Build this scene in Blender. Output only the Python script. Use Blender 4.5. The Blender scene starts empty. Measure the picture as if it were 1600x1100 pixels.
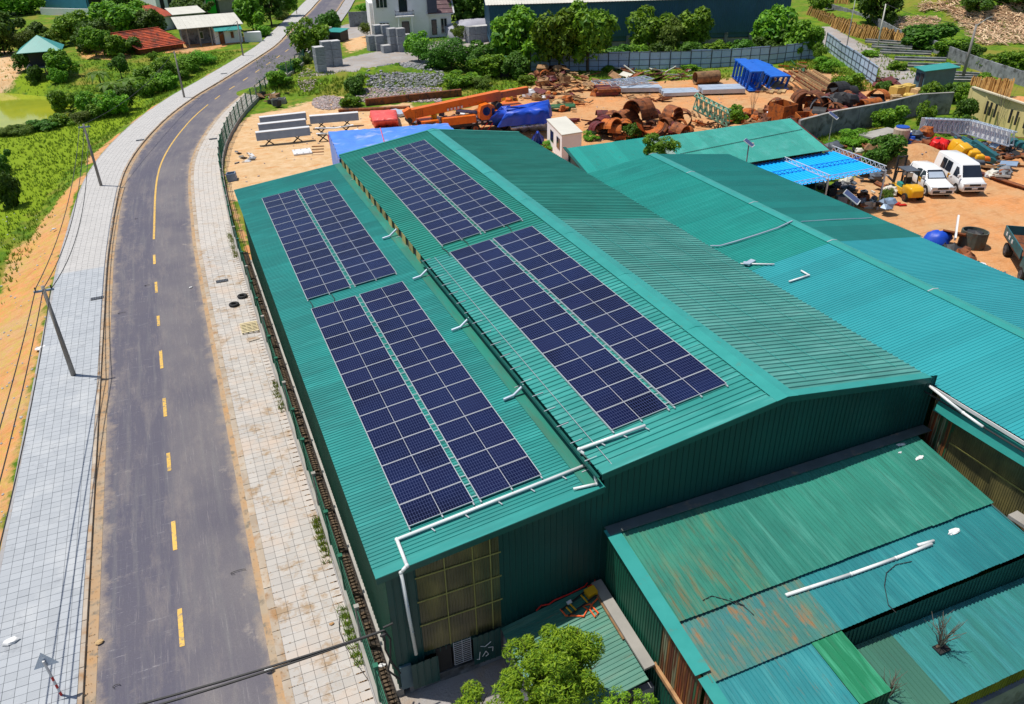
import bpy, math, random
import numpy as np
from mathutils import Vector, Matrix
random.seed(7); rnd = random.random
def ru(a, b): return a + (b - a) * random.random()
# ---------------------------------------------------------------- camera, world, sun, exposure
SC = bpy.context.scene
COL = SC.collection
H = 21.65
FPX, PIT, ROL, YAW = 1234.1163, 0.52824, -0.021885, 0.388308
Fv = Vector((math.sin(YAW) * math.cos(PIT), math.cos(YAW) * math.cos(PIT), -math.sin(PIT)))
R0 = Vector((math.cos(YAW), -math.sin(YAW), 0)); U0 = R0.cross(Fv)
Rv = R0 * math.cos(ROL) + U0 * math.sin(ROL); Uv = -R0 * math.sin(ROL) + U0 * math.cos(ROL)
cd = bpy.data.cameras.new('camera'); co = bpy.data.objects.new('camera', cd); COL.objects.link(co)
m = Matrix((Rv, Uv, -Fv)).transposed().to_4x4(); m.translation = Vector((0, 0, H)); co.matrix_world = m
cd.sensor_width = 36; cd.lens = FPX / 1600 * 36; cd.clip_start = 0.5; cd.clip_end = 3000
SC.camera = co
W = bpy.data.worlds.new('World'); SC.world = W; W.use_nodes = True
nt = W.node_tree; bg = nt.nodes['Background']; sky = nt.nodes.new('ShaderNodeTexSky'); sky.sky_type = 'NISHITA'
sky.sun_disc = False; sky.sun_elevation = math.radians(70); sky.sun_rotation = math.radians(-57)
sky.altitude = 50; sky.air_density = 1.0; sky.dust_density = 1.2; sky.ozone_density = 1.5
nt.links.new(sky.outputs[0], bg.inputs[0]); bg.inputs[1].default_value = 0.105
sl = bpy.data.lights.new('sun', 'SUN'); so = bpy.data.objects.new('sun', sl); COL.objects.link(so)
sl.energy = 4.7; sl.angle = math.radians(0.55); sl.color = (1.0, 0.95, 0.86)
el = math.radians(70)
so.rotation_euler = Vector((math.cos(el) * .84, -math.cos(el) * .54, -math.sin(el))).to_track_quat('-Z', 'Y').to_euler()
so.location = (-20, 30, 60)
vs = SC.view_settings; vs.view_transform = 'Standard'; vs.look = 'None'; vs.gamma = 1; vs.use_curve_mapping = False; vs.exposure = 0.0
SC.cycles.max_bounces = 6; SC.cycles.use_denoising = True
# ---------------------------------------------------------------- pixel of a 1600x1100 frame -> ray -> point of the place
def ray(u, v): return (Fv + Rv * ((u - 800) / FPX) - Uv * ((v - 550) / FPX)).normalized()
def Z(u, v, z=0.0):
    q = ray(u, v); t = (z - H) / q.z; return Vector((q.x * t, q.y * t, z))
def Xp(u, v, x): q = ray(u, v); t = x / q.x; return Vector((x, q.y * t, H + q.z * t))
def Yp(u, v, y): q = ray(u, v); t = y / q.y; return Vector((q.x * t, y, H + q.z * t))
def top_h(b, u, v):
    q = ray(u, v); s = math.hypot(b.x, b.y) / math.hypot(q.x, q.y); return H + q.z * s - b.z
def ppm(p): return FPX / max(1, (Vector(p) - Vector((0, 0, H))).dot(Fv))
# ---------------------------------------------------------------- object helpers
def link(o): COL.objects.link(o); return o
def tag(o, label=None, cat=None, group=None, kind=None):
    if label: o['label'] = label
    if cat: o['category'] = cat
    if group: o['group'] = group
    if kind: o['kind'] = kind
    return o
def T(name, label, cat, loc=(0, 0, 0), group=None, rz=0.0):
    o = link(bpy.data.objects.new(name, None)); o.empty_display_size = .3
    o.location = loc; o.rotation_euler = (0, 0, rz); return tag(o, label, cat, group)
def copy_tree(o, parent=None):
    c = link(o.copy())
    if parent is not None: c.parent = parent
    for ch in KIDS.get(o, []):
        n = copy_tree(ch, c); KIDS.setdefault(c, []).append(n)
    return c
KIDS = {}
def adopt(o, p):
    o.parent = p; KIDS.setdefault(p, []).append(o)
class M:
    def __init__(s): s.v = []; s.f = []
    def add(s, vs, fs):
        n = len(s.v); s.v += [tuple(a) for a in vs]; s.f += [tuple(i + n for i in f) for f in fs]; return s
    def quad(s, a, b, c, d): return s.add((a, b, c, d), ((0, 1, 2, 3),))
    def hexa(s, b, t): return s.add(list(b) + list(t), ((3, 2, 1, 0), (4, 5, 6, 7), (0, 1, 5, 4), (1, 2, 6, 5), (2, 3, 7, 6), (3, 0, 4, 7)))
    def bb(s, x0, x1, y0, y1, z0, z1):
        return s.hexa(((x0, y0, z0), (x1, y0, z0), (x1, y1, z0), (x0, y1, z0)), ((x0, y0, z1), (x1, y0, z1), (x1, y1, z1), (x0, y1, z1)))
    def box(s, c, d, rz=0.0, rot=None):
        r = rot if rot is not None else Matrix.Rotation(rz, 3, 'Z')
        P = [Vector(c) + r @ Vector((x * d[0] / 2, y * d[1] / 2, z * d[2] / 2)) for z in (-1, 1) for x, y in ((-1, -1), (1, -1), (1, 1), (-1, 1))]
        return s.hexa(P[:4], P[4:])
    def beam(s, p, q, w, h, up=(0, 0, 1)):
        p = Vector(p); q = Vector(q); d = (q - p)
        if d.length < 1e-6: return s
        d.normalize(); u = Vector(up)
        if abs(d.dot(u)) > .97: u = Vector((1, 0, 0))
        a = d.cross(u).normalized(); b = a.cross(d).normalized()
        k = [(-w / 2, -h / 2), (w / 2, -h / 2), (w / 2, h / 2), (-w / 2, h / 2)]
        return s.hexa([q + a * x + b * y for x, y in k], [p + a * x + b * y for x, y in k])
    def tube(s, pts, r, n=6, caps=True):
        pts = [Vector(p) for p in pts]; R = r if isinstance(r, (list, tuple)) else [r] * len(pts); V = []; F = []
        for i, p in enumerate(pts):
            d = (pts[min(i + 1, len(pts) - 1)] - pts[max(i - 1, 0)]).normalized()
            u = Vector((0, 0, 1)) if abs(d.z) < .95 else Vector((1, 0, 0))
            a = d.cross(u).normalized(); b = a.cross(d)
            V += [p + (a * math.cos(2 * math.pi * k / n) + b * math.sin(2 * math.pi * k / n)) * R[i] for k in range(n)]
        for i in range(len(pts) - 1):
            for k in range(n):
                F.append((i * n + k, i * n + (k + 1) % n, (i + 1) * n + (k + 1) % n, (i + 1) * n + k))
        if caps: F.append(tuple(range(n - 1, -1, -1))); F.append(tuple((len(pts) - 1) * n + k for k in range(n)))
        return s.add(V, F)
    def prism(s, poly, z0, z1):
        n = len(poly); V = [(p[0], p[1], z0) for p in poly] + [(p[0], p[1], z1) for p in poly]
        return s.add(V, [tuple(range(n - 1, -1, -1)), tuple(range(n, 2 * n))] + [(i, (i + 1) % n, n + (i + 1) % n, n + i) for i in range(n)])
    def blob(s, c, r, seg=10, rings=6, j=.12, flat=0.0):
        V = []; F = []
        for i in range(rings + 1):
            th = math.pi * i / rings
            for k in range(seg):
                ph = 2 * math.pi * k / seg; q = 1 + ru(-j, j) * (0 < i < rings)
                z = math.cos(th) * r[2] * q
                V.append((c[0] + math.sin(th) * math.cos(ph) * r[0] * q, c[1] + math.sin(th) * math.sin(ph) * r[1] * q, c[2] + max(z, flat if flat else -9e9)))
        for i in range(rings):
            for k in range(seg): F.append((i * seg + k, (i + 1) * seg + k, (i + 1) * seg + (k + 1) % seg, i * seg + (k + 1) % seg))
        return s.add(V, F)
    def mesh(s, name, mat, off=(0, 0, 0), smooth=False):
        me = bpy.data.meshes.new(name)
        me.from_pydata([(a[0] - off[0], a[1] - off[1], a[2] - off[2]) for a in s.v], [], s.f)
        if mat: me.materials.append(mat)
        if smooth: me.polygons.foreach_set('use_smooth', [True] * len(me.polygons))
        me.update(); return me
    def out(s, name, mat, parent=None, local=False, smooth=False):
        """one mesh object. vertices are world coordinates unless local (then relative to the parent)"""
        if parent is not None:
            off = (0, 0, 0)
            if not local:
                p = parent
                while p is not None: off = (off[0] + p.location[0], off[1] + p.location[1], off[2] + p.location[2]); p = p.parent
            o = link(bpy.data.objects.new(name, s.mesh(name, mat, off, smooth))); adopt(o, parent)
        else:
            xs = [a[0] for a in s.v]; ys = [a[1] for a in s.v]; zs = [a[2] for a in s.v]
            off = ((min(xs) + max(xs)) / 2, (min(ys) + max(ys)) / 2, min(zs))
            o = link(bpy.data.objects.new(name, s.mesh(name, mat, off, smooth))); o.location = off
        return o
def bev(o, w=.05, seg=2):
    b = o.modifiers.new('bevel', 'BEVEL'); b.width = w; b.segments = seg; b.limit_method = 'ANGLE'; b.angle_limit = .5; o.data.polygons.foreach_set('use_smooth', [True] * len(o.data.polygons)); o.data.update()
    return o
def inst(name, me, parent, loc, rz=0.0, sc=None, rot=None):
    o = link(bpy.data.objects.new(name, me)); o.location = loc
    o.rotation_euler = rot if rot is not None else (0, 0, rz)
    if sc: o.scale = sc if hasattr(sc, '__len__') else (sc, sc, sc)
    if parent is not None: adopt(o, parent)
    return o
ORD = ['first', 'second', 'third', 'fourth', 'fifth', 'sixth', 'seventh', 'eighth', 'ninth', 'tenth', 'eleventh', 'twelfth', 'thirteenth', 'fourteenth', 'fifteenth', 'sixteenth', 'seventeenth', 'eighteenth', 'nineteenth', 'twentieth']
# ---------------------------------------------------------------- materials
def nodes(name):
    ma = bpy.data.materials.new(name); ma.use_nodes = True; t = ma.node_tree
    b = t.nodes['Principled BSDF']; return ma, t, b
def rgba(c): return (c[0], c[1], c[2], 1)
def N(t, kind, **kw):
    n = t.nodes.new(kind)
    for k, v in kw.items(): setattr(n, k, v)
    return n
def noise(t, vec, scale, detail=3, rough=.55, dist=0.0):
    n = N(t, 'ShaderNodeTexNoise'); n.inputs['Scale'].default_value = scale; n.inputs['Detail'].default_value = detail
    n.inputs['Roughness'].default_value = rough; n.inputs['Distortion'].default_value = dist
    if vec is not None: t.links.new(vec, n.inputs['Vector'])
    return n.outputs['Fac']
def ramp(t, fac, a, b):
    n = N(t, 'ShaderNodeMapRange'); n.inputs[1].default_value = a; n.inputs[2].default_value = b; t.links.new(fac, n.inputs[0]); return n.outputs[0]
def mix(t, fac, a, b, mode='MIX'):
    n = N(t, 'ShaderNodeMix', data_type='RGBA', blend_type=mode)
    for s, x in ((0, fac), (6, a), (7, b)):
        if isinstance(x, (int, float)): n.inputs[s].default_value = x
        elif isinstance(x, (tuple, list)): n.inputs[s].default_value = rgba(x)
        else: t.links.new(x, n.inputs[s])
    return n.outputs[2]
def mth(t, op, a, b=None):
    n = N(t, 'ShaderNodeMath', operation=op)
    for i, x in enumerate((a, b)):
        if x is None: continue
        if isinstance(x, (int, float)): n.inputs[i].default_value = x
        else: t.links.new(x, n.inputs[i])
    return n.outputs[0]
def coords(t, stretch=(1, 1, 1), rot=0.0, kind='Object'):
    tc = N(t, 'ShaderNodeTexCoord'); mp = N(t, 'ShaderNodeMapping'); mp.inputs['Scale'].default_value = stretch
    mp.inputs['Rotation'].default_value = (0, 0, rot)
    t.links.new(tc.outputs[kind], mp.inputs[0]); return mp.outputs[0]
def wpos(t, stretch=(1, 1, 1), rot=0.0):
    g = N(t, 'ShaderNodeNewGeometry'); mp = N(t, 'ShaderNodeMapping'); mp.inputs['Scale'].default_value = stretch
    mp.inputs['Rotation'].default_value = (0, 0, rot)
    t.links.new(g.outputs['Position'], mp.inputs[0]); return mp.outputs[0]
def bump(t, b, h, strength=.3, dist=.02):
    n = N(t, 'ShaderNodeBump'); n.inputs['Strength'].default_value = strength; n.inputs['Distance'].default_value = dist
    t.links.new(h, n.inputs['Height']); t.links.new(n.outputs[0], b.inputs['Normal'])
def pm(name, c1, c2=None, scale=3.0, rough=.6, c3=None, s3=1.5, th=(.55, .7), bp=0.0, metal=0.0, st=(1, 1, 1), rnd_=0.12, spec=.4, world=False):
    """noise between c1 and c2, worn with c3; each object slightly lighter or darker"""
    ma, t, b = nodes(name); b.inputs['Roughness'].default_value = rough; b.inputs['Metallic'].default_value = metal
    b.inputs['Specular IOR Level'].default_value = spec
    vec = wpos(t, st) if world else coords(t, st)
    if c2 is None: c2 = tuple(x * .72 for x in c1)
    n1 = noise(t, vec, scale, 4); col = mix(t, ramp(t, n1, .3, .7), c1, c2)
    if c3: col = mix(t, ramp(t, noise(t, vec, s3, 5, .65, .3), *th), col, c3)
    if rnd_:
        oi = N(t, 'ShaderNodeObjectInfo'); f = ramp(t, oi.outputs['Random'], 0, 1)
        n = N(t, 'ShaderNodeMapRange'); n.inputs[3].default_value = 1 - rnd_; n.inputs[4].default_value = 1 + rnd_; t.links.new(oi.outputs['Random'], n.inputs[0])
        hv = N(t, 'ShaderNodeHueSaturation'); t.links.new(col, hv.inputs['Color']); t.links.new(n.outputs[0], hv.inputs['Value']); col = hv.outputs[0]
    t.links.new(col, b.inputs['Base Color'])
    if bp: bump(t, b, noise(t, vec, scale * 6, 4), bp)
    return ma
def roofmat(name, c, c2, fade=None, rust=None, rth=(.62, .75), rough=.42, dirt=(.05, .09, .07), dth=(.55, .85), st=(.35, 3, 1), spec=.5):
    """painted sheet metal: paint tone varies, fading and rust run along the ribs (st stretches the noise)"""
    ma, t, b = nodes(name); b.inputs['Roughness'].default_value = rough; b.inputs['Specular IOR Level'].default_value = spec
    v = wpos(t); vs_ = wpos(t, st)
    col = mix(t, ramp(t, noise(t, v, .35, 4), .35, .65), c, c2)
    if fade: col = mix(t, ramp(t, noise(t, vs_, 1.1, 4, .6), .5, .72), col, fade)
    col = mix(t, mth(t, 'MULTIPLY', ramp(t, noise(t, vs_, 2.3, 5, .7), *dth), .6), col, dirt)
    if rust:
        f = mth(t, 'MULTIPLY', ramp(t, noise(t, vs_, 1.6, 6, .75), *rth), ramp(t, noise(t, v, .28, 2), .42, .6))
        col = mix(t, f, col, rust)
    oi = N(t, 'ShaderNodeObjectInfo'); n = N(t, 'ShaderNodeMapRange'); n.inputs[3].default_value = .9; n.inputs[4].default_value = 1.08
    t.links.new(oi.outputs['Random'], n.inputs[0]); hv = N(t, 'ShaderNodeHueSaturation'); t.links.new(col, hv.inputs['Color']); t.links.new(n.outputs[0], hv.inputs['Value'])
    t.links.new(hv.outputs[0], b.inputs['Base Color'])
    r = N(t, 'ShaderNodeMapRange'); r.inputs[3].default_value = rough - .08; r.inputs[4].default_value = rough + .15; t.links.new(noise(t, vs_, 3, 3), r.inputs[0]); t.links.new(r.outputs[0], b.inputs['Roughness'])
    bump(t, b, noise(t, v, 1.3, 3), .25, .02)
    return ma
def leafmat(name, a, b_, back=.3):
    ma, t, b = nodes(name); g = N(t, 'ShaderNodeNewGeometry')
    col = mix(t, g.outputs['Random Per Island'], a, b_)
    oi = N(t, 'ShaderNodeObjectInfo'); n = N(t, 'ShaderNodeMapRange'); n.inputs[3].default_value = .75; n.inputs[4].default_value = 1.25
    t.links.new(oi.outputs['Random'], n.inputs[0]); hv = N(t, 'ShaderNodeHueSaturation'); t.links.new(col, hv.inputs['Color']); t.links.new(n.outputs[0], hv.inputs['Value'])
    n2 = N(t, 'ShaderNodeMapRange'); n2.inputs[3].default_value = .478; n2.inputs[4].default_value = .512; t.links.new(oi.outputs['Random'], n2.inputs[0]); t.links.new(n2.outputs[0], hv.inputs['Hue'])
    t.links.new(hv.outputs[0], b.inputs['Base Color']); b.inputs['Roughness'].default_value = .55; b.inputs['Specular IOR Level'].default_value = .3
    tr = N(t, 'ShaderNodeBsdfTranslucent'); t.links.new(hv.outputs[0], tr.inputs[0]); mx = N(t, 'ShaderNodeMixShader'); mx.inputs[0].default_value = back
    t.links.new(b.outputs[0], mx.inputs[1]); t.links.new(tr.outputs[0], mx.inputs[2]); t.links.new(mx.outputs[0], t.nodes['Material Output'].inputs[0])
    return ma
teal = dict(dirt=(.03, .1, .08))
MT = {}
MT['lean'] = roofmat('lean_roof_paint', (.012, .235, .212), (.014, .19, .175), (.025, .28, .255), None, dirt=(.02, .13, .11))
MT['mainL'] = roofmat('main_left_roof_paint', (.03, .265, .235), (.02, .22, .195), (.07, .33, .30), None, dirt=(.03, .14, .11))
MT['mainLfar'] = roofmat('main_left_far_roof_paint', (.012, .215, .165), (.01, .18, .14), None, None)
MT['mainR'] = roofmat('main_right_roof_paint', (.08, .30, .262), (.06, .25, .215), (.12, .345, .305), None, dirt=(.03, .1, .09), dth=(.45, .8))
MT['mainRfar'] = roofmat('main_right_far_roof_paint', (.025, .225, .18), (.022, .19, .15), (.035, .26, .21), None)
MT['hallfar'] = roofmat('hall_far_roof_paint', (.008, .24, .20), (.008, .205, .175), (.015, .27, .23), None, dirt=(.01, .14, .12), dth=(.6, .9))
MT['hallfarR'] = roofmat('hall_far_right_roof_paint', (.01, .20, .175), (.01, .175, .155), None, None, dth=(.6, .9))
MT['hallL'] = roofmat('hall_near_roof_paint', (.025, .29, .315), (.02, .26, .285), None, None, dirt=(.03, .2, .2), dth=(.6, .95))
MT['hallR'] = roofmat('hall_near_right_paint', (.025, .29, .325), (.02, .26, .29), None, None, dirt=(.02, .18, .18), dth=(.6, .95))
MT['cap'] = pm('flashing_paint', (.035, .29, .262), (.025, .25, .225), 1.5, .4, (.1, .2, .15), 3, (.62, .8), rnd_=.05)
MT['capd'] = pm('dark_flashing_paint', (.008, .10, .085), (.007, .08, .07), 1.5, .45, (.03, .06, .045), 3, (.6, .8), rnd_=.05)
MT['back'] = roofmat('back_shed_roof_paint', (.045, .33, .27), (.03, .28, .23), (.07, .36, .31), (.08, .11, .08), (.72, .8), st=(1, 1, 1))
MT['back2'] = roofmat('back_shed_left_paint', (.012, .28, .24), (.01, .25, .215), None, None, st=(1, 1, 1))
MT['lowA'] = roofmat('low_roof_green_paint', (.035, .23, .16), (.022, .165, .12), (.075, .22, .14), (.17, .12, .045), (.50, .70), st=(3, .4, 1), dirt=(.02, .09, .06), dth=(.48, .72))
MT['lowA2'] = roofmat('low_roof_green_paint_clean', (.03, .225, .165), (.02, .165, .125), (.06, .27, .21), None, st=(4, .3, 1), dirt=(.02, .1, .07), dth=(.48, .72))
MT['lowB'] = roofmat('low_roof_blue_paint', (.02, .20, .215), (.015, .165, .18), (.035, .24, .25), None, st=(4, .35, 1), dirt=(.02, .11, .13), dth=(.5, .8))
MT['lowBr'] = roofmat('low_roof_blue_rusty_paint', (.03, .19, .20), (.05, .17, .14), (.1, .18, .12), (.27, .13, .045), (.50, .66), st=(2.5, .6, 1), dirt=(.02, .11, .12), dth=(.5, .8))
MT['lowC'] = roofmat('low_roof_cyan_paint', (.025, .235, .255), (.02, .19, .21), (.05, .28, .29), (.2, .13, .05), (.58, .7), st=(4, .35, 1), dirt=(.02, .12, .13), dth=(.5, .8))
MT['strip'] = roofmat('bright_green_sheet_paint', (.01, .21, .09), (.01, .175, .075), (.06, .36, .2), None, st=(4, .35, 1))
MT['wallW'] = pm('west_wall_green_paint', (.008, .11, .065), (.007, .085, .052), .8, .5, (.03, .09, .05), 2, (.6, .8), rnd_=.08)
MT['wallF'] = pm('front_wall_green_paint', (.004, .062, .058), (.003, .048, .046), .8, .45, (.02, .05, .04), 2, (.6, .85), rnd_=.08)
MT['transl'] = None
MT['conc'] = pm('concrete', (.36, .34, .31), (.28, .27, .25), 1.2, .85, (.2, .17, .13), .8, (.55, .75), .3)
MT['concd'] = pm('dark_weathered_concrete', (.27, .28, .30), (.16, .17, .19), 1.4, .9, (.05, .05, .045), 1.1, (.5, .7), .4)
MT['white'] = pm('white_paint', (.7, .7, .7), (.62, .62, .62), 1, .4, rnd_=.03)
MT['whiteplastic'] = pm('white_plastic_conduit', (.74, .76, .76), (.66, .68, .68), 1, .35, (.4, .4, .38), 2, (.6, .85), rnd_=.03)
MT['alu'] = pm('aluminium', (.56, .58, .61), (.48, .5, .53), 2, .35, metal=.3, rnd_=.03)
MT['galv'] = pm('galvanised_steel', (.24, .33, .46), (.18, .26, .38), 1.5, .45, metal=.1, rnd_=.06)
MT['galvl'] = pm('pale_galvanised_steel', (.56, .64, .74), (.44, .52, .62), 1.2, .4, metal=.35, rnd_=.06)
MT['black'] = pm('black_rubber', (.02, .02, .021), (.014, .014, .014), 4, .75, rnd_=.05)
MT['dark'] = pm('dark_metal', (.03, .03, .032), (.02, .02, .022), 4, .6)
MT['glass'] = pm('dark_window_glass', (.018, .025, .04), (.012, .016, .025), 1, .08, rnd_=.1, spec=.7)
MT['rust'] = pm('rusty_steel', (.30, .095, .028), (.14, .045, .018), 2.2, .8, (.045, .025, .02), 1.6, (.5, .65), .4, rnd_=.3)
MT['rusto'] = pm('orange_rusted_steel', (.52, .14, .018), (.36, .09, .014), 2.2, .75, (.12, .045, .02), 2, (.5, .65), .4, rnd_=.1)
MT['maroon'] = pm('maroon_primer', (.15, .022, .022), (.09, .016, .018), 2, .6, (.06, .03, .025), 2, (.5, .7), rnd_=.15)
MT['plank'] = pm('old_timber', (.38, .22, .1), (.24, .13, .06), 2.5, .8, (.1, .06, .035), 2, (.5, .7), .3, rnd_=.3)
MT['plankl'] = pm('pale_timber', (.55, .38, .19), (.42, .27, .12), 2.5, .8, (.2, .12, .06), 2, (.55, .7), .3, rnd_=.25)
MT['orange'] = pm('orange_machine_paint', (.72, .16, .008), (.6, .12, .006), 1.5, .4, (.12, .05, .02), 3, (.6, .75), rnd_=.04)
MT['yellow'] = pm('yellow_machine_paint', (.74, .4, .012), (.66, .34, .01), 1.5, .35, (.2, .12, .03), 3, (.62, .8), rnd_=.03)
MT['blue'] = pm('bright_blue_paint', (.01, .14, .62), (.008, .1, .5), 1.5, .4, (.04, .08, .2), 3, (.6, .8), rnd_=.05)
MT['bluetarp'] = pm('blue_tarpaulin', (.01, .075, .55), (.01, .06, .45), 1.2, .45, rnd_=.03, bp=.3)
MT['redtarp'] = pm('red_tarpaulin', (.72, .015, .015), (.6, .01, .012), 1.2, .45, rnd_=.03, bp=.3)
MT['pinktarp'] = pm('faded_red_tarpaulin', (.78, .12, .1), (.68, .07, .07), 1.2, .5, rnd_=.03, bp=.3)
MT['palet'] = pm('pale_blue_tarpaulin', (.06, .2, .72), (.1, .27, .76), .5, .4, (.34, .42, .75), .6, (.55, .68), .3, rnd_=.03, st=(.5, 1.5, 1))
MT['bluesheet'] = pm('sky_blue_roof_sheet', (.01, .42, .92), (.008, .38, .85), 1, .4, rnd_=.03)
MT['bfence'] = pm('blue_grey_fence_sheet', (.44, .56, .72), (.38, .49, .64), 1, .45, (.2, .14, .1), 1.6, (.62, .75), rnd_=.12)
MT['bfrm'] = pm('grey_fence_frame', (.1, .12, .15), (.07, .08, .1), 2, .6)
MT['steelpole'] = pm('grey_pole_paint', (.33, .34, .34), (.26, .27, .27), 2, .6)
MT['cpole'] = pm('concrete_pole', (.27, .25, .23), (.2, .185, .17), 2, .85, bp=.2)
MT['gfence'] = pm('green_fence_paint', (.012, .13, .075), (.01, .1, .06), 2, .5)
MT['olive'] = pm('green_steel_paint', (.025, .12, .045), (.02, .09, .035), 2, .5, (.15, .08, .03), 2, (.6, .75))
MT['mint'] = pm('pale_green_steel_paint', (.2, .42, .3), (.15, .34, .24), 2, .5, (.2, .12, .06), 2, (.62, .75))
MT['tealm'] = pm('dark_teal_machine_paint', (.02, .13, .15), (.015, .1, .12), 2, .45, (.05, .06, .06), 2, (.55, .7))
MT['tile'] = pm('red_clay_tile', (.50, .085, .028), (.33, .05, .022), .7, .8, (.16, .04, .025), .9, (.48, .62), .2, rnd_=.25, world=True)
MT['cream'] = pm('cream_render', (.62, .55, .4), (.56, .49, .35), 1, .8, (.4, .34, .26), 1, (.6, .8), rnd_=.02)
MT['yellowwall'] = pm('pale_yellow_render', (.72, .6, .27), (.66, .54, .24), 1, .8, (.45, .38, .22), 1, (.6, .8), rnd_=.02)
MT['whitewall'] = pm('white_render', (.84, .84, .85), (.78, .78, .79), .8, .75, (.4, .4, .4), .9, (.62, .8), rnd_=.02)
MT['offwhite'] = pm('offwhite_sheet', (.62, .60, .52), (.55, .53, .46), .6, .5, (.4, .38, .33), 1, (.6, .8), rnd_=.04)
MT['whbl'] = pm('navy_blue_sheet_wall', (.03, .10, .17), (.025, .085, .145), .8, .5, rnd_=.06)
MT['block'] = pm('grey_concrete_block', (.37, .39, .43), (.27, .29, .32), 3, .9, rnd_=.12, bp=.3)
MT['stone'] = pm('grey_stone', (.46, .46, .46), (.34, .34, .35), 2, .9, (.4, .3, .2), 2, (.55, .7), rnd_=.3, bp=.3)
MT['pinkstone'] = pm('pinkish_rubble', (.45, .36, .33), (.33, .27, .25), 2, .9, rnd_=.3, bp=.3)
MT['redp'] = pm('red_paint', (.6, .02, .015), (.5, .015, .012), 2, .45)
MT['ropeo'] = pm('orange_webbing', (.75, .12, .03), (.65, .1, .02), 2, .7)
MT['bark'] = pm('bark', (.12, .085, .055), (.07, .05, .035), 4, .9, bp=.4)
MT['twig'] = pm('dry_twig', (.2, .17, .13), (.12, .1, .08), 4, .9)
MT['yell'] = pm('yellow_road_paint', (.70, .44, .09), (.6, .37, .08), 3, .7, (.22, .19, .16), 7, (.5, .66), world=True)
MT['leafA'] = leafmat('leaf_mid_green', (.05, .16, .008), (.21, .40, .016))
MT['leafB'] = leafmat('leaf_dark_green', (.035, .11, .008), (.095, .22, .014))
MT['leafC'] = leafmat('leaf_bright_green', (.09, .26, .012), (.18, .4, .02))
MT['leafD'] = leafmat('leaf_olive_green', (.07, .13, .014), (.16, .24, .025))
MT['grassm'] = leafmat('grass_blade', (.10, .21, .012), (.29, .36, .035), .2)
MT['orangebag'] = pm('yellow_sack', (.6, .42, .1), (.5, .34, .08), 2, .7, rnd_=.15)
MT['barrel'] = pm('blue_plastic_drum', (.01, .09, .5), (.01, .07, .42), 2, .4)
MT['tan'] = pm('tan_plastic_tank', (.5, .38, .3), (.42, .32, .26), 2, .5)
MT['pale'] = pm('pale_pallet_wood', (.62, .53, .32), (.52, .43, .26), 3, .8, rnd_=.15)
MT['bluegrey'] = pm('blue_grey_paint', (.09, .17, .2), (.07, .13, .16), 2, .5)
def translmat():
    ma, t, b = nodes('yellowed_translucent_sheet'); v = wpos(t, (1, 1, .2))
    col = mix(t, ramp(t, noise(t, v, 1.6, 4), .35, .7), (.11, .1, .04), (.3, .25, .085))
    col = mix(t, ramp(t, noise(t, wpos(t, (1, 1, 1)), .7, 3), .3, .7), (.06, .058, .03), col)
    t.links.new(col, b.inputs['Base Color']); b.inputs['Roughness'].default_value = .3; b.inputs['Transmission Weight'].default_value = .12
    return ma
MT['transl'] = translmat()
def stripemat():
    """wall sheets of mixed old paint: every sheet object picks its own tone"""
    ma, t, b = nodes('mixed_rusty_wall_sheet'); oi = N(t, 'ShaderNodeObjectInfo'); r = N(t, 'ShaderNodeValToRGB'); t.links.new(oi.outputs['Random'], r.inputs[0])
    e = r.color_ramp.elements; r.color_ramp.interpolation = 'CONSTANT'
    for i, c in enumerate(((.02, .1, .04), (.27, .06, .015), (.22, .25, .15), (.12, .03, .015), (.03, .14, .06), (.3, .12, .03), (.16, .12, .06))):
        if i < 2: e[i].position = i / 7; e[i].color = rgba(c)
        else: x = e.new(i / 7); x.color = rgba(c)
    v = wpos(t, (5, 5, .5)); col = mix(t, ramp(t, noise(t, v, 2.2, 4), .45, .6), r.outputs[0], (.14, .05, .02))
    t.links.new(col, b.inputs['Base Color']); b.inputs['Roughness'].default_value = .6; return ma
MT['mixed'] = stripemat()
# ---------------------------------------------------------------- the road's centre line and offsets from it
def curve(pts, step):
    pts = [Vector(p) for p in pts]; out = []
    for i in range(len(pts) - 1):
        a, b, c, d = pts[max(i - 1, 0)], pts[i], pts[i + 1], pts[min(i + 2, len(pts) - 1)]
        n = max(1, int((c - b).length / .5))
        for k in range(n):
            t = k / n; out.append(.5 * ((2 * b) + (c - a) * t + (2 * a - 5 * b + 4 * c - d) * t * t + (3 * b - a - 3 * c + d) * t ** 3))
    out.append(pts[-1]); res = [out[0]]; acc = 0; last = out[0]
    for p in out[1:]:
        seg = (p - last).length
        while acc + seg >= step:
            last = last + (p - last) * ((step - acc) / seg); res.append(last.copy()); seg = (p - last).length; acc = 0
        acc += seg; last = p
    return res
ST = .35
PATH = curve([(-3.6, -12), (-3.6, 5), (-3.6, 30), (-3.6, 50), (-3.45, 62), (-2.45, 80), (.8, 95.5), (5.1, 108), (9.6, 118), (17.6, 136.5), (21.6, 147), (27.8, 167), (34.5, 188), (42, 212), (60, 262)], ST)
NP = len(PATH)
TAN = [(PATH[min(i + 1, NP - 1)] - PATH[max(i - 1, 0)]).normalized() for i in range(NP)]
def off(i, o, z=0.0):
    i = max(0, min(NP - 1, i)); t = TAN[i]; p = PATH[i]; return Vector((p.x + t.y * o, p.y - t.x * o, z))
def iy(y): return min(range(NP), key=lambda i: abs(PATH[i].y - y))
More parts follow.
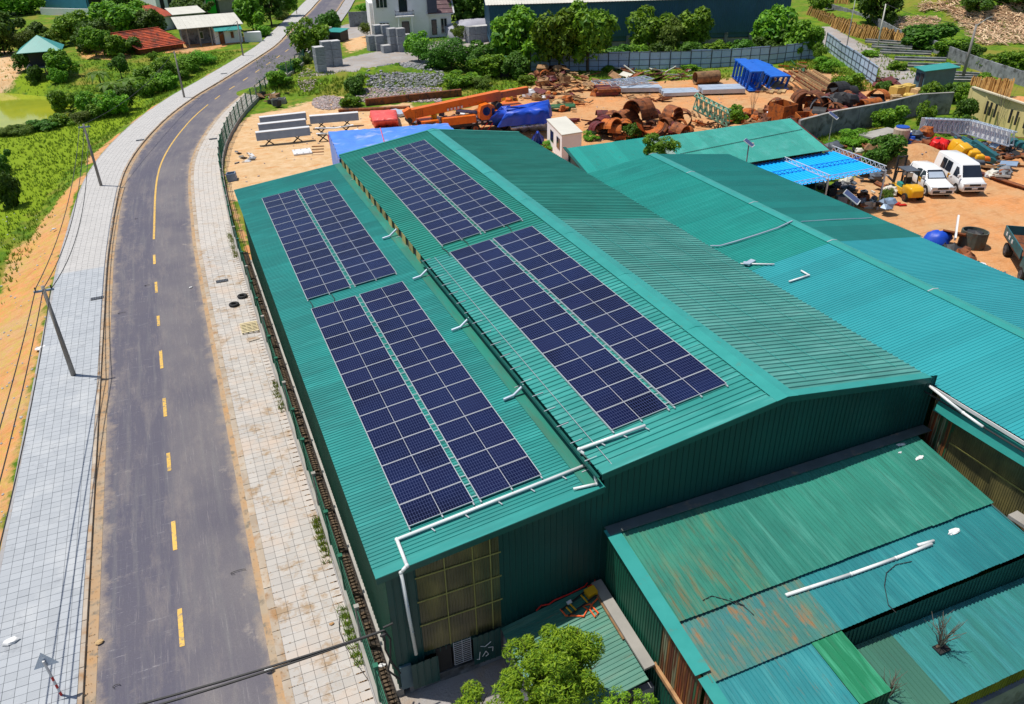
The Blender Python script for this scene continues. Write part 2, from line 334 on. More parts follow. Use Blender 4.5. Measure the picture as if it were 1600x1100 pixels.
def strip(m_, a, b, z, i0=0, i1=None, every=1, za=None):
    i1 = i1 if i1 is not None else NP - 1; n = len(m_.v); k = 0
    for i in list(range(i0, i1, every)) + [i1]:
        fa = a(i) if callable(a) else a; fb = b(i) if callable(b) else b
        m_.v += [tuple(off(i, fa, z if za is None else za)), tuple(off(i, fb, z))]
        if k: q = n + 2 * k; m_.f.append((q - 2, q - 1, q + 1, q))
        k += 1
    return m_
PN = np.array([[p.x, p.y] for p in PATH[::4]]); TN = np.array([[t.x, t.y] for t in TAN[::4]])
# ---------------------------------------------------------------- terrain
def frange(a, b, s): return list(np.arange(a, b, s))
gx = [-900, -400, -200, -130, -100, -80] + frange(-64, 130, .9) + [132, 140, 155, 180, 230, 400, 900]
gy = [-300, -100, -50, -30, -20] + frange(-12, 40, 1.6) + frange(40, 150, .9) + frange(150, 240, 1.8) + [245, 260, 290, 340, 500, 1500]
X, Y = np.meshgrid(np.array(gx), np.array(gy)); P2 = np.stack([X.ravel(), Y.ravel()], 1)
def sdist(poly):
    """signed distance to a polygon, positive inside"""
    poly = np.array([[p[0], p[1]] for p in poly]); d = np.full(len(P2), 1e9); ins = np.zeros(len(P2), bool); n = len(poly)
    for i in range(n):
        a, b = poly[i], poly[(i + 1) % n]; e = b - a; w = P2 - a
        t = np.clip((w @ e) / (e @ e + 1e-9), 0, 1); d = np.minimum(d, np.hypot(*(w - t[:, None] * e).T))
        c = ((a[1] > P2[:, 1]) != (b[1] > P2[:, 1])) & (P2[:, 0] < (b[0] - a[0]) * (P2[:, 1] - a[1]) / (b[1] - a[1] + 1e-12) + a[0]); ins ^= c
    return np.where(ins, d, -d)
lat = np.zeros(len(P2)); best = np.full(len(P2), 1e9)
for k in range(len(PN)):
    w = P2 - PN[k]; dd = np.hypot(*w.T); l = w[:, 0] * TN[k, 1] - w[:, 1] * TN[k, 0]; mk = dd < best; lat = np.where(mk, l, lat); best = np.where(mk, dd, best)
rs = np.random.RandomState(3)
def wob(s, seed):
    r = np.random.RandomState(seed); o = np.zeros(len(P2))
    for _ in range(7):
        a = r.uniform(0, 6.28); f = s * r.uniform(.5, 2); o += np.sin((P2[:, 0] * math.cos(a) + P2[:, 1] * math.sin(a)) * f + r.uniform(0, 6))
    return o / 7
hz = np.zeros(len(P2)); out = np.clip(-lat - 6.15, 0, 99)
hz -= np.minimum(1.5, out * .38) * np.clip((150 - P2[:, 1]) / 40, 0, 1); hz += wob(.5, 1) * .25 * np.clip(out / 4, 0, 1)
corr = (lat > -6.3) & (lat < 5.75); hz[corr] = -.14
edge = np.clip(1 - (lat - 5.7) / 1.2, 0, 1) * (lat >= 5.75); hz -= .05 * edge
GZ = -1.4
POND = [Z(u, v, -1.9) for u, v in ((-60, 150), (0, 147), (60, 152), (100, 166), (96, 184), (40, 190), (0, 200), (-60, 215))]
ps = sdist(POND); hz = np.where(ps > -3.0, np.minimum(hz, hz * np.clip(-ps / 3, 0, 1) + (-2.5) * np.clip((ps + 3) / 3, 0, 1)), hz)
def bump2(u, v, rx, ry, h, z=0.0, rot=0.0, rough=0.0):
    global hz
    c = Z(u, v, z); dx = P2[:, 0] - c.x; dy = P2[:, 1] - c.y; a = dx * math.cos(rot) + dy * math.sin(rot); b = -dx * math.sin(rot) + dy * math.cos(rot)
    g = np.exp(-(a / rx) ** 2 - (b / ry) ** 2) * h; hz += g * (1 + rough * rs.uniform(-1, 1, len(P2)))
bump2(600, 133, 8.5, 4.2, 2.3, rot=-.2, rough=.15); bump2(455, 138, 5, 3, .9, rough=.1); bump2(530, 160, 3, 2, .5); bump2(380, 265, 2.6, 1.6, .35)
bump2(480, 255, 6, 1.6, .25, rough=.2); bump2(1420, 262, 3.6, 2.2, 1.5, rot=-.6); bump2(1440, 252, 3, 1.8, 1.0)
bump2(1540, 25, 22, 12, 4.2, rot=-.35, rough=.08); bump2(1640, 20, 20, 14, 3.0); bump2(1230, 135, 3, 2, .4)
bump2(300, 100, 2, 9, .5, rot=-.5)
yard = P2[:, 0] > 2; hz += np.where(yard & (lat > 7), wob(.9, 5) * .07 + rs.uniform(-.03, .03, len(P2)), 0)
def zone(px, soft=1.2, z=0.0, world=False):
    poly = px if world else [Z(u, v, z) for u, v in px]; return np.clip(sdist(poly) / soft * .5 + .5, 0, 1)
soil = np.zeros(len(P2)); sand = soil.copy(); grav = soil.copy(); lush = soil.copy()
def put(a, z_, w=1.0): return np.maximum(a, z_ * w)
sand = put(sand, zone([(350, 310), (352, 205), (395, 178), (470, 168), (560, 172), (640, 160), (680, 200), (720, 330), (560, 360)]))
soil = put(soil, zone([(620, 215), (640, 190), (760, 160), (820, 135), (900, 125), (1000, 128), (1150, 122), (1235, 103), (1300, 112), (1400, 140), (1450, 150), (1390, 172), (1255, 212), (1180, 300), (900, 340), (640, 300)]))
soil = put(soil, zone([(1370, 262), (1430, 232), (1600, 240), (1800, 260), (1900, 800), (1500, 620), (1200, 400), (1290, 300)]))
soil = put(soil, zone([(1395, 260), (1410, 238), (1500, 215), (1610, 236), (1600, 330), (1450, 300)], 1.0))
grav = put(grav, zone([(488, 120), (520, 95), (600, 78), (700, 62), (760, 70), (760, 92), (640, 100), (560, 118), (505, 124)], 1.6))
grav = put(grav, zone([(1262, 44), (1300, 44), (1380, 85), (1445, 122), (1430, 146), (1395, 140), (1330, 100), (1285, 72)], 1.0))
grav = put(grav, zone([(700, 55), (760, 40), (790, 80), (730, 85)], 1.5)); grav = put(grav, zone([(500, 45), (560, 35), (590, 52), (540, 62)], 1.5))
soil = put(soil, zone([(1500, 150), (1600, 150), (1700, 190), (1700, 215), (1560, 180), (1500, 162)], 1.0), .9)
soil = put(soil, zone([(530, 62), (575, 45), (585, 70), (540, 85)], 1.5), .75); sand = put(sand, zone([(525, 60), (580, 45), (585, 75), (535, 88)], 2), .6)
sand = put(sand, zone([(400, 178), (470, 160), (560, 150), (560, 178), (430, 190)], 2), .7)
soil = put(soil, zone([(120, 84), (175, 78), (225, 92), (200, 105), (130, 104)], 1.5, -1.2), .9)
sand = put(sand, zone([(-80, 95), (30, 92), (62, 112), (20, 138), (-80, 150)], 2, -1.4), .9)
soil = put(soil, zone([(255, 78), (390, 62), (392, 74), (300, 92), (250, 92)], 1.2, -.8), .6)
grav = put(grav, zone([(20, 5), (60, 20), (20, 40), (0, 30)], 2, -1), .0)
lush = put(lush, zone([(-60, 215), (90, 195), (170, 180), (220, 150), (230, 190), (150, 215), (60, 330), (-60, 430)], 3, -1.4))
lush = put(lush, zone([(25, 132), (70, 126), (90, 140), (60, 150), (28, 146)], 2, -1.8))
emb = np.clip((out - .0) / .4, 0, 1) * np.clip((np.interp(P2[:, 1], [20, 40, 60, 80, 95, 120, 150], [9, 7.5, 4.6, 2.2, .9, .8, .4]) + wob(.7, 9) * 2.2 - out) / 1.6 + .5, 0, 1)
soil = np.maximum(soil, emb * (.84 + .16 * wob(1.1, 21))); soil = np.where((lat > 5.7) & (P2[:, 1] < 75) & (P2[:, 0] < 3), .6, soil)
grav = np.where((P2[:, 0] > 2.3) & (P2[:, 0] < 10.5) & (P2[:, 1] < 17), .75, grav)
V = np.c_[P2, hz]; nx, ny = len(gx), len(gy)
idx = np.arange(nx * ny).reshape(ny, nx); F = np.stack([idx[:-1, :-1], idx[:-1, 1:], idx[1:, 1:], idx[1:, :-1]], -1).reshape(-1, 4)
me = bpy.data.meshes.new('ground'); me.from_pydata(V.tolist(), [], F.tolist())
at_ = me.attributes.new('zones', 'FLOAT_COLOR', 'POINT'); at_.data.foreach_set('color', np.stack([soil, sand, grav, lush], 1).astype(np.float32).ravel())
me.polygons.foreach_set('use_smooth', [True] * len(me.polygons))
HZ = hz.reshape(ny, nx); GX = np.array(gx, float); GY = np.array(gy, float)
def gz(x, y):
    i = min(max(int(np.searchsorted(GX, x)) - 1, 0), nx - 2); j = min(max(int(np.searchsorted(GY, y)) - 1, 0), ny - 2)
    a = (x - GX[i]) / (GX[i + 1] - GX[i]); b = (y - GY[j]) / (GY[j + 1] - GY[j])
    return float((HZ[j, i] * (1 - a) + HZ[j, i + 1] * a) * (1 - b) + (HZ[j + 1, i] * (1 - a) + HZ[j + 1, i + 1] * a) * b)
def G(u, v):
    """the ground point seen at a pixel"""
    z = 0.0
    for _ in range(12): p = Z(u, v, z); z = .5 * z + .5 * gz(p.x, p.y)
    p = Z(u, v, z); p.z = gz(p.x, p.y); return p
ma, t, b = nodes('ground_soil_and_grass')
a_ = N(t, 'ShaderNodeAttribute', attribute_name='zones'); sp = N(t, 'ShaderNodeSeparateColor'); t.links.new(a_.outputs['Color'], sp.inputs[0])
v = wpos(t); sx_ = N(t, 'ShaderNodeSeparateXYZ'); t.links.new(v, sx_.inputs[0]); X_ = sx_.outputs[0]; n1 = noise(t, v, .9, 6, .65); n2 = noise(t, v, .22, 4); n3 = noise(t, v, 3.5, 5, .7); n4 = noise(t, v, 14, 3, .7)
g = mix(t, ramp(t, n1, .35, .65), (.055, .15, .01), (.2, .3, .015)); g = mix(t, ramp(t, n2, .5, .68), g, (.27, .24, .04))
g = mix(t, mth(t, 'MULTIPLY', ramp(t, n3, .58, .72), .6), g, (.28, .2, .08)); g = mix(t, ramp(t, n4, .3, .7), mix(t, .35, g, (.02, .05, .006)), g)
def thr(w, amp=.5, nn=n1, lo=.42, hi=.58): return ramp(t, mth(t, 'ADD', w, mth(t, 'MULTIPLY', mth(t, 'SUBTRACT', nn, .5), amp * 2)), lo, hi)
lushc = mix(t, n3, (.10, .20, .008), (.27, .35, .015)); col = mix(t, thr(a_.outputs['Alpha']), g, lushc)
so_ = mix(t, ramp(t, n2, .35, .65), (.62, .27, .10), (.52, .32, .16)); so_ = mix(t, ramp(t, n1, .5, .75), so_, (.44, .19, .07)); so_ = mix(t, mth(t, 'MULTIPLY', ramp(t, n3, .5, .75), .5), so_, (.66, .45, .28))
so_ = mix(t, mth(t, 'MULTIPLY', ramp(t, noise(t, wpos(t, (.25, 2.2, 1), .25), 1.2, 5, .7), .52, .68), .45), so_, (.33, .16, .07))
dry = mth(t, 'MULTIPLY', mth(t, 'MULTIPLY', ramp(t, noise(t, wpos(t), 1.7, 6, .8), .45, .62), ramp(t, X_, -9, -10.5)), .8); so_ = mix(t, dry, so_, (.46, .36, .075)); col = mix(t, thr(sp.outputs[0]), col, so_)
sa = mix(t, ramp(t, n1, .35, .65), (.66, .47, .28), (.56, .35, .17)); sa = mix(t, ramp(t, n3, .55, .75), sa, (.46, .3, .16)); sa = mix(t, ramp(t, noise(t, wpos(t, (.4, 1.6, 1), .4), 1.5, 4), .56, .68), sa, (.56, .27, .1))
col = mix(t, thr(sp.outputs[1]), col, sa)
gr = mix(t, ramp(t, n2, .4, .6), (.37, .35, .34), (.30, .275, .26)); gr = mix(t, ramp(t, n1, .5, .7), gr, (.36, .28, .21)); col = mix(t, thr(sp.outputs[2], .35), col, gr)
t.links.new(col, b.inputs['Base Color']); b.inputs['Roughness'].default_value = .95; b.inputs['Specular IOR Level'].default_value = .15
bump(t, b, mth(t, 'ADD', n3, mth(t, 'MULTIPLY', n4, .5)), .55, .12)
me.materials.append(ma); gro = link(bpy.data.objects.new('ground', me)); tag(gro, 'grass field, orange soil bank and sandy yards around the halls', kind='structure')
# ---------------------------------------------------------------- road
ma, t, b = nodes('worn_asphalt'); uvn = N(t, 'ShaderNodeAttribute', attribute_name='lane'); sp = N(t, 'ShaderNodeSeparateXYZ'); t.links.new(uvn.outputs['Vector'], sp.inputs[0])
v = wpos(t); L = sp.outputs[0]
def lanev(sx, sy, rot=0):
    mp = N(t, 'ShaderNodeMapping'); mp.inputs['Scale'].default_value = (sx, sy, 1); mp.inputs['Rotation'].default_value = (0, 0, rot); t.links.new(uvn.outputs['Vector'], mp.inputs[0]); return mp.outputs[0]
base = mix(t, ramp(t, L, -.15, .15), (.098, .094, .132), (.178, .163, .176)); base = mix(t, ramp(t, noise(t, v, .25, 3), .3, .7), base, (.118, .11, .14))
base = mix(t, mth(t, 'MULTIPLY', ramp(t, noise(t, lanev(3, .12), 1.3, 4, .6), .5, .75), .5), base, (.21, .205, .205))
base = mix(t, mth(t, 'MULTIPLY', ramp(t, noise(t, lanev(7, .22), 2, 5, .8), .58, .7), .6), base, (.36, .33, .33))
base = mix(t, mth(t, 'MULTIPLY', mth(t, 'MULTIPLY', ramp(t, noise(t, lanev(.7, 6, .35), 1.0, 6, .85), .59, .67), ramp(t, L, .6, -.8)), .65), base, (.42, .41, .43))
ed = mth(t, 'ADD', mth(t, 'ABSOLUTE', L), mth(t, 'MULTIPLY', noise(t, v, .8, 5, .7), 1.6))
base = mix(t, mth(t, 'MULTIPLY', ramp(t, noise(t, lanev(.5, .12), 1.6, 6, .8), .5, .66), .45), base, (.27, .235, .22)); base = mix(t, ramp(t, ed, 3.1, 3.6), base, (.36, .29, .23)); base = mix(t, mth(t, 'MULTIPLY', ramp(t, noise(t, v, .9, 5, .7), .6, .75), ramp(t, mth(t, 'ABSOLUTE', L), 1.2, 2.4)), base, (.42, .36, .31))
base = mix(t, mth(t, 'MULTIPLY', ramp(t, noise(t, v, 30, 3, .8), .35, .65), .4), base, (.07, .068, .075))
t.links.new(base, b.inputs['Base Color']); b.inputs['Roughness'].default_value = .85; b.inputs['Specular IOR Level'].default_value = .3; bump(t, b, noise(t, v, 60, 2), .25, .01)
rv = M(); offs = [-2.65, -1.3, 0, 1.3, 2.66]; LA = []
for i in range(0, NP, 2):
    for o in offs: rv.v.append(tuple(off(i, o, .0 + .03 * (1 - (o / 2.65) ** 2)))); LA.append((o, i * ST, 0))
for i in range((NP + 1) // 2 - 1):
    for k in range(4): q = i * 5 + k; rv.f.append((q, q + 1, q + 6, q + 5))
me = rv.mesh('road', ma); at_ = me.attributes.new('lane', 'FLOAT_VECTOR', 'POINT'); at_.data.foreach_set('vector', np.array(LA, np.float32).ravel())
road = link(bpy.data.objects.new('road', me)); tag(road, 'grey asphalt road curving past the green halls', kind='structure')
def mark(i0, i1, a, b_, mat=None, z=.04):
    m_ = M(); strip(m_, a, b_, z, i0, i1); o = m_.out('road_marking', mat or MT['yell'], road); return o
CM = .02
for u0, v0, u1, v1 in ((280, 1015, 278, 958), (270, 862, 267, 820), (264, 739, 261, 707), (257, 650, 254, 622), (252, 575, 249, 550), (247, 512, 245, 494), (243, 459, 241, 443), (240, 414, 238, 400)):
    a = Z(u0, v0).y; c = Z(u1, v1).y; mark(iy(a), max(iy(c), iy(a) + 3), -.10 + CM, .06 + CM)
mark(iy(5.5), iy(8), -.1, .06)
mark(iy(Z(238, 374).y), iy(Z(332, 163).y), -.09, .06)
k = iy(Z(332, 163).y) + 8
while k < iy(150): mark(k, k + 6, -.08, .07); k += 16
for q in range(6): mark(iy(153), iy(156.5), -2.2 + q * .8, -1.75 + q * .8, MT['white'])
# gutters and kerbs
kerbm = pm('kerb_concrete_dusty', (.46, .40, .33), (.36, .29, .22), 1.2, .9, (.34, .2, .1), 1.5, (.5, .68), .3, rnd_=.1, world=True)
gut = pm('gutter_dust_and_concrete', (.36, .29, .21), (.42, .25, .12), .9, .95, (.2, .17, .13), 2.5, (.52, .66), .4, rnd_=0, world=True)
m_ = M(); strip(m_, -3.02, -2.62, .012); strip(m_, 2.62, 2.9, .012); g_ = m_.out('gutter', gut); tag(g_, 'dusty brown gutter strips along both edges of the road', kind='structure')
def kerb(a, b_, h, label):
    root = T('kerb', label, None); root['kind'] = 'structure'; n = 0; i = iy(14); i2 = iy(150); rest = M()
    while i < i2:
        j = min(i + 3, i2); p = [off(i, a, 0), off(i, b_, 0), off(j, b_, 0), off(j, a, 0)]; d = (p[3] - p[0]).normalized() * .012
        hh = h + ru(-.008, .008)
        q = [p[0] + d, p[1] + d, p[2] - d, p[3] - d]; m_ = M() if n < 110 else rest
        m_.hexa([x + Vector((0, 0, -.1)) for x in q], [x + Vector((0, 0, hh)) for x in q])
        if n < 110: m_.out('kerb_stone', kerbm, root)
        n += 1; i = j
    tag(rest.out('kerb_stone_row', kerbm, root), kind='stuff')
kerb(-3.12, -2.98, .14, 'grey kerb stones edging the pavement left of the road')
kerb(2.86, 3.12, .12, 'pale wide kerb stones edging the pavement beside the green hall')
# ---------------------------------------------------------------- paved footways: every slab is real
def pavemat(name, c1, c2, dirt, dth, warm):
    ma, t, b = nodes(name); v = wpos(t); g = N(t, 'ShaderNodeNewGeometry')
    col = mix(t, g.outputs['Random Per Island'], c1, c2); oi = N(t, 'ShaderNodeObjectInfo'); col = mix(t, mth(t, 'MULTIPLY', oi.outputs['Random'], .5), col, tuple(x * .82 for x in c2))
    col = mix(t, ramp(t, noise(t, v, .5, 5, .65), .5, .68), col, warm); col = mix(t, ramp(t, noise(t, v, .75, 6, .75), *dth), col, dirt)
    sc = mth(t, 'MULTIPLY', ramp(t, noise(t, wpos(t, (1, 5, 1), .2), 1.1, 6, .8), .6, .72), .6); col = mix(t, sc, col, (.56, .58, .60))
    # the slabs laid from y=43 on are paler and sandier
    s = N(t, 'ShaderNodeSeparateXYZ'); t.links.new(wpos(t), s.inputs[0]); col = mix(t, mth(t, 'MULTIPLY', ramp(t, s.outputs[1], 56.2, 56.5), .6), col, (.50, .465, .425) )
    t.links.new(col, b.inputs['Base Color']); b.inputs['Roughness'].default_value = .85; bump(t, b, noise(t, v, 22, 4, .7), .35, .01); return ma
pvL = pavemat('pavers_left_grey', (.40, .425, .455), (.345, .37, .40), (.22, .235, .26), (.58, .74), (.43, .45, .47))
pvR = pavemat('pavers_right_sandy', (.50, .465, .43), (.41, .385, .36), (.33, .235, .15), (.53, .64), (.50, .41, .34))
bed = pm('paver_joint_mortar', (.37, .37, .38), (.29, .28, .28), 2, .95, (.3, .2, .12), 1, (.55, .7), rnd_=0, world=True)
def slabs(root, a, nb, wdt, z, i0, iobj, mat, far):
    rest = M(); cnt = 0
    for i in range(i0, far):
        for k in range(nb):
            o0 = a + k * wdt; g_ = .006; j = ru(-.004, .004); sh = (.5 if k % 2 else 0) * 0
            p = [off(i, o0 + g_), off(i, o0 + wdt - g_), off(i + 1, o0 + wdt - g_), off(i + 1, o0 + g_)]
            d = TAN[i] * .007; d = Vector((d.x, d.y, 0)); q = [p[0] + d, p[1] + d, p[2] - d, p[3] - d]; hh = z + ru(-.003, .003)
            one = iobj <= i and cnt < 290; m_ = M() if one else rest
            b0 = [x + Vector((0, 0, hh - .05)) for x in q]; t0 = [x + Vector((0, 0, hh + ru(-.002, .002))) for x in q]
            m_.add(b0 + t0, ((4, 5, 6, 7), (0, 1, 5, 4), (1, 2, 6, 5), (2, 3, 7, 6), (3, 0, 4, 7)))
            if one: m_.out('paver', mat, root); cnt += 1
    tag(rest.out('paver_field', mat, root), kind='stuff')
IN = iy(17.6)
m_ = M(); strip(m_, -6.06, -3.12, .085, every=3); strip(m_, -6.2, -6.06, .12, every=3)
m_.add([tuple(off(i, -6.2, zz)) for i in range(0, NP, 6) for zz in (-1.2, .12)], [(2 * k, 2 * k + 1, 2 * k + 3, 2 * k + 2) for k in range(len(range(0, NP, 6)) - 1)])
wl = m_.out('sidewalk', bed); tag(wl, 'light grey paved footway left of the road', kind='structure'); wl_off = wl
slabs(wl, -6.06, 8, .366, .125, iy(12), IN, pvL, NP - 2)
m_ = M(); strip(m_, 3.12, 5.45, .075, every=3); wr = m_.out('sidewalk', bed); tag(wr, 'sandy stained paved footway between road and green fence', kind='structure')
slabs(wr, 3.12, 6, .38, .115, iy(10), iy(16.6), pvR, iy(150))
# pond
m_ = M(); c = Z(20, 170, -1.95); pts = [Z(u, v, -1.95) for u, v in ((-120, 138), (0, 138), (75, 142), (110, 165), (105, 192), (60, 200), (0, 212), (-120, 240))]
m_.add([tuple(p) for p in pts], [tuple(range(len(pts)))]); ma, t, b = nodes('green_pond_water'); b.inputs['Base Color'].default_value = (.16, .20, .015, 1)
b.inputs['Roughness'].default_value = .06; b.inputs['IOR'].default_value = 1.33; t.links.new(mix(t, ramp(t, noise(t, wpos(t), .12, 3), .4, .6), (.36, .38, .03), (.27, .32, .03)), b.inputs['Base Color'])
bump(t, b, noise(t, wpos(t, (1, 3, 1)), 1.5, 2), .02, .02); tag(m_.out('pond', ma), 'murky yellow green pond at the left edge below the field', kind='structure')
# ---------------------------------------------------------------- corrugated sheet builders
def ribbed(a, b, c, d, pitch, rh, rw, nrm):
    """one sheet: ribs run a->d and b->c, repeat along a->b"""
    m_ = M(); a, b, c, d = map(Vector, (a, b, c, d)); w = (b - a).length; n = max(1, round(w / pitch)); pts = []
    for k in range(n):
        x = k / n; r = rw / w
        pts += [(x, 0), (x + 1 / n - 2 * r, 0), (x + 1 / n - 1.5 * r, rh), (x + 1 / n - .5 * r, rh)]
    pts.append((1, 0)); nr = Vector(nrm); V = []
    for x, h in pts: V += [a.lerp(b, x) + nr * h, d.lerp(c, x) + nr * h]
    return m_.add(V, [(2 * i, 2 * i + 2, 2 * i + 3, 2 * i + 1) for i in range(len(pts) - 1)])
def roof(parent, A, B, Cc, mat, sw=1.05, pitch=.25, rh=.035, rw=.03, name='roof_sheet', matf=None, j=.004, ends=None):
    """sheets from A towards B, running down to the side of Cc"""
    A, B, Cc = map(Vector, (A, B, Cc)); L = (B - A).length; n = max(1, round(L / sw)); ex = (B - A); ey = Cc - A; nr = ex.cross(ey).normalized()
    if nr.z < 0: nr = -nr
    for k in range(n):
        lo = nr * ru(0, j); e = ey * (1 + ru(-.004, .004)); a = A + ex * (k / n) + lo; b = A + ex * ((k + 1) / n) + lo + ex.normalized() * .01
        mt = matf((k + .5) / n) if matf else mat
        ribbed(a, b, b + e, a + e, pitch, rh, rw, nr).out(name, mt, parent)
def wall(parent, p, q, z0, z1, t0, t1, mat, out, sw=1.05, pitch=.2, rh=.025, rw=.025, name='wall_sheet', matf=None):
    """upright sheets between two ground points; bottom z0..z1, top t0..t1"""
    p = Vector((p[0], p[1], 0)); q = Vector((q[0], q[1], 0)); L = (q - p).length; n = max(1, round(L / sw)); o = Vector(out)
    for k in range(n):
        f, g_ = k / n, (k + 1) / n; a = p.lerp(q, f); b = p.lerp(q, g_); lo = o * ru(0, .004)
        vv = [a + Vector((0, 0, z0 + (z1 - z0) * f)) + lo, b + Vector((0, 0, z0 + (z1 - z0) * g_)) + lo, b + Vector((0, 0, t0 + (t1 - t0) * g_)) + lo, a + Vector((0, 0, t0 + (t1 - t0) * f)) + lo]
        ribbed(vv[0], vv[1], vv[2], vv[3], pitch, rh, rw, o).out(name, matf(k) if matf else mat, parent)
def flash(parent, pts, w, mat, name='flashing', dz=0.0, dirv=(0, 1, 0), h=.01):
    """folded metal strip along two points, w wide towards dirv"""
    a, b = Vector(pts[0]), Vector(pts[1]); d = Vector(dirv) * w; u = Vector((0, 0, dz)); t_ = Vector((0, 0, h))
    return M().hexa([a + u, b + u, b + d + u, a + d + u], [a + u + t_, b + u + t_, b + d + u + t_, a + d + u + t_]).out(name, mat, parent)
# ---------------------------------------------------------------- the main hall with its lean-to
xL, xM, xl, xR, xE, yF, yB = 2.35, 9.35, 9.39, 16.04, 22.53, 16.07, 52.9
def zl(x): return 4.935 + .118 * x
def zm(x): return 5.235 + .1415 * x
zR = zm(xR)
def zr(x): return zR - .150 * (x - xR)
hall = T('factory_hall', 'large green metal hall with lean-to carrying the four solar arrays', 'building', (12, 34, 0))
seam = .505
roof(hall, (xL, yB, zl(xL)), (xL, yF, zl(xL)), (xM + .2, yB, zl(xM + .2)), MT['lean'], pitch=.15, rh=.024, rw=.024)
ysm = Xp(880, 300, 0.0001) if False else None
ym = 33.6
roof(hall, (xl, ym, zm(xl)), (xl, yF, zm(xl)), (xR, ym, zm(xR)), MT['mainL'], pitch=.262, rh=.036, rw=.03)
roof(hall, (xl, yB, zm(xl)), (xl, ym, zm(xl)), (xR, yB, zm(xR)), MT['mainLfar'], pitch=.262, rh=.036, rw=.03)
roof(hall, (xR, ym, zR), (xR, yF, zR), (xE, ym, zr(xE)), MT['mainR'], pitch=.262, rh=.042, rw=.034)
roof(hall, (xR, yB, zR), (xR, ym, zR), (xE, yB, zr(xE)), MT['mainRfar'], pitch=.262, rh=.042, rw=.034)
# ridge cap in lengths
y = yF - .02
while y < yB:
    y2 = min(y + 5.2, yB); m_ = M(); e = ru(0, .01)
    for sgn, zz in ((-1, lambda x: zm(x)), (1, lambda x: zr(x))):
        x1 = xR + sgn * .42; m_.hexa([(xR, y, zR + .05 + e), (xR, y2, zR + .05 + e), (x1, y2, zz(x1) + .045 + e), (x1, y, zz(x1) + .045 + e)][::sgn], [(xR, y, zR + .062 + e), (xR, y2, zR + .062 + e), (x1, y2, zz(x1) + .057 + e), (x1, y, zz(x1) + .057 + e)][::sgn])
    m_.out('ridge_cap', MT['cap'], hall); M().beam((xR - .4, y2 - .03, zm(xR - .4) + .062), (xR, y2 - .03, zR + .08), .05, .012).beam((xR, y2 - .03, zR + .08), (xR + .4, y2 - .03, zr(xR + .4) + .062), .05, .012).out('cap_joint_strip', MT['cap'], hall); y = y2
# gable flashings on the near and far edges
def edge_flash(x0, x1, f, yy, w, mat, lift=.045, drop=.22, sgn=-1):
    m_ = M(); a = Vector((x0, yy, f(x0) + lift)); b = Vector((x1, yy, f(x1) + lift)); d = Vector((0, w, 0)); t_ = Vector((0, 0, .012))
    m_.hexa([a, b, b + d, a + d], [a + t_, b + t_, b + d + t_, a + d + t_]); m_.out('gable_flashing', mat, hall)
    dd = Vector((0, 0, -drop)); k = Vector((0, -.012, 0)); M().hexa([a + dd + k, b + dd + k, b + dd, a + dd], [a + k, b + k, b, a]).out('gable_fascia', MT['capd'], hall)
edge_flash(xL, xM + .15, zl, yF, .30, MT['lean']); edge_flash(xl, xR, zm, yF, .32, MT['mainL']); edge_flash(xR, xE, zr, yF, .34, MT['cap'])
edge_flash(xl, xR, zm, yB - .2, .2, MT['mainLfar']); edge_flash(xR, xE, zr, yB - .2, .2, MT['mainRfar'])
M().hexa([(xL, yF, zl(xL) + .03), (xL + .25, yF, zl(xL + .25) + .03), (xL + .25, yB, zl(xL + .25) + .03), (xL, yB, zl(xL) + .03)], [(xL, yF, zl(xL) + .04), (xL + .25, yF, zl(xL + .25) + .04), (xL + .25, yB, zl(xL + .25) + .04), (xL, yB, zl(xL) + .04)]).out('eave_flashing', MT['lean'], hall) if False else None
# dirty valley flashing where the lean-to meets the hall
vm = roofmat('valley_flashing_paint', (.014, .19, .13), (.014, .2, .155), (.03, .16, .1), (.16, .15, .1), (.58, .78), st=(2, .25, 1), dirt=(.05, .12, .08), dth=(.45, .7))
y = yF + .3
while y < yB - 1:
    y2 = min(y + 4.1, yB - .2); a0, a1 = 8.98 + ru(-.02, .02), 9.52
    M().hexa([(a0, y, zl(a0) + .03), (a1, y, zl(a1) + .03), (a1, y2, zl(a1) + .03), (a0, y2, zl(a0) + .03)], [(a0, y, zl(a0) + .038), (a1, y, zl(a1) + .044), (a1, y2, zl(a1) + .044), (a0, y2, zl(a0) + .038)]).out('valley_flashing', vm, hall); y = y2 - .02
# walls
CLR = {}
wx = 2.62
wall(hall, (wx, yB - .1), (wx, yF + .12), .28, .28, zl(wx) - .02, zl(wx) - .02, MT['wallW'], (-1, 0, 0), sw=1.6)
M().bb(wx + .02, wx + .1, yF + .1, yB - .2, .3, .35).bb(wx - .12, wx + .1, yF + .1, yB - .1, -.2, .28).out('plinth', MT['conc'], hall)
fy = yF + .13
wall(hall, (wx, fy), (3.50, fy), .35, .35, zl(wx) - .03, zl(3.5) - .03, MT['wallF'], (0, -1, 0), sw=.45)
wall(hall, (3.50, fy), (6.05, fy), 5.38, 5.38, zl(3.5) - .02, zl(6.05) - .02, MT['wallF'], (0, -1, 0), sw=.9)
wall(hall, (6.05, fy), (9.55, fy), 1.35, 1.35, zl(6.05) - .03, zl(9.5) - .03, MT['wallF'], (0, -1, 0), sw=1.15)
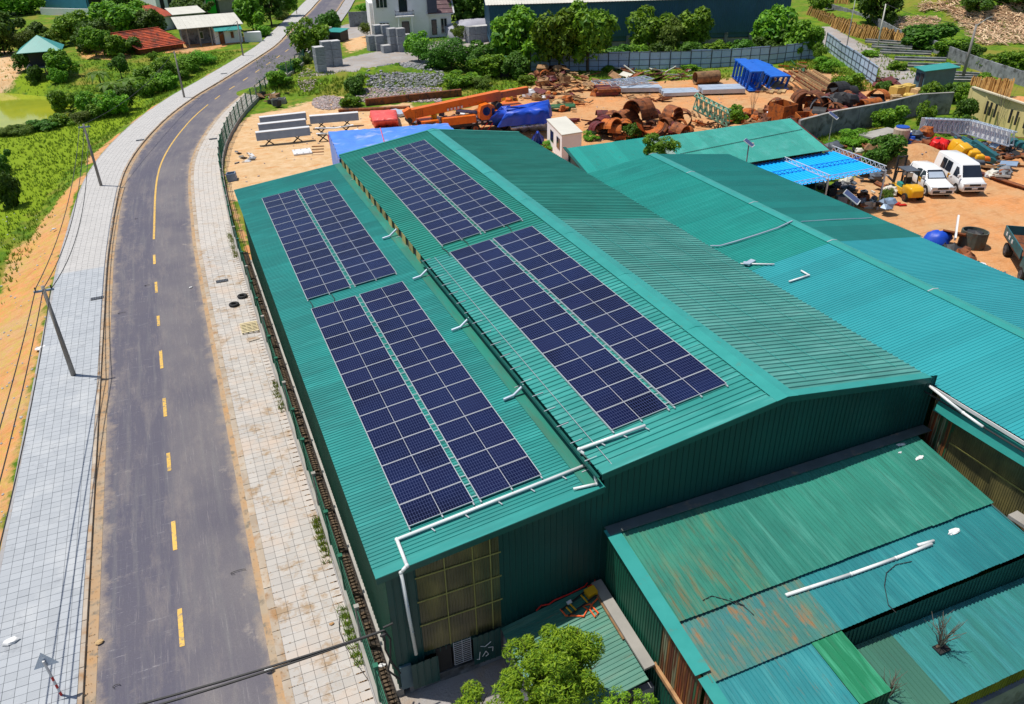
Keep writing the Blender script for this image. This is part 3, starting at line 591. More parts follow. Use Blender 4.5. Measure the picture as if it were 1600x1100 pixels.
# three columns x yellowed translucent sheets in front of the bay
for k in range(3):
    x0 = 3.5 + k * .845; ribbed((x0, fy - .03 - .004 * k, 1.57), (x0 + .86, fy - .03 - .004 * k, 1.57), (x0 + .86, fy - .03 - .004 * k, 5.38 + .06 * k), (x0, fy - .03 - .004 * k, 5.38 + .06 * k), .1, .02, .02, (0, -1, 0)).out('translucent_sheet', MT['transl'], hall)
yl = pm('yellowed_batten', (.32, .30, .09), (.24, .22, .06), 3, .7, rnd_=.1)
for zz in (2.75, 3.75, 4.72): M().bb(3.45, 6.1, fy - .075, fy - .055, zz, zz + .045).out('batten', yl, hall)
for xx in (4.33, 5.2, 5.75): M().bb(xx, xx + .03, fy - .07, fy - .052, 1.57, 5.4).out('batten', yl, hall)
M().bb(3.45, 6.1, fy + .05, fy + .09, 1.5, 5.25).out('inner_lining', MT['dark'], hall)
wall(hall, (3.45, fy), (6.15, fy), 1.35, 1.35, 1.6, 1.6, MT['wallF'], (0, -1, 0), sw=1.4)
wall(hall, (3.0, fy - .25), (3.86, fy - .25), .35, .35, 1.45, 1.5, MT['wallF'], (0, -1, 0), sw=.86, name='door_leaf')
wall(hall, (5.02, fy - .2), (5.95, fy - .2), .4, .4, 1.65, 1.7, MT['wallF'], (0, -1, 0), sw=.93, name='door_leaf')
M().bb(3.86, 4.35, fy - .02, fy + .03, .42, 1.5).out('doorway', MT['black'], hall)
win = M().bb(4.4, 5.02, fy + .0, fy + .04, .5, 1.55).out('window', MT['dark'], hall)
m_ = M(); [m_.bb(4.42, 5.0, fy - .06, fy - .045, z_, z_ + .02) for z_ in np.linspace(.52, 1.5, 12)]; [m_.bb(x_, x_ + .02, fy - .045, fy - .03, .5, 1.55) for x_ in (4.42, 4.7, 4.98)]; m_.out('window_grille', MT['alu'], win)
M().bb(wx + .3, 9.6, fy - .05, fy + .12, -.3, .38).bb(6.0, 6.35, fy - .02, fy + .1, .38, 1.36).out('plinth', MT['concd'], hall)
gm = M()  # white chalk scrawl on the door leaf
for s_ in (((5.18, .62), (5.22, .95)), ((5.3, .7), (5.42, .9)), ((5.42, .9), (5.5, .72)), ((5.5, .72), (5.4, .66)), ((5.25, 1.2), (5.4, 1.12)), ((5.4, 1.12), (5.6, 1.25)), ((5.5, 1.02), (5.66, .98)), ((5.66, .98), (5.64, .8)), ((5.1, .66), (5.2, .62))):
    gm.tube([(s_[0][0], fy - .235, s_[0][1]), (s_[1][0], fy - .235, s_[1][1])], .012, 5)
gm.out('chalk_scrawl', MT['white'], hall)
M().box((2.86, fy - .04, .8), (.36, .1, 1.0)).out('blue_post', MT['bluegrey'], hall)
# gable above the lean-to and right gable
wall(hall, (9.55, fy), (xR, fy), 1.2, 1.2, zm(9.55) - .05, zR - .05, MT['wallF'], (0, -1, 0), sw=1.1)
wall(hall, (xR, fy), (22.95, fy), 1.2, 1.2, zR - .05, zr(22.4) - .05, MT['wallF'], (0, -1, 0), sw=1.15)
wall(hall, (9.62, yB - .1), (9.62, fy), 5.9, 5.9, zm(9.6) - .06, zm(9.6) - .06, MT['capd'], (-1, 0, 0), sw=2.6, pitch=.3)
MT['ventyl'] = pm('old_yellow_vent_sheet', (.42, .36, .14), (.34, .28, .1), 2, .7, (.2, .1, .04), 2, (.5, .65), rnd_=.25)
# openings with yellowed sheets under the far part of the eave
k = 0
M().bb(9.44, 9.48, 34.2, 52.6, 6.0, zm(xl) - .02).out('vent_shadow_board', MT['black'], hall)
for y in np.arange(34.4, 52, 1.3):
    M().bb(9.39, 9.43, y, y + .72, 6.03, zm(xl) - .03).out('vent_sheet', MT['ventyl'], hall); k += 1
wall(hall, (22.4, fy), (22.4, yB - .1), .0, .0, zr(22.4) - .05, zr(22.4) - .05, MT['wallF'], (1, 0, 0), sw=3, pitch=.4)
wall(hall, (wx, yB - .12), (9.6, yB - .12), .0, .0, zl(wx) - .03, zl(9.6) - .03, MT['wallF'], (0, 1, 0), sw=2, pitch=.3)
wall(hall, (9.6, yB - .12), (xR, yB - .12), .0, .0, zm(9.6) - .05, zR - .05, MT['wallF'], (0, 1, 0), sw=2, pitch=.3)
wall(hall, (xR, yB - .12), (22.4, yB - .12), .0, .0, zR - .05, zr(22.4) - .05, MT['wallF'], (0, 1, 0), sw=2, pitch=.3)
# gutter under the main eave and its brackets, wire and slanting outlets
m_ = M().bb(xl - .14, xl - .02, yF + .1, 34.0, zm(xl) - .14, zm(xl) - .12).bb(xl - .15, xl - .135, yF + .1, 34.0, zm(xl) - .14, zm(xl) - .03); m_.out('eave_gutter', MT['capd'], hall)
bk = M().beam((0, 0, 0), (.42, 0, .06), .025, .02).mesh('gutter_bracket', MT['alu'])
y = 16.9
while y < 33.6: inst('gutter_bracket', bk, hall, (xl - .16 - 12, y - 34, zm(xl) + .0)); y += .98
M().tube([(xl + .45, 16.3, zm(xl + .45) + .06), (xl + .45, 33.5, zm(xl + .45) + .06)], .01, 4).out('guard_wire', MT['alu'], hall)
for y in (Xp(612, 382, 9.0).y, Xp(660, 438, 9.0).y, Xp(722, 519, 9.0).y, Xp(805, 617, 9.0).y):
    M().tube([(8.55, y, zl(8.55) + .1), (8.95, y + .02, zl(8.9) + .12), (9.36, y + .05, zm(xl) - .15)], .055, 8).out('downspout', MT['galvl'], hall)
y = 17.0
while y < 52: M().beam((9.2, y, zl(9.2) + .05), (9.5, y, zl(9.5) + .06), .03, .03).out('purlin_end', MT['alu'], hall); y += 5.3
# long screw lines and cables across the right slope
for xx in (17.6, 19.0, 20.6, 21.8):
    m_ = M(); m_.beam((xx, 17.0, zr(xx) + .047), (xx, 33.4, zr(xx) + .047), .016, .006); tag(m_.out('screw_line', MT['cap'], hall))
# ---------------------------------------------------------------- solar arrays: each panel a thing of its own
pma, t, b = nodes('solar_cells'); v = coords(t); sp = N(t, 'ShaderNodeSeparateXYZ'); t.links.new(v, sp.inputs[0])
oi = N(t, 'ShaderNodeObjectInfo')
c = mix(t, oi.outputs['Random'], (.003, .004, .02), (.005, .007, .042)); c = mix(t, ramp(t, noise(t, wpos(t), .35, 2), .4, .65), c, (.006, .011, .05))
t.links.new(c, b.inputs['Base Color']); t.links.new(mth(t, 'MULTIPLY', mth(t, 'ADD', oi.outputs['Random'], noise(t, wpos(t), .6, 3)), .2), b.inputs['Roughness']); b.inputs['Specular IOR Level'].default_value = .25; b.inputs['IOR'].default_value = 1.45
gridm = pm('cell_gap_lines', (.06, .08, .19), (.05, .07, .17), 1, .4, rnd_=0)
ARR = [('near', 'lean-to', 3.723, .176, 17.497, 33.035, 15, zl, .118, .035), ('far', 'lean-to', 3.736, .176, 34.106, 49.599, 15, zl, .118, .035),
       ('near', 'main', 10.578, .159, 17.659, 33.441, 15, zm, .1415, .035), ('far', 'main', 10.525, .159, 34.486, 50.888, 16, zm, .1415, .035)]
for near, which, x0, gp, y0, y1, rows, zf, sl_, dz in ARR:
    pit = (y1 - y0) / rows; w = pit - .013; kx = 1 / math.sqrt(1 + sl_ * sl_); ang = -math.atan(sl_)
    fm = M(); Lp = 2.09
    # frame: rim, middle bar
    for a in ((0, .022, 0, w), (Lp - .022, Lp, 0, w), (.022, Lp - .022, 0, .018), (.022, Lp - .022, w - .018, w)): fm.bb(a[0], a[1], a[2], a[3], 0, .035)
    fme = fm.mesh('panel_frame', MT['alu'])
    cm = M(); cm.bb(.022, Lp / 2 - .01, .018, w - .018, .008, .029); cme = cm.mesh('cell_sheet', pma)
    cme2 = M().bb(Lp / 2 + .01, Lp - .022, .018, w - .018, .008, .029).mesh('cell_sheet', pma)
    lm = M()
    for half in (0, 1):
        a0 = .03 if half == 0 else Lp / 2 + .01; ln = Lp / 2 - .04
        for k in range(1, 12): xx = a0 + ln * k / 12; lm.quad((xx - .0038, .03, .0302), (xx + .0038, .03, .0302), (xx + .0038, w - .03, .0302), (xx - .0038, w - .03, .0302))
        for k in range(1, 6): yy = .028 + (w - .056) * k / 6; lm.quad((a0, yy - .0045, .0306), (a0 + ln, yy - .0045, .0306), (a0 + ln, yy + .0045, .0306), (a0, yy + .0045, .0306))
    lme = lm.mesh('cell_grid_lines', gridm); mme = M().bb(Lp / 2 - .008, Lp / 2 + .008, .018, w - .018, .008, .033).mesh('middle_bar', MT['alu'])
    for ci in range(2):
        xa = x0 + ci * (2.1 + gp) * kx
        for r in range(rows):
            th = T('solar_module', 'solar panel in the %s %s array, %s column, %s row from the front' % (near, which, ('left', 'right')[ci], ORD[r]), 'solar panel', (xa, y0 + r * pit, zf(xa) + .075), 'solar panels in four arrays on the green roofs')
            th.rotation_euler = (ru(-.002, .002), ang + ru(-.002, .002), 0)
            for nm, me_ in (('panel_frame', fme), ('cell_sheet', cme), ('cell_sheet', cme2), ('cell_grid_lines', lme), ('middle_bar', mme)): inst(nm, me_, th, (0, 0, 0))
    # mounting rails under the panels, with their ends showing in the gap
    rl = T('mounting_rails', 'aluminium mounting rails under the %s solar array of the %s roof' % (near, which), 'mounting rails', (x0, y0, zf(x0)), 'mounting rails of the solar arrays')
    for ci in range(2):
        xa = x0 + ci * (2.1 + gp) * kx
        for q in (.02, 1.05, 2.06):
            xx = xa + q * kx; M().bb(xx - .02, xx + .02, y0 - .12, y1 + .06, zf(xx) + .035, zf(xx) + .072).out('rail', MT['alu'], rl)
    xg = x0 + 2.1 * kx
    for r in range(rows):
        for dy in (.22, .80):
            yy = y0 + (r + dy) * pit; M().beam((xg - .03, yy, zf(xg) + .07), (xg + gp + .02, yy, zf(xg + gp) + .07), .03, .02).out('cross_bar', MT['alu'], rl)
# short cables linking arrays
for (u0, v0), (u1, v1), f in (((484, 471), (489, 485), zl), ((518, 460), (523, 475), zl), ((690, 387), (703, 400), zm), ((724, 375), (733, 386), zm), ((792, 352), (800, 364), zm)):
    a = Z(u0, v0, 5.5); c = Z(u1, v1, 5.5)
    for _ in range(5): a = Z(u0, v0, f(a.x) + .05); c = Z(u1, v1, f(c.x) + .05)
    o = M().tube([a, a.lerp(c, .5) + Vector((.06, 0, .02)), c], .018, 5).out('cable', MT['dark']); tag(o, 'short dark cable between the two %s arrays, %s' % ('lean-to' if a.x < 9 else 'main roof', {484: 'at their left edge', 518: 'near their middle gap', 690: 'at their left edge', 724: 'under the left column', 792: 'under the right column'}[u0]), 'cable', 'cables linking the solar arrays')
# ---------------------------------------------------------------- white conduit across both roofs
def onf(u, v, f, up=.1):
    z = 5.5
    for _ in range(8): p = Z(u, v, z); z = f(p.x) + up
    return Z(u, v, z)
def conduit(pts, r, label, brackets=()):
    th = T('conduit_pipe', label, 'pipe', pts[0]); 
    for i in range(len(pts) - 1): M().tube([pts[i], pts[i + 1]], r, 10).out('pipe_length', MT['whiteplastic'], th, smooth=True)
    for p in pts[1:-1]: M().blob(p, (r * 1.25,) * 3, 8, 6, 0).out('elbow', MT['whiteplastic'], th, smooth=True)
    for p in brackets: M().box(p, (.035, .2, .02), rz=.35).out('pipe_clip', MT['alu'], th)
    return th
a0 = Vector((3.22, fy - .12, 1.72)); a1 = Vector((3.08, fy - .12, 4.9)); a1b = Vector((3.06, fy - .15, zl(3.06) - .05))
b0 = onf(620, 843, zl); b1 = onf(927, 722, zl, .1); b2 = onf(905, 702, zm, .12); b3 = onf(1008, 665, zm, .12)
# where the run leaves the wall it bends back over the verge
vg = onf(636, 884, zl, .1)
conduit([a0, a1b, vg, b0, b1, b2, b3], .055, 'long white conduit running down the front wall and across both roofs', [b0.lerp(b1, k / 6) - Vector((0, .12, .04)) for k in range(6)] + [b2.lerp(b3, k / 3) - Vector((0, .1, .04)) for k in range(1, 4)] + [a0.lerp(a1b, k) for k in (.3, .62)])
c0 = onf(896, 764, zl, .12); c1 = onf(932, 756, zl, .12); c2 = Vector((9.36, c1.y + .25, zm(9.39) - .2)); 
conduit([c0, c1, c2], .045, 'short white elbow pipe at the corner below the main roof eave')
# ---------------------------------------------------------------- second hall, right
hx, yH0, yH1 = 27.9, 3.0, 43.33
def h2l(x): return 6.08 + .13 * (x - 22.9)
def h2r(x): return 6.73 - .130 * (x - hx)
h2 = T('factory_hall', 'long teal hall on the right whose far roof third is darker', 'building', (28, 24, 0)); ys = 26.9
roof(h2, (hx, ys, 6.73), (hx, yH0, 6.73), (22.9, ys, h2l(22.9)), MT['hallL'], pitch=.14, rh=.018, rw=.022)
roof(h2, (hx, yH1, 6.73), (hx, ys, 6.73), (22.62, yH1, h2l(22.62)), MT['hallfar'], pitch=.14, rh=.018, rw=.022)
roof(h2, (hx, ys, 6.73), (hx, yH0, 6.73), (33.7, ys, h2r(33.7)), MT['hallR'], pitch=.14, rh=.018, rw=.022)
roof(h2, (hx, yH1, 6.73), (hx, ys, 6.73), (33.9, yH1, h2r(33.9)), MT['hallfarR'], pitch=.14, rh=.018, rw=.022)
y = yH0
while y < yH1:
    y2 = min(y + 6.0, yH1); m_ = M()
    for s_, f in ((-1, h2l), (1, h2r)):
        x1 = hx + s_ * .3; m_.hexa([(hx, y, 6.77), (hx, y2, 6.77), (x1, y2, f(x1) + .03), (x1, y, f(x1) + .03)][::s_], [(hx, y, 6.785), (hx, y2, 6.785), (x1, y2, f(x1) + .045), (x1, y, f(x1) + .045)][::s_])
    m_.out('ridge_cap', MT['cap'], h2); M().beam((hx - .3, y2, h2l(hx - .3) + .05), (hx, y2, 6.79), .05, .02).beam((hx, y2, 6.79), (hx + .3, y2, h2r(hx + .3) + .05), .05, .02).out('cap_joint_strip', MT['alu'], h2); y = y2
wall(h2, (33.4, yH0), (33.4, yH1), 0, 0, h2r(33.4) - .05, h2r(33.4) - .05, MT['wallF'], (1, 0, 0), sw=2.4, pitch=.4)
wall(h2, (22.9, yH1 - .1), (hx, yH1 - .1), 0, 0, h2l(22.9) - .05, 6.68, MT['wallF'], (0, 1, 0), sw=2, pitch=.4); wall(h2, (hx, yH1 - .1), (33.4, yH1 - .1), 0, 0, 6.68, h2r(33.4) - .05, MT['wallF'], (0, 1, 0), sw=2, pitch=.4)
# its west wall, seen beyond the low roofs: rusty sheets, yellowed sheets, flashings, white gutter
wx2 = 23.12
wall(h2, (wx2, 16.1), (wx2, 15.1), 1, 1, h2l(wx2) - .1, h2l(wx2) - .1, MT['mixed'], (-1, 0, 0), sw=.12, pitch=.12, name='rusty_wall_sheet')
for k in range(5):
    y0_ = 15.1 - k * .66; ribbed((wx2, y0_, 3.0), (wx2, y0_ - .67, 2.9), (wx2, y0_ - .67, 5.6), (wx2, y0_, 5.6), .09, .018, .018, (-1, 0, 0)).out('translucent_sheet', MT['transl'], h2)
M().bb(wx2 - .05, wx2 - .02, 11.8, 15.1, 4.2, 4.24).out('batten', yl, h2)
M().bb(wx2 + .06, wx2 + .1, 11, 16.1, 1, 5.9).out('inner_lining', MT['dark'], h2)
wall(h2, (wx2, 11.8), (wx2, 10.9), 1, 1, h2l(wx2) - .1, h2l(wx2) - .1, MT['mixed'], (-1, 0, 0), sw=.12, pitch=.12, name='rusty_wall_sheet')
wall(h2, (wx2, 10.9), (wx2, yH0), 0, 0, h2l(wx2) - .1, h2l(wx2) - .1, MT['wallW'], (-1, 0, 0), sw=1.1)
M().hexa([(wx2 - .34, 7, 5.33), (wx2 - .3, 7, 5.33), (wx2 - .3, 15.85, 5.25), (wx2 - .34, 15.85, 5.25)], [(wx2 - .1, 7, 5.86), (wx2 - .06, 7, 5.86), (wx2 - .06, 15.85, 5.82), (wx2 - .1, 15.85, 5.82)]).out('wide_fascia', MT['cap'], h2)
M().bb(22.74, 22.9, 5, 16.3, 6.02, 6.04).bb(22.72, 22.74, 5, 16.3, 6.02, 6.14).out('white_gutter', MT['white'], h2)
for k in range(3): M().tube([(22.52, 16.4 - k * 0 - .05, 5.93), (22.6, 8, 5.93)], .03, 6).out('gutter_cable', MT['dark'], h2) if k == 0 else None
conduit([Xp(1452, 603, 22.45), Xp(1505, 645, 22.45), Xp(1536, 667, 22.45)], .05, 'loose white pipe lying along the eave of the right hall')
# pieces of conduit left on the right hall roof
def onh(u, v, up=.08, f=None):
    f = f or h2l; z = 6.3
    for _ in range(8): p = Z(u, v, z); z = f(p.x) + up
    return Z(u, v, z)
conduit([onh(1233, 440), onh(1264, 430), onh(1252, 423)], .045, 'white L-shaped conduit offcut lying on the right hall roof')
conduit([onh(1157, 412), onh(1210, 413)], .04, 'straight white conduit offcut at the edge of the right hall roof')
o = M().box(onh(1172, 410, .1), (.6, .25, .1), rz=.4).box(onh(1165, 411, .14), (.3, .2, .05), rz=.9).out('scrap_flashing', MT['galvl']); tag(o, 'small crumpled grey scrap beside the straight conduit offcut', 'scrap')
pts = [onh(1110, 384, .1), onh(1125, 384, .1), onh(1150, 377, .1), onh(1185, 366, .1), onh(1215, 356, .1), onh(1238, 345, .1)]
tag(M().tube(pts, .035, 6).out('rope', MT['galvl']), 'pale green hose lying across the darker roof of the right hall', 'hose')
pts = [onh(1252, 346, .05, h2r), onh(1300, 343, .05, h2r), onh(1350, 341, .05, h2r), onh(1362, 340, .05, h2r)]
tag(M().tube(pts, .022, 5).out('rope', MT['galvl']), 'thin pale line of wire beyond the ridge of the right hall', 'wire')
# ---------------------------------------------------------------- low roofs in front
low = T('workshop_shed', 'low green and blue roofed workshop built against the front of the hall', 'building', (15, 12, 0))
def z1(y): return 4.34 - .155 * (16.05 - y)
def lowstep(x0, x1, y0, y1, za, zb, mat, matf=None, pitch=.15, nm='roof_sheet'): roof(low, (x0, y0, za), (x1, y0, za), (x0, y1, zb), mat, sw=.9, pitch=pitch, rh=.022, rw=.026, name=nm, matf=matf, j=.012)
lowstep(9.62, 22.25, 16.06, 12.46, 4.34, 3.80, MT['lowA'], lambda f: MT['lowA'] if f < .3 else MT['lowA2'])
lowstep(9.75, 22.2, 12.6, 10.62, 3.72, 3.46, MT['lowB'], lambda f: MT['lowBr'] if f < .38 else MT['lowB'])
lowstep(9.85, 13.15, 10.75, 7.6, 3.40, 2.98, MT['lowC'])
lowstep(13.15, 14.2, 10.72, 8.7, 3.42, 3.17, MT['strip'], pitch=.3)
M().hexa([(9.5, 10.9, 3.60), (9.98, 10.9, 3.60), (9.98, 16.0, 4.385), (9.5, 16.0, 4.385)], [(9.5, 10.9, 3.613), (9.98, 10.9, 3.613), (9.98, 16.0, 4.398), (9.5, 16.0, 4.398)]).out('verge_flashing', MT['cap'], low)
M().hexa([(9.56, 7.4, 3.02), (9.95, 7.4, 3.02), (9.95, 10.85, 3.50), (9.56, 10.85, 3.50)], [(9.56, 7.4, 3.033), (9.95, 7.4, 3.033), (9.95, 10.85, 3.513), (9.56, 10.85, 3.513)]).out('verge_flashing', MT['cap'], low)
gp_ = pm('grey_flashing', (.1, .13, .14), (.07, .1, .1), 1.5, .6, (.2, .17, .13), 2, (.58, .7), rnd_=0)
M().bb(9.6, 22.9, 15.75, 16.14, 4.37, 4.40).out('wall_flashing', gp_, low)
M().hexa([(22.15, 10.4, 3.42), (23.1, 10.4, 2.7), (23.1, 16.05, 3.4), (22.15, 16.05, 4.3)], [(22.15, 10.4, 3.44), (23.1, 10.4, 2.72), (23.1, 16.05, 3.42), (22.15, 16.05, 4.32)]).out('wall_flashing', gp_, low)
M().box((22.6, 11.2, 3.62), (.45, 1.5, .12), rz=.05).out('coping_stone', MT['conc'], low)
wall(low, (9.68, 16.05), (9.68, 12.75), 0, 0, 4.3, 3.8, MT['wallW'], (-1, 0, 0), sw=.85, pitch=.14)
wall(low, (9.7, 12.75), (9.7, 10.8), 1.5, 1.45, 3.8, 3.5, MT['mixed'], (-1, 0, 0), sw=.1, pitch=.1, name='rusty_wall_sheet')
wall(low, (9.74, 10.7), (9.74, 9.7), 1.4, 1.35, 3.4, 3.28, MT['mixed'], (-1, 0, 0), sw=.1, pitch=.1, name='rusty_wall_sheet')
wall(low, (9.7, 12.75), (9.7, 10.8), 0, 0, 1.5, 1.45, MT['wallW'], (-1, 0, 0), sw=.9, pitch=.14); wall(low, (9.74, 9.7), (9.74, 7.5), 0, 0, 3.28, 3.0, MT['wallW'], (-1, 0, 0), sw=.9, pitch=.14)
M().beam((9.62, 12.9, 1.72), (9.62, 9.6, 1.45), .1, .14).out('timber_rail', MT['plank'], low)
wall(low, (14.2, 10.55), (22.9, 10.55), 0, 0, 3.38, 3.38, MT['wallF'], (0, -1, 0), sw=1.1, pitch=.16)
wall(low, (14.18, 10.6), (14.18, 8.7), 0, 0, 3.35, 3.12, MT['wallW'], (1, 0, 0), sw=.95, pitch=.14); wall(low, (13.1, 8.72), (14.18, 8.72), 0, 0, 3.13, 3.13, MT['wallF'], (0, -1, 0), sw=1, pitch=.14)
r4 = T('lean_shelter', 'lowest blue-green roof at the bottom right with a dead shrub growing through', 'building', (18.5, 9, 0))
MT['low4'] = roofmat('lowest_roof_paint', (.03, .20, .21), (.03, .19, .17), (.05, .26, .27), None, st=(4, .3, 1), dirt=(.02, .09, .09), dth=(.45, .75))
MT['low4g'] = roofmat('lowest_roof_dull_green_paint', (.05, .16, .11), (.04, .14, .1), None, None, st=(4, .3, 1))
roof(r4, (14.25, 10.53, 2.62), (24.5, 10.53, 2.3), (14.25, 8.2, 2.3), None, sw=.9, pitch=.16, rh=.022, rw=.026, matf=lambda f: MT['low4g'] if f < .2 else MT['low4'], j=.012)
wall(r4, (16.4, 8.3), (24.5, 8.3), 1.3, 1.3, 2.28, 1.98, None, (0, -1, 0), sw=.7, pitch=.14, matf=lambda k: MT['oliveyel'] if k % 3 else MT['mixed']) if False else None
oy = pm('mossy_yellow_sheet', (.2, .2, .02), (.12, .14, .02), 2, .7, (.2, .1, .03), 2, (.6, .75), rnd_=.3)
wall(r4, (16.6, 8.32), (24.5, 8.32), 1.5, 1.3, 2.24, 1.98, oy, (0, -1, 0), sw=.5, pitch=.14)
M().bb(16.4, 24.5, 8.2, 8.42, -.2, 1.4).out('block_wall', MT['concd'], r4)
M().bb(14.3, 16.4, 8.25, 8.4, 0, 2.25).out('end_wall', MT['dark'], r4)
# annex between the hall front and the workshop wall
an = T('annex_roof', 'small patched green annex roof with orange straps lying on it', 'roof', (8, 14.5, 0))
MT['annx'] = roofmat('annex_roof_paint', (.035, .19, .13), (.03, .16, .12), (.09, .23, .16), (.22, .12, .04), (.6, .72), st=(.35, 4, 1), dirt=(.02, .08, .05), dth=(.45, .75))
roof(an, (6.0, 16.1, 1.5), (6.0, 12.5, 1.15), (9.2, 16.1, 2.05), MT['annx'], sw=.9, pitch=.15, rh=.02, rw=.024, j=.03)
M().hexa([(9.2, 12.75, 1.78), (9.55, 12.75, 1.83), (9.55, 16.1, 2.12), (9.2, 16.1, 2.08)], [(9.2, 12.75, 1.86), (9.55, 12.75, 1.9), (9.55, 16.1, 2.2), (9.2, 16.1, 2.16)]).out('concrete_beam', MT['conc'], an)
M().beam((9.15, 13.9, 1.9), (9.15, 16.0, 2.1), .06, .06).out('timber_edge', MT['plank'], an)
M().bb(6.1, 9.5, 12.6, 12.8, -.2, 1.1).out('front_wall', MT['concd'], an); M().bb(7.9, 8.8, 12.55, 12.62, 0, 1.05).out('doorway', MT['black'], an)
M().bb(6.05, 6.2, 12.6, 16.1, -.2, 1.2).out('side_wall', MT['concd'], an)
# things on the annex roof
def zan(p): return 1.5 + (p.x - 6.0) * .172 - (16.1 - p.y) * .095
def ona(u, v, up=.05):
    z = 1.9
    for _ in range(8): p = Z(u, v, z); z = zan(p) + up
    return Z(u, v, z)
def strap(name, label, px, mat, r=.03):
    return tag(M().tube([ona(u, v, .06) for u, v in px], r, 6).out(name, mat), label, 'strap')
strap('ratchet_strap', 'taut red strap lying along the foot of the dark front wall', [(838, 954), (846, 946), (858, 944), (866, 938), (890, 928), (914, 916), (920, 907), (930, 904), (928, 912), (918, 917)], MT['redp'], .025)
strap('ratchet_strap', 'tangled orange strap coiled on the annex roof below the yellow tool', [(876, 952), (884, 962), (898, 962), (912, 963), (918, 952), (910, 947), (922, 944), (935, 958), (930, 964), (921, 952), (926, 943), (934, 935), (936, 930)], MT['ropeo'], .03)
tl = T('hand_cart', 'yellow and black sack truck lying on the annex roof', 'sack truck', ona(915, 935)); 
M().tube([ona(877, 953, .1), ona(914, 924, .12)], .03, 6).tube([ona(888, 962, .1), ona(932, 930, .14)], .03, 6).out('rail', MT['black'], tl)
for (a, b_) in (((890, 943), (900, 953)), ((885, 949), (893, 957)), ((908, 930), (918, 941))): M().tube([ona(*a, .13), ona(*b_, .15)], .028, 6).out('cross_bar', MT['yellow'], tl)
M().hexa([ona(912, 927, .06), ona(927, 919, .08), ona(934, 929, .08), ona(920, 937, .06)], [ona(912, 927, .06) + Vector((0, 0, .16)), ona(927, 919, .08) + Vector((0, 0, .16)), ona(934, 929, .08) + Vector((0, 0, .16)), ona(920, 937, .06) + Vector((0, 0, .16))]).out('toe_plate', MT['yellow'], tl)
M().beam(ona(886, 943, .16), ona(893, 939, .18), .1, .06).out('handle_grip', MT['white'], tl)
# conduit and twigs on the low roofs
def onl(u, v, up=.06):
    z = 3.7
    for _ in range(10):
        p = Z(u, v, z); z = (z1(p.y) if p.y > 12.5 else 3.72 - .131 * (12.6 - p.y)) + up
    return Z(u, v, z)
conduit([onl(1228, 930), onl(1330, 897), onl(1400, 872), onl(1456, 850)], .055, 'long slightly bent white conduit lying across the low blue roof')
conduit([onl(1434, 852), onl(1459, 845)], .05, 'short white conduit stub beside the end of the long bent one')
for (u, v), s_, lb in (((1407, 695), .28, 'crumpled white scrap nearest the corner of the low green roof'), ((1406, 707), .14, 'tiny white scrap just below the crumpled one on the green roof'), ((1437, 715), .3, 'grey and white rag near the yellowed sheets on the green roof'), ((1489, 830), .42, 'pale flattened packaging on the blue part of the low roof')):
    p = onl(u, v, .03); o = M().blob(p, (s_ * .6, s_ * .28, .03), 9, 4, .5).out('litter', MT['whiteplastic']); o.rotation_euler.z = ru(-.6, .2); tag(o, lb, 'litter', 'litter on the low roofs')
for px, lb in ((((1098, 938), (1112, 931), (1138, 938), (1163, 946)), 'thin dark wire lying on the left of the low green roof'), (((1425, 877), (1400, 882), (1385, 895), (1382, 915), (1388, 945), (1400, 957)), 'curved dark wire below the long conduit on the blue roof'), (((1140, 935), (1160, 945), (1178, 961)), 'short thin twig crossing the roof step on the left')):
    tag(M().tube([onl(u, v, .04) for u, v in px], .012, 5).out('wire_scrap', MT['dark']), lb, 'wire')
# ---------------------------------------------------------------- back shed and blue canopy
bs = T('back_shed', 'pale green single-slope shed roof behind the two halls', 'building', (34, 47, 0))
def zb_(y): return 3.5 + (y - 47.5) * .286
roof(bs, (26.2, 47.5, zb_(47.5)), (33.2, 47.5, zb_(47.5)), (26.2, 52.6, zb_(52.6)), MT['back2'], pitch=.2, rh=.02)
roof(bs, (33.2, 47.5, zb_(47.5)), (34.2, 47.5, zb_(47.5)), (33.2, 52.6, zb_(52.6)), pm('bare_zinc_sheet', (.25, .33, .29), (.2, .28, .25), 2, .5), pitch=.2, rh=.02)
roof(bs, (34.2, 47.5, zb_(47.5)), (46.9, 47.5, zb_(47.5)), (34.2, 52.4, zb_(52.4)), MT['back'], pitch=.2, rh=.02)
M().bb(26.3, 46.8, 52.2, 52.35, 0, 4.75).bb(46.6, 46.75, 48.0, 52.3, 0, 3.5).out('wall', MT['concd'], bs)
m_ = M(); m_.add([(26.4, 47.6, 0), (26.4, 52.3, 0), (26.4, 52.3, zb_(52.3) - .05), (26.4, 47.6, zb_(47.6) - .05), (26.5, 47.6, 0), (26.5, 52.3, 0), (26.5, 52.3, zb_(52.3) - .05), (26.5, 47.6, zb_(47.6) - .05)], ((0, 1, 2, 3), (7, 6, 5, 4))); m_.out('gable_wall', MT['conc'], bs)
M().beam((26.15, 47.5, zb_(47.5) + .04), (26.15, 52.7, zb_(52.7) + .04), .22, .06).out('verge_flashing', MT['capd'], bs)
M().beam((46.9, 47.5, zb_(47.5) + .04), (46.9, 52.5, zb_(52.5) + .04), .07, .07).out('verge_flashing', MT['maroon'], bs)
M().beam((34.5, 49.8, zb_(49.8) + .05), (46.7, 50.6, zb_(50.6) + .05), .04, .02).out('cable', MT['dark'], bs)
cn = T('canopy', 'open canopy with sky blue corrugated roof on white trusses', 'canopy', (44, 45, 0))
cz = 3.0
roof(cn, (36.8, 42.75, cz), (47.75, 42.75, cz + .02), (36.8, 47.9, cz + .12), MT['bluesheet'], sw=1.1, pitch=.36, rh=.07, rw=.06)
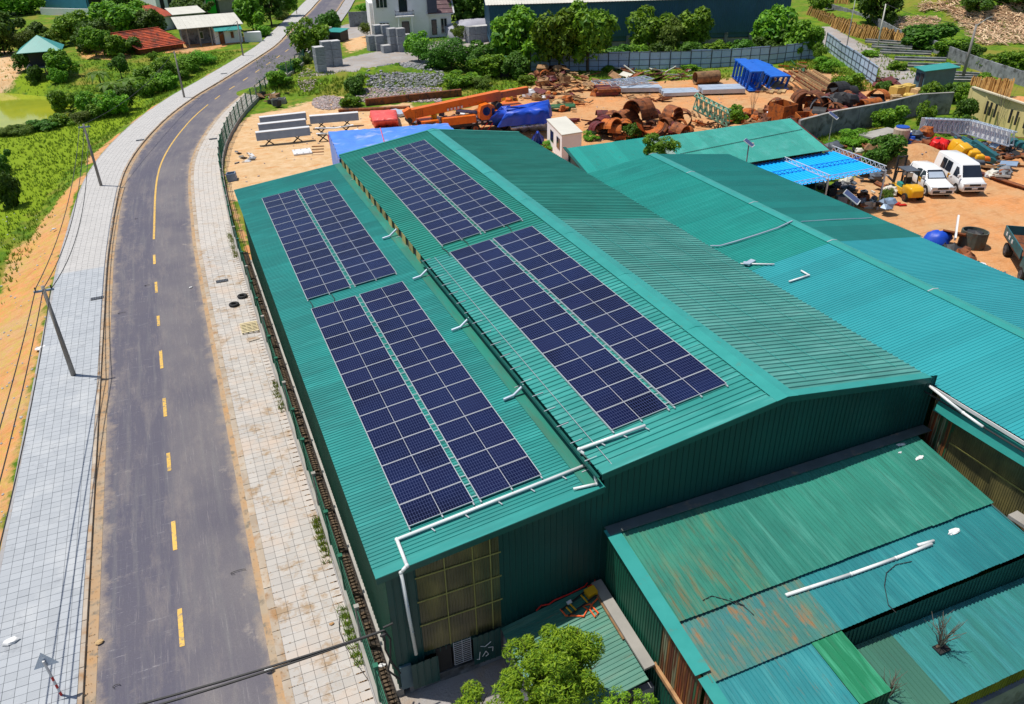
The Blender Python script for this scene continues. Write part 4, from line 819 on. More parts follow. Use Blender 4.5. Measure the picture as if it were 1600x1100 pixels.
def truss(parent, p, q, h, n, mat, w=.05, nm='truss'):
    p, q = Vector(p), Vector(q); m_ = M().beam(p, q, w, w).beam(p + Vector((0, 0, h)), q + Vector((0, 0, h)), w, w)
    for k in range(n): a = p.lerp(q, k / n); b_ = p.lerp(q, (k + 1) / n); c_ = p.lerp(q, (k + .5) / n) + Vector((0, 0, h)); m_.beam(a, c_, w * .7, w * .7).beam(c_, b_, w * .7, w * .7)
    return m_.out(nm, mat, parent)
for y_ in (42.72, 45.2): truss(cn, (37, y_, cz + .12), (47.9, y_, cz + .12), .26, 22, MT['blue'] if y_ > 43 else MT['galvl'], .035)
truss(cn, (47.95, 42.6, cz), (47.95, 48.3, cz + .1), .4, 12, MT['white']); truss(cn, (42.6, 42.6, cz + .15), (42.6, 48.3, cz + .2), .3, 10, MT['white'])
for p in ((47.98, 42.6), (47.98, 48.2), (37, 42.7), (42.6, 42.7)): M().tube([(p[0], p[1], 0), (p[0], p[1], cz + .1)], .07, 8).out('post', MT['galvl'], cn)
# solar street lamps
def solarlamp(b_, top, label, sz=.55):
    h = top.z - b_.z; th = T('solar_lamp', label, 'lamp', b_, 'small solar lamps on thin poles')
    M().tube([b_, (b_.x, b_.y, b_.z + h)], .045, 6).out('pole', MT['steelpole'], th)
    M().box((b_.x, b_.y, b_.z + h), (sz, sz * 1.3, .05), rot=Matrix.Rotation(.6, 3, 'Z') @ Matrix.Rotation(.55, 3, 'X')).out('panel_frame', MT['white'], th)
    M().box((b_.x, b_.y, b_.z + h + .03), (sz * .88, sz * 1.18, .02), rot=Matrix.Rotation(.6, 3, 'Z') @ Matrix.Rotation(.55, 3, 'X')).out('cell_sheet', gridm, th)
    M().box((b_.x + .35, b_.y + .1, b_.z + h - .12), (.35, .16, .07), rz=.5).out('lamp_head', MT['tan'], th)
def vpix(u0, v0, u1, v1, z=0.0):
    b_ = G(u0, v0); return b_, Vector((b_.x, b_.y, b_.z + top_h(b_, u1, v1)))
b_, t_ = vpix(1294, 226, 1310, 181); solarlamp(b_, t_, 'solar lamp on a thin pole in front of the grey wall', .8)
solarlamp(Vector((36.0, 43.9, 4.4)), Z(1146, 236, 6.3), 'solar lamp rising between the right hall and pale green shed', .6)
q = Xp(1331, 308, 34.5); solarlamp(Vector((q.x, q.y, 0)), q, 'solar lamp just beyond the right eave of the right hall', .8)
# ---------------------------------------------------------------- green fence and brick drain beside the hall
FO = 5.56
i0, i1 = iy(13.5), iy(128.5)
fn = T('fence', 'green mesh fence on a low concrete wall between footway and yard', 'fence', (2, 14, 0))
m_ = M(); strip(m_, 5.44, 5.66, .34, i0, i1, 2)
n = len(m_.v); 
for o_ in (5.44, 5.66):
    k0 = len(m_.v); r_ = list(range(i0, i1, 2)) + [i1]
    for i in r_: m_.v += [tuple(off(i, o_, -.3)), tuple(off(i, o_, .34))]
    for k in range(len(r_) - 1): q = k0 + 2 * k; m_.f.append((q, q + 1, q + 3, q + 2))
m_.out('base_wall', MT['conc'], fn)
i = i0; step = 7
while i < i1:
    a, b_ = off(i, FO), off(min(i + step, i1), FO); d = b_ - a
    M().bb(a.x - .06, a.x + .06, a.y - .06, a.y + .06, .3, 1.92).bb(a.x - .08, a.x + .08, a.y - .08, a.y + .08, 1.92, 1.97).out('fence_post', MT['gfence'] if (i // step) % 3 else MT['conc'], fn)
    m_ = M()
    for z_ in (.42, .9, 1.4, 1.82): m_.beam(a + Vector((0, 0, z_)), b_ + Vector((0, 0, z_)), .025, .03)
    nn = 16
    for k in range(1, nn): p = a.lerp(b_, k / nn); m_.beam((p.x, p.y, .36), (p.x, p.y, 1.84), .016, .016)
    m_.out('mesh_panel', MT['gfence'], fn); i += step
gw = T('boundary_wall', 'short grey wall closing the end of the green fence by the road', 'wall', tuple(off(i1, FO)))
j = i1
while j < iy(147): a, b_ = off(j, FO), off(j + 8, FO); M().beam(a + Vector((0, 0, .5)), b_ + Vector((0, 0, .5)), .2, 1.2).out('wall_length', MT['concd'], gw); j += 8
M().box(off(j, FO, .9), (.5, .5, 2.0)).out('gate_pillar', MT['offwhite'], gw)
dk = pm('drain_soil', (.05, .04, .03), (.03, .024, .02), 3, .95, (.12, .08, .05), 2, (.6, .75), rnd_=0, world=True)
m_ = M().bb(2.08, 2.52, 13.5, 55, -.05, .02); dr = m_.out('drain_channel', dk); tag(dr, 'narrow dark drain with brick rungs between the fence and hall wall', kind='structure')
m_ = M(); y = 14.0
while y < 55:
    if ru(0, 1) < .9: m_.box((2.3 + ru(-.02, .02), y, .06 + ru(-.01, .01)), (.2 + ru(-.02, .02), .10, .09))
    y += .165
brk = pm('old_brick', (.13, .09, .055), (.085, .06, .038), 3, .9, (.08, .06, .04), 2, (.5, .7), rnd_=0, world=True); tag(m_.out('brick_row', brk, dr), kind='stuff')
# ---------------------------------------------------------------- things on the footways and the road
def grate(u, v, lb, w=.75, l=.42, z=.13):
    p = Z(u, v, z); th = T('drain_cover', lb, 'drain cover', p, 'dark drain covers set in the footways')
    M().box(p + Vector((0, 0, .008)), (w, l, .016)).out('cover_frame', MT['dark'], th); m_ = M()
    for k in range(7): m_.box(p + Vector(((k - 3) * w / 7.6, 0, .02)), (.045, l * .85, .01))
    m_.out('bars', MT['bfrm'], th)
grate(152, 466, 'dark drain cover in the left footway beside the kerb inlet'); grate(347, 439, 'dark drain cover near the two old tyres'); grate(219, 219, 'dark drain cover in the left footway by the bend', .8, .5); grate(350, 115, 'dark drain cover far along the left footway', .9, .5)
grate(333, 217, 'dark drain cover on the far part of the right footway', .8, .5)
for k, (u, v, lb) in enumerate(((379, 464, 'old black tyre lying nearer the green fence'), (366, 477, 'old black tyre lying nearer the road'))):
    p = Z(u, v, .13); m_ = M(); n1_, n2_ = 22, 8; V = []
    for a in range(n1_):
        for c_ in range(n2_):
            ph = 2 * math.pi * a / n1_; th_ = 2 * math.pi * c_ / n2_; r = .23 + .085 * math.cos(th_); V.append((p.x + r * math.cos(ph), p.y + r * math.sin(ph), p.z + .075 + .075 * math.sin(th_)))
    m_.add(V, [(a * n2_ + c_, ((a + 1) % n1_) * n2_ + c_, ((a + 1) % n1_) * n2_ + (c_ + 1) % n2_, a * n2_ + (c_ + 1) % n2_) for a in range(n1_) for c_ in range(n2_)])
    tag(m_.out('tyre', MT['black'], smooth=True), lb, 'tyre', 'two tyres dumped on the footway')
p = Z(390, 513, .13); pl = T('pallet', 'pale slatted wooden pallet lying on the right footway', 'pallet', p)
for k in range(7): M().box(p + Vector((0, (k - 3) * .19, .10)), (.95, .1, .025)).out('slat', MT['pale'], pl)
for k in range(4): M().box(p + Vector(((k - 1.5) * .29, 0, .045)), (.06, 1.25, .085)).out('bearer', MT['pale'], pl)
p = Z(396, 530, .13); tag(M().box(p + Vector((0, 0, .02)), (.6, .35, .03), rz=.2).out('paving_patch', kerbm), 'bare square of mortar just below the pallet', 'paving patch')
sg = T('road_sign', 'triangular sign seen from behind on a leaning red and white post', 'road sign', Z(96, 1086, .12))
a = Z(96, 1086, .12); h = 1.62; tp = Vector((a.x - .05, a.y, a.z + h))
for k in range(9): M().tube([a.lerp(tp, k / 9), a.lerp(tp, (k + 1) / 9)], .04, 8).out('post_band', MT['redp'] if k % 2 == 0 and k < 6 else MT['white'], sg, smooth=False)
c_ = tp + Vector((0, .06, -.1)); R_ = .4; m_ = M(); tr = [(c_ + Vector((math.cos(t_) * R_, 0, math.sin(t_) * R_))) for t_ in (math.pi / 2, math.pi / 2 + 2.094, math.pi / 2 + 4.189)]
m_.add([tuple(x) for x in tr] + [(x.x, x.y + .02, x.z) for x in tr], ((0, 1, 2), (5, 4, 3), (0, 3, 4, 1), (1, 4, 5, 2), (2, 5, 3, 0))); m_.out('sign_plate', MT['bluegrey'] if False else MT['galvl'], sg)
def litter(u, v, s, lb, mat='white', z=.13, cat='litter', flat=.3):
    p = Z(u, v, z) if z is not None else G(u, v); o = M().blob(p + Vector((0, 0, s * flat * .5)), (s, s * .7, s * flat), 7, 4, .35).out('litter', MT[mat]); tag(o, lb, cat, 'litter lying about'); return o
litter(65, 545, .32, 'white plastic bag beside the leaning pole at the footway edge', z=.0); litter(17, 1003, .25, 'crumpled white plastic at the left edge of the footway'); litter(84, 358, .18, 'white scrap on the orange bank above', z=-.3)
litter(156, 1003, .14, 'small sandy stone lying in the gutter', 'plankl', .05); litter(420, 1047, .13, 'white scrap on the right kerb near the cables'); litter(518, 975, .1, 'small orange stone on the right footway', 'plank'); litter(298, 449, .1, 'white scrap in the right lane', z=.05)
litter(597, 1040, .12, 'white scrap in the drain below the cables', z=.05)
for k, (u, v, lb) in enumerate(((213, 342, 'dark torn rag on the road before the bend'), (230, 446, 'curled dark leaf strip on the left lane'), (190, 489, 'small dark rag near the left gutter'), (372, 893, 'thin loop of dark wire at the right edge of the road'), (182, 1072, 'curl of brown strap near the bottom of the road'))):
    p = Z(u, v, .06); pts = [p + Vector((math.cos(a) * .11 * (1 + .5 * k % 2), math.sin(a) * .06, .01)) for a in np.linspace(0, 4.2, 7)]; tag(M().tube(pts, .012, 5).out('debris_strip', MT['dark']), lb, 'litter', 'litter lying about')
# ---------------------------------------------------------------- poles and overhead cables
def pole(u0, v0, u1, v1, lb, r=.13, mat='cpole', arm=False, z=None):
    b_ = G(u0, v0) if z is None else Z(u0, v0, z); h = top_h(b_, u1, v1); th = T('utility_pole', lb, 'utility pole', b_, 'utility poles')
    M().tube([(b_.x, b_.y, b_.z), (b_.x, b_.y, b_.z + h)], [r, r * .62], 10).out('shaft', MT[mat], th, smooth=True)
    if arm: M().box((b_.x, b_.y, b_.z + h - .25), (.9, .08, .1)).out('crossarm', MT['galv'], th); [M().tube([(b_.x + x, b_.y, b_.z + h - .2), (b_.x + x, b_.y, b_.z + h - .02)], .035, 6).out('insulator', MT['dark'], th) for x in (-.35, 0, .35)]
    return Vector((b_.x, b_.y, b_.z + h))
t1 = pole(115, 586, 57, 449, 'concrete pole standing nearest on the left footway', arm=True, z=.12); t2 = pole(158, 290, 128, 194, 'concrete pole on the left footway beyond the pond', arm=True, z=.12)
t3 = pole(288, 152, 268, 80, 'concrete pole on the left footway at the bend', z=.12); t4 = pole(380, 87, 368, 33, 'concrete pole on the left footway near the white roofed house', z=.12)
t5 = pole(464, 24, 456, -14, 'thin white pole beside the far road', .1, 'offwhite'); t6 = pole(1503, 126, 1530, 38, 'tall concrete pole on the right behind the green hut', .2, arm=False); t7 = pole(1370, 77, 1386, 6, 'white pole beside the pink lane', .14, 'offwhite'); t8 = pole(1322, 78, 1340, -2, 'thin grey steel pole behind the blue sheet fence', .08, 'steelpole')
M().tube([t6 + Vector((0, 0, -.2)), t6 + Vector((2.2, .4, .5)), t6 + Vector((3.2, .6, .6))], .05, 6).out('lamp_arm', MT['steelpole'], bpy.data.objects['utility_pole.005'])
def wire(a, b_, sag, lb, r=.022, n=16, mat='dark'):
    a, b_ = Vector(a), Vector(b_); pts = [a.lerp(b_, k / n) - Vector((0, 0, sag * 4 * (k / n) * (1 - k / n))) for k in range(n + 1)]; tag(M().tube(pts, r, 5, False).out('overhead_cable', MT[mat]), lb, 'cable', 'cables between the poles')
w0 = Vector((t1.x - 1.4, t1.y - 38, t1.z + .3))
for k, s_ in enumerate(('upper', 'middle', 'lower')):
    wire(t1 + Vector((-.3 + .3 * k, 0, -.05 - .1 * k)), t2 + Vector((-.3 + .3 * k, 0, -.05 - .1 * k)), 1.1 + .35 * k, '%s overhead cable from the nearest left pole back to the next' % s_, .024)
    wire(t1 + Vector((-.3 + .3 * k, 0, -.05 - .1 * k)), w0 + Vector((-.3 + .5 * k, 0, 0)), .9 + .2 * k, '%s overhead cable from the nearest left pole out of the picture' % s_, .024)
wire(t2, t3, .9, 'overhead cable between the pond pole and the bend pole'); wire(t3, t4, .8, 'overhead cable between the bend pole and the white roofed house'); wire(t7, t6, .6, 'overhead cable along the pink lane', .03)
e = Vector((2.36, 16.0, 3.27))
for k in range(2):
    lft = Z(-40, 1102 + 0 * k, 5.0) + Vector((-8, -.1 - .25 * k, .2)); wire(e, lft, .55 + .12 * k, '%s of the two thick cables crossing above the road' % ('upper', 'lower')[k], .036)
M().beam((2.36, 16.1, 3.27), (2.66, 16.12, 3.3), .05, .04).out('cable_bracket', MT['dark'], hall)
tag(M().tube([e, (2.5, 15.95, 2.9), (2.42, 15.9, 2.2), (2.3, 15.95, 1.6), (2.6, 16, 1.0)], .03, 6).tube([e, (2.3, 15.9, 2.6), (2.45, 15.9, 1.9), (2.65, 15.95, 1.3)], .03, 6).blob((2.3, 15.9, 3.2), (.12, .06, .06), 6, 4).out('cable_loop', MT['dark']), 'black cable slack hanging from the bracket at the hall corner', 'cable')
tag(M().tube([Z(531, 957, .14), Z(530, 985, .14), Z(540, 1010, .14), Z(556, 1035, .14), Z(575, 1062, .14)], .012, 4).out('loose_wire', MT['dark']), 'thin dark wire curling over the right footway', 'wire')
# ---------------------------------------------------------------- yard behind the halls
def girder(m_, p, q, w, h, t_=.03):
    p, q = Vector(p), Vector(q); u = Vector((0, 0, h / 2)); m_.beam(p + u, q + u, w, t_).beam(p - u, q - u, w, t_).beam(p, q, t_, h - t_); return m_
def trestle(parent, c, w=.9, h=.75):
    c = Vector(c); M().beam(c + Vector((-w / 2, 0, 0)), c + Vector((w / 2, 0, h)), .1, .1).beam(c + Vector((w / 2, 0, 0)), c + Vector((-w / 2, 0, h)), .1, .1).beam(c + Vector((-w * .55, 0, h)), c + Vector((w * .55, 0, h)), .12, .12).out('trestle', MT['dark'], parent)
def girders(lst, lab, w=.32, h=.5, mat='galv'):
    for (u0, v0, u1, v1), lb in zip(lst, lab):
        a, b_ = Z(u0, v0, 1.0), Z(u1, v1, 1.0); th = T('steel_girder', lb, 'steel girder', (a.x, a.y, 0), 'steel girders lying in the yard'); m_ = M()
        d = (b_ - a); m_.beam(a, b_, w, h - .0).out('web_box', MT[mat], th); M().beam(a + Vector((0, 0, h / 2)), b_ + Vector((0, 0, h / 2)), w * 1.1, .05).out('top_flange', MT['white'], th)
        for f in (.22, .75): trestle(th, (a.lerp(b_, f).x, a.lerp(b_, f).y, 0))
girders(((406, 189, 478, 181), (404, 200, 478, 192), (400, 213, 484, 204), (484, 187, 560, 181)), ('grey box girder on trestles, farthest of the three by the fence', 'grey box girder on trestles, middle of the three by the fence', 'grey box girder on trestles, nearest of the three by the fence', 'grey box girder on trestles right of the group of three'), .6, .8)
for (u0, v0, u1, v1), lb in zip(((492, 200, 552, 195), (494, 209, 560, 202)), ('upper bent white steel strip on a trestle behind the blue tarpaulin', 'lower bent white steel strip near the blue tarpaulin')):
    a, b_ = Z(u0, v0, .8), Z(u1, v1, .8); mdl = a.lerp(b_, .5) - Vector((0, .3, .1)); th = T('steel_strip', lb, 'steel strip', (a.x, a.y, 0)); M().beam(a, mdl, .4, .06).beam(mdl, b_, .4, .06).out('strip', MT['white'], th); trestle(th, (a.x + .6, a.y - .2, 0)); trestle(th, (b_.x - .8, b_.y, 0))
p = Z(472, 237, .12); wp_ = T('steel_plate', 'square white drilled plate lying on the sand', 'steel plate', p); M().box(p, (1.75, 1.75, .12), rz=-.05).out('plate', MT['white'], wp_)
for x in (-.6, 0, .6):
    for y_ in (-.7, .7): M().tube([p + Vector((x, y_, .05)), p + Vector((x, y_, .07))], .07, 7).out('bolt_hole', MT['dark'], wp_)
for k in range(4): tag(M().beam(Z(487, 229 + k * 4.5, .05), Z(506, 228 + k * 4.5, .05), .07, .07).out('steel_rod', MT['rust']), 'rusty rod beside the white plate, %s from the back' % ORD[k], 'steel rod', 'rusty rods beside the white plate')
# tarpaulin-covered things
def cover(name, lb, foot, top, mat, cat='tarpaulin', seg=10, wr=.05, kids=None, drape=.3):
    """cloth over a load: foot polygon on the ground, top polygon, folded skirt between"""
    th = T(name, lb, cat, (sum(p[0] for p in foot) / len(foot), sum(p[1] for p in foot) / len(foot), 0)); m_ = M(); R = []
    n = len(foot); per = seg
    def ring(poly, j, z_off=0):
        out_ = []
        for i in range(n):
            a, b_ = Vector(poly[i]), Vector(poly[(i + 1) % n])
            for k in range(per): p_ = a.lerp(b_, k / per); out_.append(p_ + Vector((ru(-j, j), ru(-j, j), ru(-j, j) * .6)))
        return out_
    fold = [wr * 3 * math.sin(k * 2.1) for k in range(n * per)]
    r0 = ring(foot, wr); r1 = [a.lerp(b_, .5) for a, b_ in zip(ring(foot, 0), ring(top, 0))]; r2 = ring(top, wr)
    cf = sum((Vector(p) for p in foot), Vector()) / n; ct = sum((Vector(p) for p in top), Vector()) / n
    r0 = [p + (p - cf).normalized() * f for p, f in zip(r0, fold)]; r1 = [p + Vector(((p - cf).x, (p - cf).y, 0)).normalized() * f * .7 for p, f in zip(r1, fold)]
    r3 = [p.lerp(ct, .55) + Vector((0, 0, ru(-wr, wr) * 1.5)) for p in r2]; c_ = ct + Vector((0, 0, .03)); K = n * per; V = r0 + r1 + r2 + r3 + [c_]; F = []
    for L_ in range(3):
        for k in range(K): F.append((L_ * K + k, L_ * K + (k + 1) % K, (L_ + 1) * K + (k + 1) % K, (L_ + 1) * K + k))
    for k in range(K): F.append((3 * K + k, 3 * K + (k + 1) % K, 4 * K))
    m_.add(V, F); m_.out('cloth', mat, th, smooth=True); return th
q = [Z(510, 258, 0), Z(513, 200, 0), Z(700, 190, 0), Z(715, 215, 0)]
tent = T('tarpaulin_shelter', 'long pale blue tarpaulin shelter standing against the back of the hall', 'shelter', (14, 56, 0))
def shelter():
    x0, x1, ya, yb_ = 9.15, 26.0, 53.3, 62; nxs, nys = 30, 12; V = []
    A = [Z(513, 206, 3.1), Z(700, 192, 3.4), Z(722, 212, 3.2), Z(530, 248, 3.6)]
    m_ = M()
    for j in range(nys + 1):
        for i in range(nxs + 1):
            a = A[0].lerp(A[1], i / nxs); b_ = A[3].lerp(A[2], i / nxs); p = a.lerp(b_, j / nys); V.append(p + Vector((0, 0, .10 * math.sin(i * 1.4) * math.sin(j * .9) - .35 * math.sin(math.pi * j / nys) * .5 + ru(-.04, .04))))
    m_.add(V, [(j * (nxs + 1) + i, (j + 1) * (nxs + 1) + i, (j + 1) * (nxs + 1) + i + 1, j * (nxs + 1) + i + 1) for j in range(nys) for i in range(nxs)]); m_.out('roof_cloth', MT['palet'], tent, smooth=True)
    for P_, Q_ in ((A[0], A[3]), (A[0], A[1])):
        m_ = M(); V = []; n_ = 24
        for k in range(n_ + 1): p = P_.lerp(Q_, k / n_); w = .08 * math.sin(k * 1.7); V += [(p.x + w, p.y + w, 0), (p.x - w * .5, p.y + w * .5, p.z - .02)]
        m_.add(V, [(2 * k, 2 * k + 1, 2 * k + 3, 2 * k + 2) for k in range(n_)]).out('side_cloth', MT['palet'], tent, smooth=True)
    M().beam(A[0].lerp(A[1], .43) + Vector((0, 0, .05)), A[3].lerp(A[2], .36) + Vector((0, 0, -.02)), .06, .03).out('lashing', MT['pinktarp'], tent)
    M().tube([A[0] + Vector((0, 0, -.3)), A[0] + Vector((.05, -.3, -1.2))], .12, 6).out('knot', MT['redp'], tent)
shelter()
def zz(u, v, z): return tuple(Z(u, v, z))
cover('covered_stack', 'square stack under a faded red tarpaulin beside the crane', [zz(585, 199, 0), zz(622, 197, 0), zz(620, 180, 0), zz(577, 182, 0)], [zz(583, 190, 1.1), zz(621, 187, 1.2), zz(619, 171, 1.2), zz(579, 173, 1.0)], MT['pinktarp'])
cover('covered_machine', 'tall machine under a bright blue tarpaulin behind the white cabin', [zz(775, 199, 1.2), zz(858, 192, 1.4), zz(862, 176, 1.2), zz(800, 186, 1.0)], [zz(790, 178, 2.6), zz(856, 172, 2.8), zz(857, 156, 3.0), zz(793, 168, 3.1)], MT['bluetarp'], wr=.09)
cover('tarpaulin_drape', 'blue tarpaulin flap stretched down beside the crane deck', [zz(752, 196, .5), zz(800, 196, .5), zz(800, 190, .6), zz(756, 192, .5)], [zz(776, 176, 2.2), zz(795, 180, 2.3), zz(797, 164, 3.0), zz(784, 166, 2.9)], MT['bluetarp'])
cover('silver_cover', 'crumpled silver sheet hanging under the blue tarpaulin', [zz(800, 206, 0), zz(852, 204, 0), zz(852, 196, .2), zz(800, 198, .2)], [zz(798, 200, 1.1), zz(850, 194, 1.2), zz(850, 186, 1.3), zz(798, 192, 1.2)], MT['galvl'], wr=.1)
cover('tarpaulin_heap', 'small peaked blue tarpaulin heap beside the white cabin', [zz(829, 225, 0), zz(848, 225, 0), zz(848, 214, 0), zz(832, 214, 0)], [zz(838, 208, 1.3), zz(842, 208, 1.3), zz(841, 205, 1.4), zz(839, 205, 1.4)], MT['bluetarp'], wr=.06)
for (u0, v0, u1, v1) in ((762, 192, 750, 204), (770, 192, 762, 204)): tag(M().tube([Z(u0, v0, 1.0), Z(u1, v1, .2)], .05, 6).out('prop_pole', MT['redp']), 'pale red prop leaning out from the blue flap, ending at the %s' % ('far left' if u1 == 750 else 'inner side'), 'prop')
# white site cabin
c0 = Z(853, 222, 0); cb = T('site_cabin', 'white portable site cabin with two dark windows in the yard', 'cabin', c0)
h = 2.4; bx = M(); A0, A1 = Z(855, 188, h), Z(878, 212, h); D_ = Z(909, 207, h) - A1; A0.z = A1.z = 0; D_.z = 0
ft = [A0, A1, A1 + D_, A0 + D_]; bx.hexa(ft, [p + Vector((0, 0, h)) for p in ft]).out('body', MT['whitewall'], cb)
rf_ = [p + (p - (ft[0] + ft[2]) / 2).normalized() * .12 + Vector((0, 0, h)) for p in ft]; M().hexa(rf_, [p + Vector((0, 0, .1)) for p in rf_]).out('roof', MT['offwhite'], cb)
nn_ = (A1 - A0).cross(Vector((0, 0, 1))).normalized()
for f in (.25, .68):
    a = A0.lerp(A1, f) + nn_ * .02 + Vector((0, 0, .9)); b_ = A0.lerp(A1, f + .2) + nn_ * .02 + Vector((0, 0, .9)); M().beam((a + b_) / 2 - (b_ - a) / 2 + Vector((0, 0, .5)), b_ + Vector((0, 0, .5)), .05, 1.0).out('window', MT['glass'], cb)
# stacks of steel
def bundle(name, lb, u0, v0, u1, v1, n, w, h, mat, z=.25, cat='steel profiles', lay=1, piece='profile', gap=.02, tilt=0, across=(0, 1, 0), girder_=False):
    a, b_ = Z(u0, v0, 0), Z(u1, v1, 0); th = T(name, lb, cat, a); d = (b_ - a).normalized(); s_ = Vector((-d.y, d.x, 0))
    for L_ in range(lay):
        for k in range(n):
            e_ = ru(-.12, .12) if tilt == 0 else ru(-tilt, tilt); o_ = s_ * ((k) * (w + gap)) + Vector((0, 0, z + L_ * (h + .02))); p_ = a + o_ + d * e_; q_ = b_ + o_ + d * e_ + (s_ * ru(-tilt, tilt) + Vector((0, 0, ru(0, tilt * .4))) if tilt else Vector())
            m_ = M(); (girder(m_, p_, q_, w, h, .03) if girder_ else m_.beam(p_, q_, w, h)); m_.out(piece, mat if not isinstance(mat, list) else random.choice(mat), th)
    for f in (.2, .8): c_ = a.lerp(b_, f); M().beam(c_ - s_ * .2 + Vector((0, 0, .06)), c_ + s_ * n * (w + gap) + Vector((0, 0, .06)), .12, .12).out('bearer', MT['plank'], th)
    return th
bundle('profile_stack', 'pale blue steel profiles, left of the three flat stacks', 970, 146, 1033, 145, 3, .6, .5, MT['galvl'], .45)
bundle('profile_stack', 'fluted pale steel profiles, middle of the three flat stacks', 1037, 152, 1092, 150, 5, .5, .38, MT['galvl'], .35)
bundle('profile_stack', 'pale steel profiles, right of the three flat stacks', 1097, 149, 1163, 147, 5, .55, .5, MT['galvl'], .45)
bundle('profile_stack', 'maroon painted steel profiles left of the pale stacks', 933, 151, 968, 150, 6, .45, .35, [MT['maroon'], MT['maroon'], MT['rust']], .3, lay=2, tilt=.2)
bundle('plate_stack', 'green steel troughs lying beside the blue covered machine', 861, 173, 899, 171, 2, .8, .35, MT['olive'], .25)
bundle('profile_stack', 'red steel beams lying behind the white cabin', 866, 194, 904, 192, 3, .35, .3, MT['maroon'], .2, tilt=.3)
bundle('profile_stack', 'light steel profiles lying near the red covered stack', 622, 183, 636, 180, 5, .5, .3, MT['galvl'], .2)
bundle('profile_stack', 'pale steel profiles under the crane boom head', 637, 193, 662, 191, 4, .5, .3, MT['galvl'], .2)
bundle('long_beam', 'long rusty brown beam lying behind the crane boom', 571, 166, 720, 150, 1, .5, .75, MT['rust'], .45)
bundle('long_beam', 'second thinner dark beam beside the sandy ground', 530, 175, 640, 170, 2, .3, .25, MT['rust'], .15)
bundle('timber_stack', 'long reddish planks laid out right of the blue truss', 1222, 148, 1243, 121, 9, .4, .2, [MT['plank'], MT['rust'], MT['plankl']], .15, tilt=.4)
bundle('timber_stack', 'pale channel sections lying toward the pink lane', 1262, 143, 1258, 118, 1, .4, .2, MT['plankl'], .15)
for k, (u0, v0, u1, v1, mt, lb) in enumerate(((1228, 112, 1275, 143, 'rust', 'rusty channel nearest the blue truss'), (1240, 112, 1288, 140, 'plankl', 'pale channel second from the blue truss'), (1252, 110, 1300, 140, 'plank', 'brown channel in the middle of the group'), (1266, 110, 1312, 138, 'plankl', 'long pale channel nearest the grass'), (1246, 127, 1270, 143, 'plankl', 'short pale boxed section in front of the channels'), (1224, 124, 1250, 143, 'plank', 'short brown section nearest the blue truss'))):
    th = T('steel_channel', lb, 'steel channel', Z(u0, v0, 0), 'long channels lying by the blue truss'); a, b_ = Z(u0, v0, .3), Z(u1, v1, .3); s_ = (b_ - a).cross(Vector((0, 0, 1))).normalized()
    for q in (-.35, .35): M().beam(a + s_ * q, b_ + s_ * q, .06, .35).out('side_web', MT[mt], th)
    M().beam(a + Vector((0, 0, -.1)), b_ + Vector((0, 0, -.1)), .7, .05).out('base_web', MT['rust'], th)
def pipe(lb, a, b_, r, mat, cat='pipe', name='steel_pipe', t_=.06):
    a, b_ = Vector(a), Vector(b_); n = 20; d = (b_ - a).normalized(); u = Vector((0, 0, 1)) if abs(d.z) < .9 else Vector((1, 0, 0)); s_ = d.cross(u).normalized(); w = s_.cross(d); V = []
    for P_, R_ in ((a, r), (b_, r), (b_, r - t_), (a, r - t_)): V += [P_ + (s_ * math.cos(2 * math.pi * k / n) + w * math.sin(2 * math.pi * k / n)) * R_ for k in range(n)]
    F = [(L_ * n + k, L_ * n + (k + 1) % n, ((L_ + 1) % 4) * n + (k + 1) % n, ((L_ + 1) % 4) * n + k) for L_ in range(4) for k in range(n)]
    return tag(M().add(V, F).out(name, mat), lb, cat)
pipe('large tan steel pipe lying in front of the blue sheet fence', Z(1086, 122, .8), Z(1122, 119, .8), .75, MT['plank'])
pipe('large rusty pipe lying on the right scrap heap', Z(1345, 165, 1.1), Z(1372, 161, 1.1), .62, MT['rusto'])
# lattices
def lattice(name, lb, a, b_, w, h, n, mat, cat, t_=.09):
    a, b_ = Vector(a), Vector(b_); th = T(name, lb, cat, (a.x, a.y, 0)); d = (b_ - a).normalized(); s_ = d.cross(Vector((0, 0, 1))).normalized() * w / 2; u = Vector((0, 0, h))
    for sg_ in (-1, 1):
        for k_ in (0, 1): M().beam(a + s_ * sg_ + u * k_, b_ + s_ * sg_ + u * k_, t_, t_).out('chord', mat, th)
        m_ = M()
        for k in range(n): p, q = a.lerp(b_, k / n), a.lerp(b_, (k + 1) / n); c_ = p.lerp(q, .5); m_.beam(p + s_ * sg_, c_ + s_ * sg_ + u, t_ * .7, t_ * .7).beam(c_ + s_ * sg_ + u, q + s_ * sg_, t_ * .7, t_ * .7)
        m_.out('side_bracing', mat, th)
    for k_ in (0, 1):
        m_ = M()
        for k in range(n): p, q = a.lerp(b_, k / n) + u * k_, a.lerp(b_, (k + 1) / n) + u * k_; m_.beam(p - s_, p + s_, t_ * .7, t_ * .7).beam(p - s_, q + s_, t_ * .6, t_ * .6)
        m_.out('cross_bracing', mat, th)
    return th
lattice('lattice_boom', 'pale green lattice boom section propped among the scrap', Z(1085, 168, 1.8), Z(1138, 195, .3), 1.5, 1.3, 7, MT['mint'], 'crane boom', .12)
